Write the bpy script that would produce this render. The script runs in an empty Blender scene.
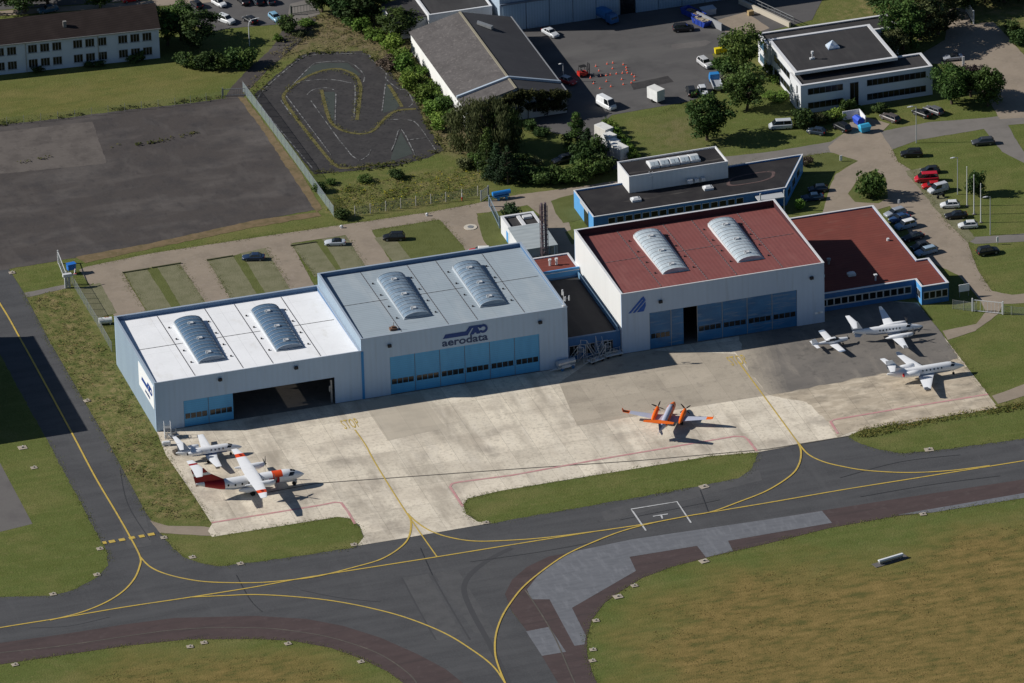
import bpy, bmesh, math, random
import numpy as np
from mathutils import Vector, Matrix, noise
from mathutils.geometry import tessellate_polygon

random.seed(11)
rng = np.random.default_rng(11)
scene = bpy.context.scene
COL = scene.collection
R = math.radians

# ------------------------------------------------------------------ camera (300 mm lens from a light aircraft)
W, H, F = 1024, 683, 8500.0
PITCH, ROLL, YAW = 0.458617307, -0.0292863238, 0.279435719
CAM = Vector((-326.016859, -1378.15536, 715.094948))
fw = Vector((math.sin(YAW)*math.cos(PITCH), math.cos(YAW)*math.cos(PITCH), -math.sin(PITCH)))
r0 = Vector((math.cos(YAW), -math.sin(YAW), 0)); u0 = r0.cross(fw)
rt = r0*math.cos(ROLL) + u0*math.sin(ROLL)
up = u0*math.cos(ROLL) - r0*math.sin(ROLL)

def G(u, v, z=0.0):
    """survey helper: point of the horizontal plane at height z seen at photo position (u, v)"""
    d = fw + rt*((u-W/2)/F) - up*((v-H/2)/F)
    p = CAM + d*((z-CAM.z)/d.z)
    return Vector((p.x, p.y, z))

cam = bpy.data.cameras.new('camera')
cam.sensor_width = 36.0; cam.lens = F/W*36.0
cam.clip_start = 50; cam.clip_end = 20000
co = bpy.data.objects.new('camera', cam); COL.objects.link(co)
co.matrix_world = Matrix(((rt.x, up.x, -fw.x, CAM.x), (rt.y, up.y, -fw.y, CAM.y), (rt.z, up.z, -fw.z, CAM.z), (0, 0, 0, 1)))
scene.camera = co

# ------------------------------------------------------------------ daylight
SUN_EL, SUN_AZ = R(31.5), R(162.5)
sd = Vector((math.cos(SUN_EL)*math.cos(SUN_AZ), math.cos(SUN_EL)*math.sin(SUN_AZ), math.sin(SUN_EL)))
sl = bpy.data.lights.new('sun', 'SUN'); sl.energy = 5.0; sl.angle = R(0.5); sl.color = (1.0, 0.965, 0.90)
so = bpy.data.objects.new('sun', sl); COL.objects.link(so); so.rotation_euler = sd.to_track_quat('Z', 'Y').to_euler()
wd = bpy.data.worlds.new("World"); scene.world = wd; wd.use_nodes = True
nt = wd.node_tree; nt.nodes.clear()
sky = nt.nodes.new('ShaderNodeTexSky'); sky.sky_type = 'NISHITA'; sky.sun_disc = False
sky.sun_elevation = SUN_EL; sky.sun_rotation = R(90) - SUN_AZ
sky.altitude = 100; sky.air_density = 1.0; sky.dust_density = 0.3; sky.ozone_density = 3.0
bg = nt.nodes.new('ShaderNodeBackground'); bg.inputs[1].default_value = 0.05; sky.ozone_density = 4.0
wo = nt.nodes.new('ShaderNodeOutputWorld')
nt.links.new(sky.outputs[0], bg.inputs[0]); nt.links.new(bg.outputs[0], wo.inputs[0])
scene.view_settings.view_transform = 'Standard'; scene.view_settings.look = 'None'
scene.view_settings.exposure = 0; scene.view_settings.gamma = 1
scene.render.engine = 'CYCLES'
scene.cycles.max_bounces = 6; scene.cycles.diffuse_bounces = 2; scene.cycles.transparent_max_bounces = 12

# ------------------------------------------------------------------ materials
MATS = {}
def mat(name, base, layers=(), rough=0.8, metal=0.0, bump=0.0, bump_scale=8.0, spec=0.3, rib=None, brick=None, attr=None, coord='pos', trans=0.0, alpha=None, coat=0.0):
    """base colour + a stack of noise layers: (colour, scale(x,y,z), lo, hi, amount)"""
    if name in MATS: return MATS[name]
    m = bpy.data.materials.new(name); m.use_nodes = True; MATS[name] = m
    t = m.node_tree; N = t.nodes; L = t.links
    b = N['Principled BSDF']
    b.inputs['Roughness'].default_value = rough; b.inputs['Metallic'].default_value = metal
    b.inputs['Specular IOR Level'].default_value = spec
    if coat: b.inputs['Coat Weight'].default_value = coat
    if coord == 'pos':
        g = N.new('ShaderNodeNewGeometry'); vec = g.outputs['Position']
    else:
        g = N.new('ShaderNodeTexCoord'); vec = g.outputs['Object']
    rgb = N.new('ShaderNodeRGB'); rgb.outputs[0].default_value = (*base, 1); cur = rgb.outputs[0]
    def mixc(a, fac, colr):
        mx = N.new('ShaderNodeMix'); mx.data_type = 'RGBA'
        L.new(fac, mx.inputs[0]); L.new(a, mx.inputs[6])
        if isinstance(colr, tuple): mx.inputs[7].default_value = (*colr, 1)
        else: L.new(colr, mx.inputs[7])
        return mx.outputs[2]
    for a in (attr or ()):
        an = N.new('ShaderNodeAttribute'); an.attribute_name = a[0]
        colr = a[1]
        cur = mixc(cur, an.outputs['Fac'], colr)
    for i, (c2, sc, lo, hi, amt) in enumerate(layers):
        mp = N.new('ShaderNodeMapping'); mp.inputs['Scale'].default_value = sc if isinstance(sc, tuple) else (sc,)*3
        mp.inputs['Location'].default_value = (i*7.3, i*3.1, i*1.7)
        L.new(vec, mp.inputs[0])
        n = N.new('ShaderNodeTexNoise'); n.inputs['Scale'].default_value = 1.0; n.inputs['Detail'].default_value = 5.0
        n.inputs['Roughness'].default_value = 0.6
        L.new(mp.outputs[0], n.inputs['Vector'])
        r = N.new('ShaderNodeMapRange'); r.inputs[1].default_value = lo; r.inputs[2].default_value = hi; r.inputs[4].default_value = amt
        L.new(n.outputs[0], r.inputs[0])
        cur = mixc(cur, r.outputs[0], c2)
    if brick:
        bw, bh, mort, c1, c2, cm, amt = brick
        bt = N.new('ShaderNodeTexBrick'); bt.offset = 0.0; bt.inputs['Scale'].default_value = 1.0
        bt.inputs['Brick Width'].default_value = bw; bt.inputs['Row Height'].default_value = bh
        bt.inputs['Mortar Size'].default_value = mort; bt.inputs['Mortar Smooth'].default_value = 0.4
        bt.inputs['Color1'].default_value = (c1,)*3+(1,); bt.inputs['Color2'].default_value = (c2,)*3+(1,); bt.inputs['Mortar'].default_value = (cm,)*3+(1,)
        L.new(vec, bt.inputs['Vector'])
        mx = N.new('ShaderNodeMix'); mx.data_type = 'RGBA'; mx.blend_type = 'MULTIPLY'; mx.inputs[0].default_value = amt
        L.new(cur, mx.inputs[6]); L.new(bt.outputs['Color'], mx.inputs[7]); cur = mx.outputs[2]
    hsrc = None
    if rib:
        axis, period, depth = rib
        sx = N.new('ShaderNodeSeparateXYZ'); L.new(vec, sx.inputs[0])
        mm = N.new('ShaderNodeMath'); mm.operation = 'MULTIPLY'; mm.inputs[1].default_value = 2*math.pi/period; L.new(sx.outputs[axis], mm.inputs[0])
        sn = N.new('ShaderNodeMath'); sn.operation = 'SINE'; L.new(mm.outputs[0], sn.inputs[0])
        r = N.new('ShaderNodeMapRange'); r.inputs[1].default_value = -1; r.inputs[2].default_value = 1; r.inputs[3].default_value = 1-depth; r.inputs[4].default_value = 1.0
        L.new(sn.outputs[0], r.inputs[0])
        mx = N.new('ShaderNodeMix'); mx.data_type = 'RGBA'; mx.blend_type = 'MULTIPLY'; mx.inputs[0].default_value = 1
        L.new(cur, mx.inputs[6]); L.new(r.outputs[0], mx.inputs[7]); cur = mx.outputs[2]
    L.new(cur, b.inputs['Base Color'])
    if bump:
        n = N.new('ShaderNodeTexNoise'); n.inputs['Scale'].default_value = bump_scale; n.inputs['Detail'].default_value = 4
        L.new(vec, n.inputs['Vector'])
        bp = N.new('ShaderNodeBump'); bp.inputs['Strength'].default_value = bump; bp.inputs['Distance'].default_value = 0.15
        L.new(n.outputs[0], bp.inputs['Height']); L.new(bp.outputs[0], b.inputs['Normal'])
    if trans:
        b.inputs['Transmission Weight'].default_value = 0
        tr = N.new('ShaderNodeBsdfTranslucent'); L.new(cur, tr.inputs[0])
        ms = N.new('ShaderNodeMixShader'); ms.inputs[0].default_value = trans
        L.new(b.outputs[0], ms.inputs[1]); L.new(tr.outputs[0], ms.inputs[2]); L.new(ms.outputs[0], N['Material Output'].inputs[0])
    if alpha is not None:
        tr = N.new('ShaderNodeBsdfTransparent')
        ms = N.new('ShaderNodeMixShader'); ms.inputs[0].default_value = alpha
        L.new(tr.outputs[0], ms.inputs[1]); L.new(b.outputs[0], ms.inputs[2]); L.new(ms.outputs[0], N['Material Output'].inputs[0])
    return m

def paint(c, rough=0.35, metal=0.0):
    n = 'paint_%02x%02x%02x_%d' % (int(c[0]*255), int(c[1]*255), int(c[2]*255), int(rough*100))
    return mat(n, c, [((c[0]*.8, c[1]*.8, c[2]*.8), 1.5, .45, .8, .5)], rough=rough, metal=metal, spec=0.5, coord='obj')

# ------------------------------------------------------------------ mesh builder
class MB:
    def __init__(s): s.v = []; s.f = []; s.m = []; s.mi = 0
    def vert(s, *p): s.v.append(tuple(p)); return len(s.v)-1
    def face(s, ids): s.f.append(list(ids)); s.m.append(s.mi)
    def poly(s, pts):
        i = len(s.v); s.v += [tuple(p) for p in pts]; s.face(range(i, i+len(pts)))
    def box(s, x0, x1, y0, y1, z0, z1, rz=0.0, c=None):
        if c is None: c = (0, 0)
        cs, sn = math.cos(rz), math.sin(rz)
        i = len(s.v)
        for z in (z0, z1):
            for x, y in ((x0, y0), (x1, y0), (x1, y1), (x0, y1)):
                s.v.append((c[0]+x*cs-y*sn, c[1]+x*sn+y*cs, z))
        for q in ((3, 2, 1, 0), (4, 5, 6, 7), (0, 1, 5, 4), (1, 2, 6, 5), (2, 3, 7, 6), (3, 0, 4, 7)): s.face([i+k for k in q])
        return s
    def loft(s, rings, cap0=True, cap1=True, closed=True):
        n = len(rings[0]); base = []
        for r in rings:
            base.append(len(s.v)); s.v += [tuple(p) for p in r]
        for a, b in zip(base[:-1], base[1:]):
            for k in range(n if closed else n-1):
                s.face((a+k, a+(k+1) % n, b+(k+1) % n, b+k))
        if cap0: s.face([base[0]+k for k in reversed(range(n))])
        if cap1: s.face([base[-1]+k for k in range(n)])
        return s
    def tube(s, p0, p1, r0, r1=None, n=8, cap=True):
        if r1 is None: r1 = r0
        p0 = Vector(p0); p1 = Vector(p1); d = (p1-p0)
        if d.length < 1e-6: return s
        q = d.to_track_quat('Z', 'Y')
        ring = lambda p, r: [p + q @ Vector((r*math.cos(2*math.pi*k/n), r*math.sin(2*math.pi*k/n), 0)) for k in range(n)]
        return s.loft([ring(p0, r0), ring(p1, r1)], cap, cap)
    def ell(s, secs, n=14):
        """loft of ellipses along x: (x, zc, ry, rz[, yc])"""
        rings = []
        for q in secs:
            x, zc, ry, rz = q[:4]; yc = q[4] if len(q) > 4 else 0
            rings.append([(x, yc+ry*math.cos(2*math.pi*k/n), zc+rz*math.sin(2*math.pi*k/n)) for k in range(n)])
        return s.loft(rings)
    def prism(s, pts, z0, z1):
        n = len(pts)
        a = sum(pts[i][0]*pts[(i+1) % n][1]-pts[(i+1) % n][0]*pts[i][1] for i in range(n))
        if a < 0: pts = pts[::-1]
        return s.loft([[(p[0], p[1], z0) for p in pts], [(p[0], p[1], z1) for p in pts]])
    def mesh(s, name, mats, smooth=False):
        me = bpy.data.meshes.new(name); me.from_pydata(s.v, [], s.f)
        for m in (mats if isinstance(mats, (list, tuple)) else [mats]): me.materials.append(m)
        if any(s.m): me.polygons.foreach_set('material_index', s.m)
        bm = bmesh.new(); bm.from_mesh(me); bmesh.ops.recalc_face_normals(bm, faces=bm.faces); bm.to_mesh(me); bm.free()
        if smooth:
            me.polygons.foreach_set('use_smooth', [True]*len(me.polygons))
            me.set_sharp_from_angle(angle=R(38))
        me.update()
        return me
    def build(s, name, mats, parent=None, smooth=False, label=None):
        o = bpy.data.objects.new(name, s.mesh(name, mats, smooth)); COL.objects.link(o)
        if parent is not None: o.parent = parent
        if label: o['label'] = label
        return o

def tag(o, label, cat, group=None):
    o['label'] = label; o['category'] = cat
    if group: o['group'] = group
    return o
def thing(name, label, cat, loc=(0, 0, 0), rz=0.0, group=None):
    o = bpy.data.objects.new(name, None); COL.objects.link(o)
    o.empty_display_size = 0.5
    o.location = loc; o.rotation_euler = (0, 0, rz)
    return tag(o, label, cat, group)
KIDS = {}
def dup(o, parent=None):
    c = o.copy(); COL.objects.link(c)
    if parent is not None: c.parent = parent
    for ch in [x for x in o.children]: dup(ch, c)
    return c
def clone(o, loc, rz=None, label=None, scale=None):
    c = dup(o); c.location = loc
    if rz is not None: c.rotation_euler = (0, 0, rz)
    if label: c['label'] = label
    if scale is not None: c.scale = scale
    return c

# ------------------------------------------------------------------ ground sheets and lines
def smooth_line(pts, sub=6, closed=False):
    P = [Vector(p) for p in pts]; n = len(P); out = []
    rngi = range(n if closed else n-1)
    for i in rngi:
        p0 = P[(i-1) % n] if closed or i > 0 else P[i]; p1 = P[i]; p2 = P[(i+1) % n]; p3 = P[(i+2) % n] if closed or i+2 < n else P[(i+1) % n]
        for k in range(sub):
            t = k/sub
            out.append(0.5*((2*p1)+(p2-p0)*t+(2*p0-5*p1+4*p2-p3)*t*t+(3*p1-p0-3*p2+p3)*t*t*t))
    if not closed: out.append(P[-1])
    return out
def wpts(px, z=0.0): return [G(u, v, 0).xy.to_3d() for u, v in px]
def sheet(name, px, z, m, rough_edge=0.0, smooth=0, world=False):
    P = [Vector((p[0], p[1], 0)) for p in px] if world else wpts(px)
    if smooth: P = smooth_line(P, smooth, True)
    if rough_edge:
        Q = []
        for a, b in zip(P, P[1:]+P[:1]):
            k = max(1, int((b-a).length/0.9))
            for j in range(k):
                p = a.lerp(b, j/k); nz = noise.noise_vector(p*0.55)+noise.noise_vector(p*1.7)*0.6
                Q.append(p+Vector((nz.x, nz.y, 0))*rough_edge)
        P = Q
    mb = MB(); tr = tessellate_polygon([P])
    mb.v = [(p.x, p.y, z) for p in P]
    for t in tr:
        a, b, c = [P[i] for i in t]
        if (b-a).cross(c-a).z < 0: t = (t[0], t[2], t[1])
        mb.face(t)
    me = bpy.data.meshes.new(name); me.from_pydata(mb.v, [], mb.f); me.materials.append(m); me.update()
    o = bpy.data.objects.new(name, me); COL.objects.link(o); o['kind'] = 'structure'
    return o
def strip_mb(mb, P, w, z):
    n = len(P); L = []; Rr = []
    for i in range(n):
        d = (P[min(i+1, n-1)]-P[max(i-1, 0)]); d.z = 0; d.normalize(); q = Vector((-d.y, d.x, 0))*w/2
        L.append(P[i]+q); Rr.append(P[i]-q)
    i0 = len(mb.v)
    for i in range(n): mb.v += [(Rr[i].x, Rr[i].y, z), (L[i].x, L[i].y, z)]
    for i in range(n-1): mb.face((i0+2*i, i0+2*i+2, i0+2*i+3, i0+2*i+1))
def line(name, pxs, w, z, m, smooth=6):
    mb = MB()
    for i_, px in enumerate(pxs):
        P = wpts(px)
        if smooth and len(P) > 2: P = smooth_line(P, smooth)
        strip_mb(mb, P, w, z+.005*i_)
    me = bpy.data.meshes.new(name); me.from_pydata(mb.v, [], mb.f); me.materials.append(m)
    o = bpy.data.objects.new(name, me); COL.objects.link(o); o['kind'] = 'structure'
    return o
def inside(p, poly):
    x, y = p[0], p[1]; c = False; j = len(poly)-1
    for i in range(len(poly)):
        xi, yi = poly[i][0], poly[i][1]; xj, yj = poly[j][0], poly[j][1]
        if (yi > y) != (yj > y) and x < (xj-xi)*(y-yi)/(yj-yi)+xi: c = not c
        j = i
    return c
# ------------------------------------------------------------------ ground sheet with grown-over zones
DRY = [(1060, 520), (1024, 523), (985, 528), (953, 534), (943, 545), (908, 562), (873, 569), (818, 568), (808, 562), (768, 571), (720, 582), (672, 599), (649, 614), (637, 634), (639, 662), (655, 700), (660, 760), (1080, 760)]
DRY2 = [(60, 720), (100, 676), (140, 664), (200, 658), (256, 656), (300, 657), (335, 668), (360, 700), (365, 730)]
DRY3 = [(-30, 128), (0, 122), (75, 112), (130, 100), (190, 88), (250, 70), (240, 62), (160, 62), (0, 85), (-30, 90)]
WEED = [(18, 292), (70, 284), (115, 362), (157, 434), (212, 525), (150, 521), (87, 420), (50, 345)]
SCRUB = [(268, 58), (300, 20), (340, 12), (405, 30), (420, 60), (470, 120), (475, 160), (440, 152), (415, 100), (390, 70), (364, 50), (313, 50)]
MEADOW = [(322, 212), (335, 186), (400, 176), (482, 164), (484, 200), (430, 207), (340, 221)]
VERGE = [(848, 436), (863, 426), (943, 414), (1000, 402), (1050, 392), (1050, 412), (1000, 416), (930, 425), (865, 440)]
FARWEED = [(820, 18), (850, 0), (900, -10), (900, 20), (860, 22)]
FIELDR = [(985, -10), (1050, -10), (1050, 60), (1024, 48), (1000, 20), (975, 12)]
def wz(p): return [(q.x, q.y) for q in wpts(p)]
def sdist(px, poly):
    """signed distance (inside positive) for arrays of points"""
    X, Y = px[:, 0], px[:, 1]; d = np.full(len(X), 1e9); ins = np.zeros(len(X), bool); n = len(poly)
    for i in range(n):
        ax, ay = poly[i]; bx, by = poly[(i+1) % n]
        ex, ey = bx-ax, by-ay; t = np.clip(((X-ax)*ex+(Y-ay)*ey)/(ex*ex+ey*ey+1e-12), 0, 1)
        d = np.minimum(d, np.hypot(X-ax-t*ex, Y-ay-t*ey))
        cnd = ((ay > Y) != (by > Y)); xx = (bx-ax)*(Y-ay)/((by-ay) if by != ay else 1e-12)+ax
        ins ^= cnd & (X < xx)
    return np.where(ins, d, -d)
xs = np.concatenate([[-4000, -1500, -500, -200], np.arange(-90, 262, 1.3), [350, 600, 1500, 4000]])
ys = np.concatenate([[-4000, -1500, -500, -230], np.arange(-175, 270, 1.6), [350, 600, 1500, 4000]])
nx, ny = len(xs), len(ys)
gx, gy = np.meshgrid(xs, ys)
pts = np.stack([gx.ravel(), gy.ravel(), np.zeros(nx*ny)], 1)
me = bpy.data.meshes.new('ground')
ii = np.arange((nx-1)*(ny-1)); cx = ii % (nx-1); cy = ii//(nx-1); a = cy*nx+cx
fc = np.stack([a, a+1, a+1+nx, a+nx], 1)
def np_mesh(me, verts, faces):
    nf, k = faces.shape
    me.vertices.add(len(verts)); me.vertices.foreach_set('co', verts.astype(np.float32).ravel())
    me.loops.add(nf*k); me.loops.foreach_set('vertex_index', faces.astype(np.int32).ravel())
    me.polygons.add(nf); me.polygons.foreach_set('loop_start', np.arange(0, nf*k, k, dtype=np.int32))
    me.update(calc_edges=True); me.validate()
np_mesh(me, pts, fc)
nz = np.array([noise.noise(Vector((x*.09, y*.09, 3)))+.5*noise.noise(Vector((x*.3, y*.3, 9))) for x, y in pts[:, :2]]) if True else 0
def soft(poly, w, k): return np.clip((sdist(pts[:, :2], wz(poly))+nz*k)/w*.5+.5, 0, 1)
dry = np.maximum(soft(DRY, 8, 7), np.maximum(soft(DRY2, 7, 6)*.9, soft(DRY3, 6, 6)*.28))
weed = np.maximum.reduce([soft(WEED, 2, 2), soft(MEADOW, 2, 2)*.8, soft(VERGE, 1.5, 1), soft(FARWEED, 3, 3), soft(FIELDR, 4, 3)])
bare = np.maximum(soft(SCRUB, 3, 4), .55*soft([(655, 128), (690, 112), (700, 135), (690, 150), (660, 146)], 6, 6))
for nme, arr in (('dry', dry), ('weed', weed), ('bare', bare)):
    at = me.attributes.new(nme, 'FLOAT', 'POINT'); at.data.foreach_set('value', arr.astype(np.float32))
mg = mat('turf', (.118, .143, .040),
         [((.10, .12, .030), .30, .42, .66, .8), ((.19, .175, .066), (.08, .12, .1), .48, .70, .75), ((.165, .17, .055), (.035, .55, 1), .5, .68, .5), ((.065, .075, .022), 2.2, .52, .72, .55), ((.21, .185, .08), 1.1, .56, .76, .6), ((.07, .085, .025), 4.5, .5, .7, .55)],
         rough=.95, bump=.6, bump_scale=3.0, spec=.08)
# zone colours mixed in after the lawn: the attribute nodes are chained at the end
def zone_mix(m, zones):
    t = m.node_tree; N = t.nodes; L = t.links; b = N['Principled BSDF']
    cur = b.inputs['Base Color'].links[0].from_socket
    g = N.new('ShaderNodeNewGeometry')
    for nm, c1, c2, c3, sc in zones:
        n1 = N.new('ShaderNodeTexNoise'); n1.inputs['Scale'].default_value = 1.0; n1.inputs['Detail'].default_value = 8; n1.inputs['Roughness'].default_value = .68
        mp = N.new('ShaderNodeMapping'); mp.inputs['Scale'].default_value = sc if isinstance(sc, tuple) else (sc,)*3; L.new(g.outputs['Position'], mp.inputs[0]); L.new(mp.outputs[0], n1.inputs['Vector'])
        cr = N.new('ShaderNodeValToRGB'); e = cr.color_ramp.elements
        e[0].position = .36; e[0].color = (*c1, 1); e[1].position = .66; e[1].color = (*c3, 1)
        x = e.new(.5); x.color = (*c2, 1)
        L.new(n1.outputs[0], cr.inputs[0])
        an = N.new('ShaderNodeAttribute'); an.attribute_name = nm
        mx = N.new('ShaderNodeMix'); mx.data_type = 'RGBA'; L.new(an.outputs['Fac'], mx.inputs[0]); L.new(cur, mx.inputs[6]); L.new(cr.outputs[0], mx.inputs[7]); cur = mx.outputs[2]
    L.new(cur, b.inputs['Base Color'])
zone_mix(mg, [('bare', (.07, .085, .028), (.165, .135, .07), (.22, .175, .11), .5),
              ('weed', (.085, .11, .03), (.155, .15, .055), (.26, .205, .10), .5),
              ('dry', (.112, .104, .034), (.192, .143, .05), (.255, .182, .068), (.22, .5, 1))])  # dry field also darkened in colour for the dim light there
me.materials.append(mg)
go = bpy.data.objects.new('ground', me); COL.objects.link(go); go['kind'] = 'structure'

# ------------------------------------------------------------------ paved surfaces
asphalt = mat('taxiway_asphalt', (.088, .088, .092), [((.064, .064, .068), (.05, .4, 1), .4, .65, .8), ((.11, .11, .113), (.35, .03, 1), .55, .78, .55), ((.056, .056, .06), .12, .5, .72, .6), ((.105, .105, .108), 3.0, .45, .7, .5), ((.055, .055, .058), (.9, .9, 1), .62, .74, .6), ((.115, .113, .111), (.10, .04, 1), .6, .8, .4)], rough=.85, spec=.2, bump=.15, bump_scale=5)
asphalt_old = mat('yard_asphalt', (.076, .066, .062), [((.135, .12, .112), (.045, .12, 1), .48, .70, .85), ((.05, .047, .049), .25, .45, .7, .6), ((.125, .112, .105), (.25, .10, 1), .55, .74, .5), ((.04, .036, .037), (.8, .35, 1), .56, .74, .5), ((.09, .083, .083), 2.5, .5, .7, .5)], rough=.9, spec=.15)
kart = mat('track_asphalt', (.050, .047, .048), [((.075, .07, .069), .3, .45, .7, .7), ((.02, .02, .022), 1.3, .5, .7, .5)], rough=.9, spec=.15)
yard2 = mat('works_yard_asphalt', (.105, .10, .10), [((.135, .13, .125), (.05, .2, 1), .45, .7, .8), ((.075, .072, .073), .2, .5, .7, .6), ((.10, .096, .09), 1.4, .6, .8, .5)], rough=.9, spec=.15)
pale = mat('pale_asphalt', (.15, .14, .134), [((.11, .10, .10), .2, .45, .7, .8), ((.14, .13, .125), 1.2, .55, .75, .5)], rough=.9, spec=.15)
road_gray = mat('road_asphalt', (.20, .183, .168), [((.155, .143, .13), .25, .45, .7, .8), ((.2, .185, .165), 1.6, .55, .75, .5)], rough=.9, spec=.15)
concrete = mat('apron_concrete', (.82, .73, .59), [((.56, .485, .39), (.07, .16, 1), .42, .66, .75), ((.84, .76, .63), (.5, .05, 1), .5, .75, .6), ((.36, .31, .25), (.25, .05, 1), .50, .72, .75), ((.44, .38, .30), 1.6, .50, .72, .65), ((.34, .295, .245), (.11, .11, 1), .54, .70, .7), ((.78, .70, .59), (.9, .12, 1), .56, .74, .6), ((.40, .35, .285), 4.5, .55, .75, .5)], rough=.88, spec=.2,
               brick=(5.0, 7.5, .05, 1.0, .80, .58, .85))
conc_patch = mat('stained_concrete', (.48, .415, .33), [((.37, .32, .255), (.12, .2, 1), .45, .68, .75), ((.50, .43, .34), (.5, .07, 1), .52, .75, .6), ((.24, .21, .18), .5, .56, .74, .6), ((.27, .235, .2), 3.5, .52, .74, .5)], rough=.88, spec=.2, brick=(5.0, 7.5, .04, 1.0, .86, .7, .85))
conc_mid = mat('worn_concrete', (.52, .455, .365), [((.42, .37, .30), (.12, .2, 1), .45, .68, .75), ((.6, .53, .43), (.5, .07, 1), .52, .75, .6)], rough=.88, spec=.2, brick=(5.0, 7.5, .04, 1.0, .9, .75, .8))
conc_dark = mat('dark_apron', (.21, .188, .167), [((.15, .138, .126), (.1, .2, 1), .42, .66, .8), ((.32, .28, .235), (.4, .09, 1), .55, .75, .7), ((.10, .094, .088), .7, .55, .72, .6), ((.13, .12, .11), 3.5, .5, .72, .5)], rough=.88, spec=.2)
conc_lower = mat('weathered_concrete', (.50, .42, .32), [((.68, .585, .455), (.25, .5, 1), .45, .65, .85), ((.27, .23, .18), (.2, .35, 1), .5, .7, .8), ((.2, .175, .14), 1.1, .56, .75, .6)], rough=.9, spec=.15, brick=(6.0, 5.0, .05, 1.0, .88, .6, .8))
beige = mat('beige_paving', (.305, .25, .195), [((.24, .198, .156), .18, .42, .68, .8), ((.34, .285, .235), 1.3, .5, .75, .6), ((.18, .165, .12), .6, .6, .78, .6)], rough=.92, spec=.12)
stall = mat('grass_pavers', (.20, .19, .118), [((.145, .145, .08), .4, .42, .66, .8), ((.17, .165, .10), 1.4, .52, .74, .6)], rough=.95, spec=.08, bump=.4, bump_scale=4)
lawn = mat('mown_lawn', (.122, .135, .048), [((.095, .108, .034), .4, .42, .66, .8), ((.125, .13, .04), .9, .55, .75, .6)], rough=.95, spec=.08, bump=.5, bump_scale=3)
soil = mat('bare_soil', (.20, .145, .085), [((.12, .10, .05), .5, .42, .66, .8), ((.26, .20, .13), 1.4, .55, .75, .6)], rough=.95, spec=.08)
brown = mat('red_shoulder', (.088, .064, .063), [((.07, .052, .052), (.2, .5, 1), .42, .68, .8), ((.115, .09, .088), .8, .55, .75, .6), ((.06, .048, .048), (.05, .8, 1), .55, .7, .6)], rough=.9, spec=.15)
bluegray = mat('repaired_asphalt', (.165, .17, .187), [((.13, .135, .15), (.3, 1.2, 1), .42, .68, .8), ((.225, .23, .25), (1.1, .3, 1), .5, .72, .6)], rough=.9, spec=.15)
yellow = mat('yellow_line_paint', (.58, .41, .08), [((.36, .28, .11), 1.0, .45, .72, .8), ((.2, .17, .11), 3.5, .56, .72, .7)], rough=.8)
white_line = mat('white_line_paint', (.55, .55, .55), [((.3, .3, .3), 1.0, .45, .7, .7)], rough=.8)
pink = mat('faded_red_line', (.55, .27, .27), [((.5, .38, .34), .8, .45, .7, .8)], rough=.85)
slot = mat('drain_slot', (.10, .09, .078), [((.2, .175, .14), .4, .5, .75, .7)], rough=.9)

# taxiways: one asphalt sheet, islands of turf laid back over it
sheet('taxiway', [(-40, 190), (-12, 236), (10, 271), (24, 293), (50, 342), (87, 406), (107, 440), (146, 513), (160, 533), (183, 557), (212, 537), (340, 518), (490, 490), (757, 448), (850, 430), (900, 440), (1060, 408), (1060, 472), (1024, 480), (893, 500), (823, 511), (768, 520), (632, 540), (572, 553), (549, 557), (527, 568), (512, 581), (505, 594), (512, 612), (527, 631), (542, 656), (558, 683), (590, 740), (480, 740), (464, 684), (446, 670), (418, 655), (381, 638), (343, 626), (306, 619), (256, 616), (175, 618), (125, 625), (62, 635), (0, 644), (-60, 652)], .02, asphalt)
sheet('taxiway_shoulder', [(-60, 652), (0, 643), (62, 634.5), (125, 624.5), (175, 618), (256, 616), (306, 619), (343, 626), (381, 638), (418, 654.5), (446, 669.5), (464, 684), (480, 740), (430, 740), (403, 683), (388, 672), (363, 659.5), (331, 648), (293, 641), (256, 639), (187, 639.5), (125, 646), (50, 657), (0, 664.5), (-60, 673)], .03, brown)
sheet('taxiway_shoulder', [(1060, 472), (1024, 479.5), (893, 499.5), (823, 510.5), (768, 519.5), (632, 539.5), (572, 552.5), (549, 556.5), (527, 567), (512, 580), (505, 594), (512, 611.5), (527, 631), (542, 656), (558, 683), (590, 740), (620, 740), (597, 683), (592, 672), (587, 654), (587, 637), (592, 619.5), (604.5, 603), (619.5, 592), (642, 578), (672, 567), (709.5, 557), (768, 543.5), (830, 528), (898, 516), (933, 512.5), (1024, 498), (1060, 492)], .03, brown)
sheet('asphalt_patch', [(572, 552), (632, 539.5), (768, 519.5), (822, 511), (832, 523), (768, 534), (728, 541), (733, 551), (706, 557.5), (697, 546), (629.5, 557), (636, 571), (572, 608), (586, 636), (584.5, 644.5), (574.5, 646), (549.5, 599.5), (531, 599.5), (527, 589.5), (537, 577), (554.5, 562)], .04, bluegray)
sheet('asphalt_patch', [(526, 631.5), (549.5, 627), (566, 652), (542, 656)], .04, bluegray)
sheet('asphalt_patch', [(897, 515), (1060, 487), (1060, 492), (1024, 498), (933, 512.5)], .04, bluegray)
dark_lane = mat('tyre_track_asphalt', (.066, .066, .07), [((.065, .065, .07), .4, .4, .65, .8)], rough=.85, spec=.2)
line('tyre_track', [[(512, 548), (490, 559), (470, 575), (464, 590), (472, 612), (490, 645), (512, 690)]], 1.0, .03, dark_lane)
line('asphalt_seam', [[(-20, 664 - 9), (62, 646), (175, 630), (256, 628), (306, 633), (343, 641), (381, 655), (410, 675), (420, 690)], [(525, 590), (540, 612), (556, 640), (575, 683), (590, 705)]], .25, .052, slot)
line('taxiway_edge_joint', [[(402, 578), (420, 612), (436, 640)], [(432, 575), (452, 610), (470, 640)]], .3, .028, dark_lane)
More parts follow.
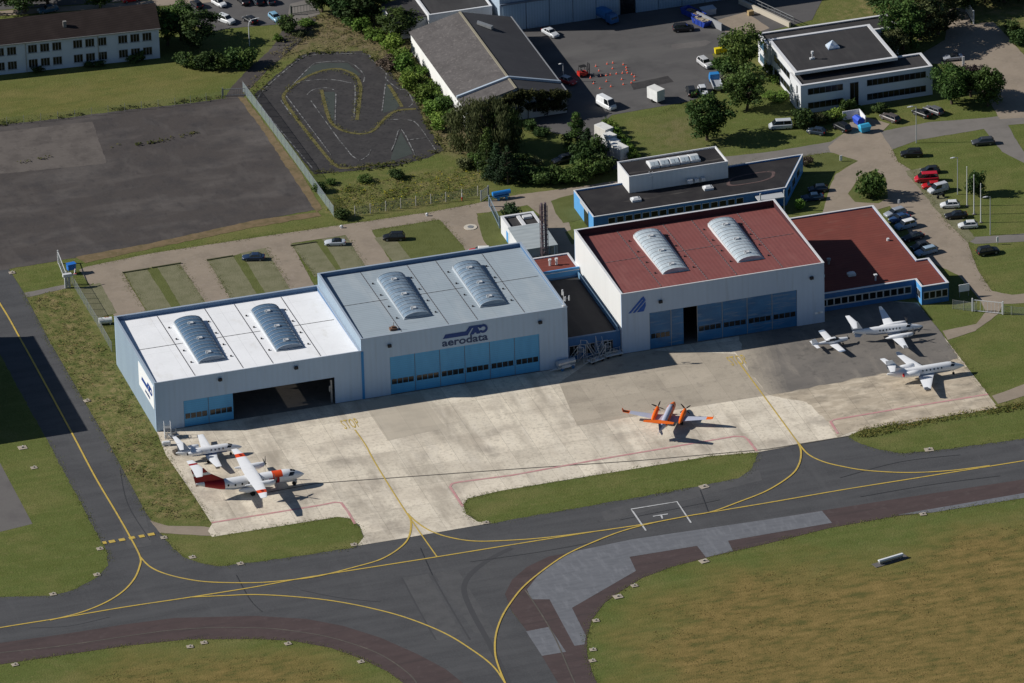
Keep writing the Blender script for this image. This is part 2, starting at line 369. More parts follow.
lane_light = mat('lighter_asphalt_lane', (.098, .097, .10), [((.075, .075, .078), .4, .42, .68, .8), ((.12, .118, .118), 2.5, .5, .72, .5)], rough=.85, spec=.2)
sheet('asphalt_patch', [(403, 578), (428, 574), (462, 634), (436, 642)], .026, lane_light, .1)
sheet('asphalt_patch', [(434, 573), (458, 570), (500, 640), (474, 632)], .026, lane_light, .1)
sheet('asphalt_patch', [(120, 520), (146, 516), (152, 545), (128, 549)], .026, lane_light, .3)
sheet('asphalt_patch', [(600, 512), (760, 470), (762, 480), (606, 522)], .026, lane_light, .2)
sealant = mat('crack_sealant', (.05, .05, .053), rough=.6)
line('crack_seal', [[(30, 628), (70, 626), (110, 617)], [(120, 470), (128, 505), (150, 540)], [(300, 590), (340, 598), (380, 602)], [(470, 562), (540, 552), (600, 541)], [(620, 520), (680, 508), (720, 500)], [(840, 478), (900, 462), (960, 455)], [(860, 497), (930, 485), (1000, 476)], [(236, 575), (250, 600), (262, 612)], [(420, 548), (432, 575)], [(700, 490), (708, 512)]], .16, .034, sealant, 5)
# turf laid over the asphalt
sheet('lawn', [(160, 534), (183, 557), (200, 563), (217, 566), (256, 562.5), (351, 548), (360, 545), (363, 537), (360, 527), (350, 519), (338, 517), (300, 523), (250, 531), (212, 536)], .03, mg, .3)
sheet('lawn', [(466, 514), (463, 505), (468, 498.5), (500, 491), (560, 481), (640, 468), (712, 456), (757, 452.5), (756, 461), (750, 471), (737, 478.5), (690, 488), (490, 523.5), (478, 522)], .03, mg, .3)
sheet('lawn', [(848, 436), (863, 429.5), (900, 424), (943, 417), (998, 408), (1060, 398), (1060, 433), (1024, 438.5), (960, 447.5), (905, 453.5), (880, 450), (860, 444)], .03, mg, .3)
sheet('lawn', [(-40, 300), (0, 355), (46, 438), (86, 513), (108, 554), (107.5, 566), (97.5, 577), (75, 589.5), (50, 596), (0, 597), (-50, 600)], .03, mg, .25)
sheet('paved_pad', [(-30, 410), (0, 463), (32.5, 524), (0, 532), (-40, 538)], .04, pale)

# apron
sheet('apron', [(156, 430), (166, 455), (190, 490), (212, 524), (208, 531), (212, 537), (250, 531), (300, 523), (338, 517), (350, 518.5), (360, 526), (364, 537), (357, 546), (400, 539), (492, 523), (478, 522), (466, 514), (463, 505), (468, 498.5), (500, 491), (560, 481), (640, 468), (712, 456), (757, 452.5), (797, 445), (848, 436), (863, 429.5), (900, 424), (943, 417), (998, 408), (948, 342), (917.5, 303), (870, 300), (825, 300), (622, 330), (568, 340), (362, 396)], .045, concrete)
sheet('apron_slab', [(559, 383), (577, 426), (672, 410.5), (768, 395.5), (735, 354), (640, 350), (600, 355)], .055, conc_patch)
sheet('apron_slab', [(362, 402), (420, 393), (446, 428), (388, 441)], .055, conc_mid, .05)
sheet('apron_slab', [(735, 352), (768, 395.5), (800, 390.5), (775, 340)], .058, conc_patch, .1)
for k in range(7):
    q = k/6; e = 26*(1-q)
    mk = mat('apron_blend_%d' % k, tuple(x+(y-x)*q for x, y in zip((.39, .34, .275), (.20, .18, .16))), [(tuple(x+(y-x)*q for x, y in zip((.30, .262, .215), (.145, .133, .122))), (.1, .2, 1), .42, .66, .8), (tuple(x+(y-x)*q for x, y in zip((.47, .41, .33), (.30, .265, .225))), (.4, .09, 1), .54, .75, .7), (tuple(x+(y-x)*q for x, y in zip((.22, .2, .17), (.10, .094, .088))), .7, .55, .72, .6), ((.13, .12, .11), 3.5, .52, .74, .4)], rough=.88, spec=.2)
    sheet('apron_asphalt', [(782-e*1.2, 372+e*.1), (790-e*.8, 391.5+e*.14), (893, 371.5+e*.04), (930, 366), (959, 359), (948, 342), (917.5, 303.5), (870, 300), (825, 312), (770-e*1.3, 328)], .062+.002*k, mk, .4)
sheet('apron_slab', [(768, 395.5), (893, 372), (930, 366), (948, 342), (998, 408), (943, 417), (900, 424), (863, 429.5), (838, 437), (826, 420), (806, 402)], .052, conc_lower, .45)
line('drain_channel', [[(260, 494), (318, 483.5), (512, 469.5), (637, 461), (768, 449.5), (850, 436)]], .30, .07, slot, 0)
line('red_guide_line', [[(211.5, 523), (320, 505.5), (335, 502.5), (341, 503), (348, 512), (355, 524)], [(463, 507), (450, 487), (452, 484), (458, 482.5), (512, 475.5), (600, 459.5), (735, 436.5), (744, 437), (748, 440), (757, 451.5)], [(838, 434), (830.5, 422), (834, 420), (893, 410), (988, 394.5)]], .5, .075, pink, 0)
# yellow taxi lines
YW = .33
line('taxi_line', [[(-40, 636), (0, 628), (62, 618), (125, 607.3), (195, 596.8), (256, 587), (306, 577.8), (381, 566), (436, 557.3), (512, 545), (587, 533), (644, 524.5), (687, 516.5), (768, 503), (843, 490), (918, 478), (1024, 461), (1070, 453)],
  [(-45, 238), (0, 304), (20, 338.5), (40, 374.5), (72.5, 434.5), (95, 477), (116, 512.5), (130, 537), (140, 557), (139.5, 567), (134, 579.5), (122.5, 592), (105, 603), (80, 613), (50, 620.5)],
  [(140, 557), (150, 567), (165, 574), (187.5, 579.5), (212.5, 582.5), (256, 583), (288, 580.5), (318, 576.5), (356, 567), (381, 559.5), (400, 548), (409, 537), (411, 522), (407, 513.5)],
  [(407, 513.5), (416, 522), (431, 531.5), (451, 538), (476, 541.5), (512, 540.5), (550, 537.5), (612, 529.5)],
  [(190, 597.5), (225, 596), (256, 595), (293.5, 597), (331, 601), (368.5, 608), (406, 618), (443.5, 633), (471, 649.5), (493.5, 667), (508, 688)],
  [(508, 690), (498.5, 667), (495, 652), (496, 634.5), (502, 617), (512, 601), (524.5, 586), (544.5, 569.5), (567, 554.5), (594.5, 542), (622, 531.5), (652, 523.5), (690, 516), (712, 512), (737, 503), (767, 491), (790.5, 476), (799, 464.5), (801, 452), (798, 443)],
  [(798, 443), (808, 454.5), (823, 462), (843, 467), (868, 471), (908, 473), (950, 471), (990, 466)]], YW, .082, yellow)
line('apron_lead_line', [[(355, 430), (366, 446), (376, 464.5), (406, 512.5), (437, 557)], [(738, 362), (742, 367), (768, 402), (798, 443)]], .25, .081, yellow)
line('holding_dash', [[(102.6, 543.2), (106.4, 542.6)], [(109, 542.3), (115, 541.2)], [(119, 540.6), (125, 539.5)], [(129, 538.8), (135, 537.6)], [(139, 537), (144.5, 536)], [(148, 535.3), (154.5, 534.2)]], 1.0, .085, yellow, 0)
line('compass_marking', [[(646, 531), (633, 512), (631, 509.5), (677, 502), (691, 523)], [(653, 516.7), (668, 514.3)], [(661, 515), (662.5, 519)]], .32, .086, white_line, 0)

# service path left of the apron, perimeter road and stalls
sheet('service_path', [(150, 520.5), (168, 526), (205, 526.5), (212, 528), (212, 536), (182, 534.5), (160, 533)], .04, beige, .1)
sheet('service_path', [(24, 293), (66, 284.5), (68, 288), (27, 297.5)], .03, road_gray, .1)
sheet('perimeter_road', [(79, 270), (85, 267), (150, 253.5), (256, 237.5), (341, 225), (431, 212), (476, 203.5), (519, 194.5), (578, 187), (622, 180), (625, 200), (580, 208), (566, 214), (572, 232), (585, 243), (600, 262), (560, 262), (540, 215), (527, 205), (500, 211), (476, 213.5), (438, 220), (372, 230), (347, 235), (290, 243.5), (232, 256), (180, 263), (122, 272), (112, 274), (90, 285)], .022, beige, .1)
for q in ([(84, 268), (122, 271), (150, 318), (118, 322)], [(178, 262), (207, 258.5), (232, 300), (205, 305)], [(264, 246), (291, 242.5), (316, 289), (290, 294)], [(345, 234), (372, 230), (396, 266), (368, 271)], [(438, 218), (476, 212), (492, 250), (476, 262), (462, 250)]):
    sheet('gravel_bay', q, .032, beige, .1)
STALLS = [[(80, 288), (100, 283), (117, 313), (98, 318)], [(124, 272.5), (147, 269), (173, 309), (148, 313)], [(157, 267), (180, 264), (206, 303), (182, 308)], [(207, 259.5), (233, 256), (258, 296), (231, 300)], [(241, 253.5), (265, 248), (290, 289), (266, 294)], [(291, 244), (316, 242), (338, 272), (315, 277)], [(322, 239), (346, 236), (366, 267), (343, 272)]]
for q in STALLS: sheet('parking_stall', q, .042, stall, .14)
sheet('lawn', [(147, 269), (157, 267), (182, 308), (173, 310)], .044, lawn, .08)
sheet('lawn', [(233, 256), (241, 253.5), (266, 294), (258, 296)], .044, lawn, .08)
sheet('lawn', [(316, 242), (322, 239), (343, 272), (338, 273)], .044, lawn, .08)
sheet('lawn', [(372, 231), (435, 220), (442, 222), (463, 246), (468, 256), (420, 266), (392, 264)], .044, lawn, .12)
sheet('parking_stall', [(374, 238), (392, 235), (412, 260), (395, 264)], .05, stall, .1)
sheet('lawn', [(477, 217), (492, 211), (500, 215), (520, 240), (512, 258), (495, 254), (483, 240)], .044, lawn, .12)
sheet('lawn', [(551, 201), (560, 198), (575, 194), (580, 208), (590, 217), (572, 222), (563, 223), (556, 214)], .044, lawn, .12)
sheet('lawn', [(565, 232), (574, 229), (580, 240), (572, 245)], .044, lawn, .1)
sheet('soil_strip', [(75, 257), (150, 243.5), (256, 220), (318, 212), (322, 216), (256, 227), (150, 249), (85, 263)], .036, soil, .25)
sheet('soil_strip', [(238, 97), (246, 98), (300, 171), (322, 209), (316, 212), (290, 172), (262, 130)], .036, soil, .25)

# old parade yard, kart track, works yard
sheet('old_yard', [(-80, 134), (0, 125), (75, 117), (125, 110), (175, 105), (222, 99), (238, 97), (262, 128), (296, 172), (320, 209), (256, 221), (150, 244.5), (75, 258), (15, 268), (-80, 285)], .025, asphalt_old, .25)
pale_brown = mat('pale_brown_asphalt', (.135, .118, .107), [((.085, .074, .069), .2, .45, .7, .85), ((.17, .152, .14), 1.2, .55, .75, .6), ((.06, .053, .05), .7, .56, .74, .6)], rough=.9, spec=.15)
sheet('pale_yard_patch', [(-80, 142), (0, 132), (92, 121.5), (107, 163.5), (0, 174), (-80, 184)], .035, pale_brown, .3)
sheet('kart_track', [(254, 95), (268, 82), (300, 56), (313, 52), (364, 51), (390, 71), (402, 87), (417, 100), (424, 122), (444, 150), (428, 158), (396, 166), (345, 172), (314, 174), (274, 125)], .03, kart, .3)
tw = [[(313, 169), (276, 125), (260, 106), (257.5, 101), (259, 96), (268.5, 85), (300, 59), (313.5, 55), (363.5, 54), (372, 60), (386, 73), (386, 79), (398.5, 89), (406, 90), (413, 102), (409, 107)],
      [(287, 91), (311, 66), (321, 62.5), (348, 62), (363.5, 74), (363.5, 82)], [(296, 84), (306, 81), (328, 79.5), (348, 82.5), (355, 87), (354, 117)],
      [(307, 95), (313, 90), (326, 88), (334, 90)], [(336, 92.5), (335, 125)], [(311, 101), (352, 156), (366, 157), (371, 150)], [(385.5, 84), (382, 112)],
      [(386, 120), (406, 120), (418, 125), (436, 151)], [(395, 143), (401, 129), (415, 155)], [(410, 140), (428, 138)], [(281, 101), (292, 116)], [(286, 96), (331, 155)], [(391, 152), (395, 143)]]
berm_m = mat('berm_grass', (.155, .135, .058), [((.08, .08, .035), .9, .42, .66, .8), ((.21, .18, .075), 2.2, .55, .75, .6)], rough=.95, spec=.05)
line('track_berm', [[(357, 120), (359.5, 100), (360.5, 86), (355, 75.5), (343.5, 70), (333, 69), (318, 72), (301, 80), (287, 91), (283.5, 98), (291, 111), (306, 131), (322, 151), (336, 166), (350, 168), (396, 162.5)], [(416, 109), (396, 111), (383.5, 120), (373.5, 130.5), (361, 134), (343.5, 131), (331, 122.5), (325, 105), (321.5, 90)], [(388.5, 85), (393.5, 92.5), (402, 107)]], .7, .048, berm_m, 4)
white_thin = mat('worn_white_paint', (.26, .26, .26), [((.06, .058, .058), .9, .40, .56, 1.0)], rough=.9)
line('track_line', tw, .24, .045, white_thin, 3)
mossy = mat('mossy_patch', (.055, .065, .06), [((.04, .05, .045), .5, .4, .7, .8)], rough=.95)
sheet('track_infield', [(311, 66), (321, 63), (348, 63), (361, 75), (358, 76), (343, 70), (318, 71), (300, 79)], .042, mossy, .1)
sheet('track_infield', [(386, 82), (393, 92), (400, 105), (396, 110), (383, 113)], .042, mossy, .1)
sheet('track_infield', [(395, 145), (401, 132), (413, 154), (390, 162)], .042, mossy, .1)
sheet('track_infield', [(322, 92), (335, 92), (334, 122), (328, 112)], .042, mossy, .1)
sheet('works_yard', [(470, 40), (527, 26), (627, 10), (740, -8), (826, -8), (812, 20), (758, 34), (712, 54), (729, 83), (692, 101), (612, 115), (605, 121), (632, 164), (612, 170), (590, 140), (540, 130)], .025, yard2, .1)
sheet('pale_yard_patch', [(671, 45), (705, 40), (712, 42), (705, 46), (672, 50)], .035, pale, .3)
sheet('dark_yard_patch', [(630, 84), (668, 76), (674, 82), (634, 90)], .035, kart, .2)
sheet('loading_ramp', [(718, 20), (745, 12), (770, 28), (755, 34), (725, 32)], .035, beige, .2)

# access roads and parking on the right
sheet('access_road', [(722, 157), (770, 152), (830, 142), (848, 131), (878, 132), (930, 122), (985, 118), (1060, 108), (1060, 122), (1024, 124), (1008, 125), (1016, 140), (1024, 152), (1030, 166), (1002, 152), (984, 129), (918, 140), (891, 150), (850, 155), (828, 152.5), (802, 156.5), (730, 166)], .024, road_gray, .12)
sheet('car_park', [(830, 152), (828, 147), (850, 128), (880, 131), (892, 149), (898, 162), (913, 171), (943, 218), (968, 243), (978, 271), (992, 291), (1012, 295), (1060, 290), (1060, 302), (1003, 304), (998, 314), (988, 322), (975, 331), (948, 340), (942, 331), (976, 324), (986, 312), (980, 300), (958, 275), (930, 262), (890, 206), (870, 212), (823, 222), (823, 212), (830, 186), (836, 174), (858, 161)], .034, beige, .12)
sheet('car_park', [(905, 171), (922, 168), (952, 205), (975, 238), (968, 243), (943, 218)], .038, stall, .25)
sheet('gravel_path', [(960, 238), (990, 236), (1060, 231), (1060, 240), (975, 244)], .028, road_gray, .12)
sheet('car_park', [(950, 6), (966, 10), (972, 24), (993, 22), (1004, 33), (1060, 95), (1060, 116), (1000, 119), (985, 95), (950, 64), (925, 64), (918, 56), (945, 40)], .028, beige, .15)
sheet('gravel_path', [(992, 396), (1024, 384.5), (1060, 372), (1060, 384), (1024, 396), (998, 404)], .034, beige, .12)
sheet('lawn', [(848, 194), (860, 176), (874, 170), (886, 178), (888, 198), (878, 203.5), (855, 202)], .05, lawn, .1)
sheet('lawn', [(778, 165), (803, 157), (828, 153), (857, 161), (835, 172), (806, 175)], .03, lawn, .1)
sheet('forecourt', [(846, 131), (852, 118), (866, 117), (890, 124), (880, 133)], .036, beige, .1)
# top left: street, pavement and car park
sheet('street', [(-80, 18), (0, 10), (100, 3), (195, -4), (330, -12), (330, -30), (-80, -20)], .022, yard2, .05)
sheet('pavement', [(-80, 24), (0, 16), (100, 9), (196, 4), (250, -3), (250, -8), (195, -3), (100, 4), (0, 11), (-80, 19)], .032, beige, .05)
sheet('car_park', [(174, 6), (200, 1), (320, -14), (320, -6), (294, 20), (285, 24), (232, 28), (215, 31), (178, 22)], .028, yard2, .1)
sheet('service_lane', [(284, 27), (318, 12), (314, 26), (300, 42), (268, 70), (247, 92), (243, 98), (224, 98), (234, 84), (256, 62), (272, 48)], .028, asphalt_old, .25)
sheet('pavement', [(290, 4), (314, -2), (320, 14), (286, 26)], .038, road_gray, .1)

# STOP lettering on the apron
def ground_text(u, v, txt, sx, sy, name='stop_marking'):
    c = bpy.data.curves.new(name, 'FONT'); c.body = txt; c.align_x = 'CENTER'; c.align_y = 'CENTER'; c.size = 1.0; c.offset = .0; c.space_character = 1.15
    o = bpy.data.objects.new(name, c); COL.objects.link(o)
    dg = bpy.context.evaluated_depsgraph_get(); me = bpy.data.meshes.new_from_object(o.evaluated_get(dg)); bpy.data.objects.remove(o); bpy.data.curves.remove(c)
    me.name = name
    n = bpy.data.objects.new(name, me); COL.objects.link(n); me.materials.clear(); me.materials.append(yellow)
    n.location = G(u, v, 0); n.location.z = .09; n.scale = (sx, sy, 1); n['kind'] = 'structure'
ground_text(737.5, 361, 'STOP', 1.3, 5.6); ground_text(350.5, 424.5, 'STOP', 1.2, 5.4)
# ------------------------------------------------------------------ building materials
clad_blue_shaded = mat('bluegrey_cladding_shaded', (.40, .535, .70), [((.36, .49, .65), (.3, .3, .08), .42, .7, .7), ((.33, .42, .53), (1.2, 1.2, .08), .54, .74, .5)], rough=.5, spec=.4, rib=(0, 1.0, .03))  # copy for shaded fronts, their bluish fill light put into the colour
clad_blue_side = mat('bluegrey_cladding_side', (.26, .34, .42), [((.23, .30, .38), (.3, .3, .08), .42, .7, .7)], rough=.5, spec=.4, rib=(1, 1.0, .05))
clad_white_shaded = mat('white_cladding_shaded', (.44, .55, .70), [((.40, .50, .65), (.3, .3, .06), .42, .7, .7), ((.33, .4, .5), (1.4, 1.4, .08), .55, .75, .5)], rough=.5, spec=.4, rib=(0, 1.0, .025))  # white cladding again for the shaded front, bluish shade in its colour
clad_white = mat('white_cladding', (.70, .70, .69), [((.64, .64, .63), (.3, .3, .06), .42, .7, .7), ((.46, .46, .46), (2, 2, .1), .62, .85, .35)], rough=.5, spec=.4, rib=(0, 1.0, .04))
render_white = mat('white_render', (.62, .63, .65), [((.53, .54, .56), .3, .42, .7, .7), ((.46, .47, .48), (1.5, 1.5, .12), .58, .8, .45)], rough=.8)
roof_white = mat('white_membrane_roof', (.90, .90, .91), [((.83, .83, .84), .25, .4, .7, .8), ((.68, .66, .61), (.5, .15, 1), .58, .78, .6), ((.80, .80, .81), 2.0, .5, .72, .5)], rough=.7, brick=(6.7, 13.0, .05, 1.0, .97, .8, .9))
roof_grey = mat('grey_metal_roof', (.37, .43, .475), [((.34, .40, .445), .3, .4, .7, .8), ((.48, .52, .54), (.3, .06, 1), .53, .76, .6), ((.28, .32, .36), (.12, .7, 1), .56, .76, .6)], rough=.55, spec=.4, rib=(1, .8, .12), brick=(6.7, 14.0, .05, 1.0, .95, .8, .8))
roof_red = mat('maroon_roof', (.235, .080, .072), [((.22, .068, .062), .25, .4, .7, .8), ((.31, .13, .115), (.5, .07, 1), .55, .76, .6), ((.17, .055, .052), .6, .55, .74, .6)], rough=.7, rib=(0, .8, .13))
roof_red_flat = mat('maroon_felt_roof', (.20, .058, .045), [((.155, .048, .039), .25, .4, .7, .8), ((.23, .11, .085), (.25, .6, 1), .58, .8, .6), ((.11, .06, .05), .5, .62, .8, .6)], rough=.85, spec=.15, rib=(1, 1.0, .12))
roof_black = mat('bitumen_roof', (.028, .026, .028), [((.045, .042, .042), .3, .42, .7, .8), ((.2, .18, .16), (.06, .55, 1), .64, .78, .7)], rough=.85, spec=.15)
roof_dark = mat('dark_flat_roof', (.052, .05, .051), [((.04, .038, .04), .3, .42, .7, .8), ((.075, .07, .07), (.7, .08, 1), .5, .75, .6)], rough=.85, spec=.15)
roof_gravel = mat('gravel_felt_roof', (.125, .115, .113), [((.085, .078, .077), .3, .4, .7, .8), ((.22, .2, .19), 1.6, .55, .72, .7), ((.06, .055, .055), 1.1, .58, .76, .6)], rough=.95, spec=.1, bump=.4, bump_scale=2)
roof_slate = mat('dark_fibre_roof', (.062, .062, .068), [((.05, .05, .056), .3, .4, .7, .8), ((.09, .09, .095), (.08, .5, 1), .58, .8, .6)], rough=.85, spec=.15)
roof_tile = mat('brown_tile_roof', (.032, .023, .021), [((.045, .033, .03), .4, .42, .7, .8), ((.07, .06, .055), 1.6, .68, .82, .5)], rough=.85, spec=.15, rib=(1, .5, .25))
coping_white = mat('white_coping', (.66, .66, .67), [((.5, .5, .52), .8, .5, .75, .5)], rough=.5)
coping_pale = mat('pale_blue_coping', (.34, .40, .48), rough=.5)
coping_blue = mat('blue_coping', (.09, .17, .30), [((.11, .2, .34), .6, .45, .7, .6)], rough=.5)
coping_maroon = mat('maroon_lining', (.06, .022, .028), [((.045, .018, .022), .5, .45, .7, .6)], rough=.7)
blue_wall_shaded = mat('blue_panel_wall_shaded', (.035, .14, .34), [((.028, .115, .29), (.4, .4, .1), .45, .7, .7), ((.045, .18, .42), 1.2, .6, .8, .4)], rough=.5, spec=.4, rib=(0, 1.2, .06))  # front-facing panels, darkened in colour to carry the shade
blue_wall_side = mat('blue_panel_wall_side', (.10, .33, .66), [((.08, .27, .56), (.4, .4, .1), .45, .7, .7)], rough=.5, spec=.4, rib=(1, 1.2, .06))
door_blue = mat('blue_hangar_door', (.075, .37, .68), [((.06, .31, .60), (.6, .6, .15), .42, .68, .8), ((.08, .36, .64), (.25, .25, 2.0), .55, .75, .5)], rough=.42, spec=.5, rib=(2, .42, .10))
door_navy = mat('navy_door_reflections', (.024, .15, .34), [((.016, .10, .24), .4, .42, .68, .8), ((.13, .21, .32), (.28, .28, 2.4), .53, .66, .9), ((.028, .15, .33), (.4, .4, .5), .5, .7, .6)], rough=.4, spec=.5)  # pale bands imitate apron reflections in the door colour
dark_in = mat('hangar_interior', (.10, .10, .10), [((.06, .06, .06), .3, .4, .7, .8)], rough=.9)
glass_dark = mat('dark_window_glass', (.012, .014, .017), [((.035, .04, .045), (.5, .5, .5), .5, .75, .8)], rough=.12, spec=.6)
glass_hall = mat('office_window_glass', (.008, .009, .010), [((.05, .055, .06), (.35, .35, .6), .58, .7, .9)], rough=.2, spec=.25)
frame_white = mat('white_window_frame', (.45, .46, .47), rough=.5)
frame_dark = mat('dark_window_frame', (.13, .16, .21), rough=.5)
metal_grey = mat('galvanised_steel', (.33, .34, .35), [((.24, .25, .26), 1.5, .45, .7, .6)], rough=.45, metal=.4)
metal_white = mat('white_steel', (.62, .63, .64), [((.5, .5, .52), 1.5, .5, .75, .5)], rough=.5)
black_mat = mat('black_rubber', (.012, .012, .013), rough=.75)
sky_blue_pane = mat('blue_skylight_pane', (.10, .17, .26), [((.14, .22, .34), (.5, .9, .5), .5, .7, .8)], rough=.16, spec=.9, alpha=.88)
sky_sunlit_pane = mat('sunlit_blue_skylight_pane', (.20, .28, .37), [((.34, .42, .50), (.5, .9, .5), .45, .65, .85)], rough=.18, spec=.9, alpha=.85)  # pane colour lightened to stand for sunlight on the glazing
sky_white_pane = mat('translucent_skylight_pane', (.40, .46, .50), [((.52, .58, .62), (.4, .8, .4), .45, .65, .9), ((.22, .34, .52), (.3, .5, .3), .6, .72, .7)], rough=.25, spec=.7)
sign_blue = mat('sign_blue_paint', (.012, .05, .22), rough=.5)
sign_slate = mat('sign_slate_paint', (.03, .06, .15), rough=.5)
sign_white = mat('sign_white_panel', (.78, .79, .8), rough=.4)

def barrel(par, x0, x1, y0, y1, z, rise, pane, rib_m, vents, ribs=13, white_side=False):
    """barrel-vault rooflight running along y; local coordinates of the hangar"""
    c = (x0+x1)/2; hw = (x1-x0)/2; n = 10
    arc = lambda k, e=0: (c-(hw+e)*math.cos(math.pi*k/n), z+.35+(rise+e)*math.sin(math.pi*k/n))
    m = MB()
    ys_ = [y0+(y1-y0)*i/ribs for i in range(ribs+1)]
    for a, b in zip(ys_[:-1], ys_[1:]):
        for k in range(n):
            (xa, za), (xb, zb) = arc(k), arc(k+1)
            m.poly([(xa, a, za), (xb, a, zb), (xb, b, zb), (xa, b, za)])
    for yy in (y0, y1): m.poly([(arc(k)[0], yy, arc(k)[1]) for k in range(n+1)])
    s = m.build('skylight', pane, par)
    fr = MB()
    for yy in ys_:
        for k in range(n):
            p, q, p2, q2 = arc(k, .01), arc(k+1, .01), arc(k, .09), arc(k+1, .09)
            i = len(fr.v)
            for d in (-.04, .04):
                fr.v += [(p[0], yy+d, p[1]), (q[0], yy+d, q[1]), (q2[0], yy+d, q2[1]), (p2[0], yy+d, p2[1])]
            fr.face((i, i+1, i+2, i+3)); fr.face((i+7, i+6, i+5, i+4)); fr.face((i+3, i+2, i+6, i+7))
    fr.box(x0-.18, x0+.02, y0-.18, y1+.18, z-.25, z+.42); fr.box(x1-.02, x1+.18, y0-.18, y1+.18, z-.25, z+.42)
    fr.box(x0+.02, x1-.02, y0-.18, y0-.02, z-.25, z+.40); fr.box(x0+.02, x1-.02, y1+.02, y1+.18, z-.25, z+.40)
    fr.build('frame', rib_m, s)
    for t in vents:
        yy = y0+(y1-y0)*t
        v = MB(); v.box(c-.55, c+.25, yy-.35, yy+.35, z+rise+.30, z+rise+.62); v.box(c-.75, c-.60, yy-.1, yy+.1, z+rise-.1, z+rise+.75)
        v.tube((c-.7, yy, z+rise+.7), (c+.4, yy, z+rise+.5), .06)
        v.build('vent_flap', metal_white, s)
    return s

def hangar(nm, label, x0, x1, y0, y1, h, drop, door, doorx, doorz, panels, wall_m, side_m, roof_m, cap_m, lining_m, skys, pane, ribm, mirror_gap=None, door_m=None, win_z=(1.9, 3.0)):
    t = thing(nm, label, 'hangar', (x0, y0, 0))
    w, d = x1-x0, y1-y0; T = .32
    dx0, dx1 = doorx[0]-x0, doorx[1]-x0; dz = doorz
    f = MB()
    f.box(0, dx0, 0, T, 0, h); f.box(dx1, w, 0, T, 0, h); f.box(dx0, dx1, 0, T, dz, h)
    f.build('front_wall', wall_m, t)
    s = MB(); s.box(0, T, T, d-T, 0, h); s.build('side_wall', side_m, t)
    s = MB(); s.box(w-T, w, T, d-T, 0, h); s.build('side_wall', side_m, t)
    s = MB(); s.box(0, w, d-T, d, 0, h); s.build('rear_wall', wall_m, t)
    # lining of the parapet above the roof
    zr = lambda y: h-.10-(drop-.10)*(y/d)
    e = .03
    l = MB()
    l.box(T, w-T, d-T-e, d-T-.002, h-drop-.3, h-.004)
    l.poly([(T+e, T, h-.35), (T+e, d-T, h-drop-.3), (T+e, d-T, h-.004), (T+e, T, h-.004)])
    l.poly([(w-T-e, T, h-.35), (w-T-e, d-T, h-drop-.3), (w-T-e, d-T, h-.004), (w-T-e, T, h-.004)])
    l.build('parapet_lining', lining_m, t)
    c = MB(); k = .06
    c.box(-k, T+k, -k, d+k, h+.002, h+.10); c.box(w-T-k, w+k, -k, d+k, h+.002, h+.10)
    c.box(T+k, w-T-k, -k, T*.6, h+.002, h+.09); c.box(T+k, w-T-k, d-T-k, d+k, h+.002, h+.09)
    c.build('roof_coping', cap_m, t)
    # roof with openings under the skylights
    xc = sorted([T, w-T]+[q for a in skys for q in (a[0]-x0, a[1]-x0)]); yc = [T, skys[0][2]-y0, skys[0][3]-y0, d-T]
    r = MB()
    for i in range(len(xc)-1):
        for j in range(3):
            if j == 1 and any(abs(xc[i]-(a[0]-x0)) < .01 for a in skys): continue
            r.poly([(xc[i], yc[j], zr(yc[j])), (xc[i+1], yc[j], zr(yc[j])), (xc[i+1], yc[j+1], zr(yc[j+1])), (xc[i], yc[j+1], zr(yc[j+1]))])
    r.build('roof', roof_m, t)
    for a in skys:
        zz = zr((a[2]+a[3])/2-y0)
        barrel(t, a[0]-x0, a[1]-x0, a[2]-y0, a[3]-y0, zz, .9, pane, ribm, (.10, .45, .82))
        for sx in (a[0]-x0-1.3, a[1]-x0+1.3):
            for q in (.05, .35, .65, .95):
                yy = a[2]-y0+(a[3]-a[2])*q
                m = MB(); m.box(sx-.15, sx+.15, yy-.15, yy+.15, zr(yy)-.05, zr(yy)+.22); m.build('roof_vent', dark_vent, t)
    for a in skys:
        for sx in (a[0]-x0-2.1, a[1]-x0+2.1):
            sm = MB(); y_a, y_b = T+.6, d-T-.6
            sm.loft([[(sx-.06, y_a, zr(y_a)-.02), (sx+.06, y_a, zr(y_a)-.02), (sx+.06, y_a, zr(y_a)+.05), (sx-.06, y_a, zr(y_a)+.05)], [(sx-.06, y_b, zr(y_b)-.02), (sx+.06, y_b, zr(y_b)-.02), (sx+.06, y_b, zr(y_b)+.05), (sx-.06, y_b, zr(y_b)+.05)]])
            sm.build('roof_seam', seam_m, t)
    cuts_ = [T+.6]+sorted(q for a in skys for q in (a[0]-x0-.6, a[1]-x0+.6))+[w-T-.6]
    for xa, xb in zip(cuts_[0::2], cuts_[1::2]):
        sm = MB(); sm.box(xa, xb, d*.52-.05, d*.52+.05, zr(d*.52)-.02, zr(d*.52)+.06); sm.build('roof_seam', seam_m2, t)
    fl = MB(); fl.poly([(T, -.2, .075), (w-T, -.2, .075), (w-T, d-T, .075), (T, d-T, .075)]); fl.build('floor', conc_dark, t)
    # doors
    for (a, b) in panels:
        p = MB(); p.box(a-x0+.03, b-x0-.03, .16, .30, .09, dz-.02)
        dp = p.build('door_panel', door_m, t)
        fm = MB(); fm.box(a-x0-.03, a-x0+.06, .10, .158, .09, dz-.03)
        fm.build('door_edge', frame_dark if door_m is door_blue else metal_grey, dp)
        nw = 4; ww = (b-a-.5)/nw
        if win_z and b-a > 2.5:
            wb = MB()
            for i in range(nw):
                wb.box(a-x0+.25+ww*i+.06, a-x0+.25+ww*(i+1)-.06, .135, .157, win_z[0], win_z[1])
            wb.build('window', glass_dark, dp)
    return t
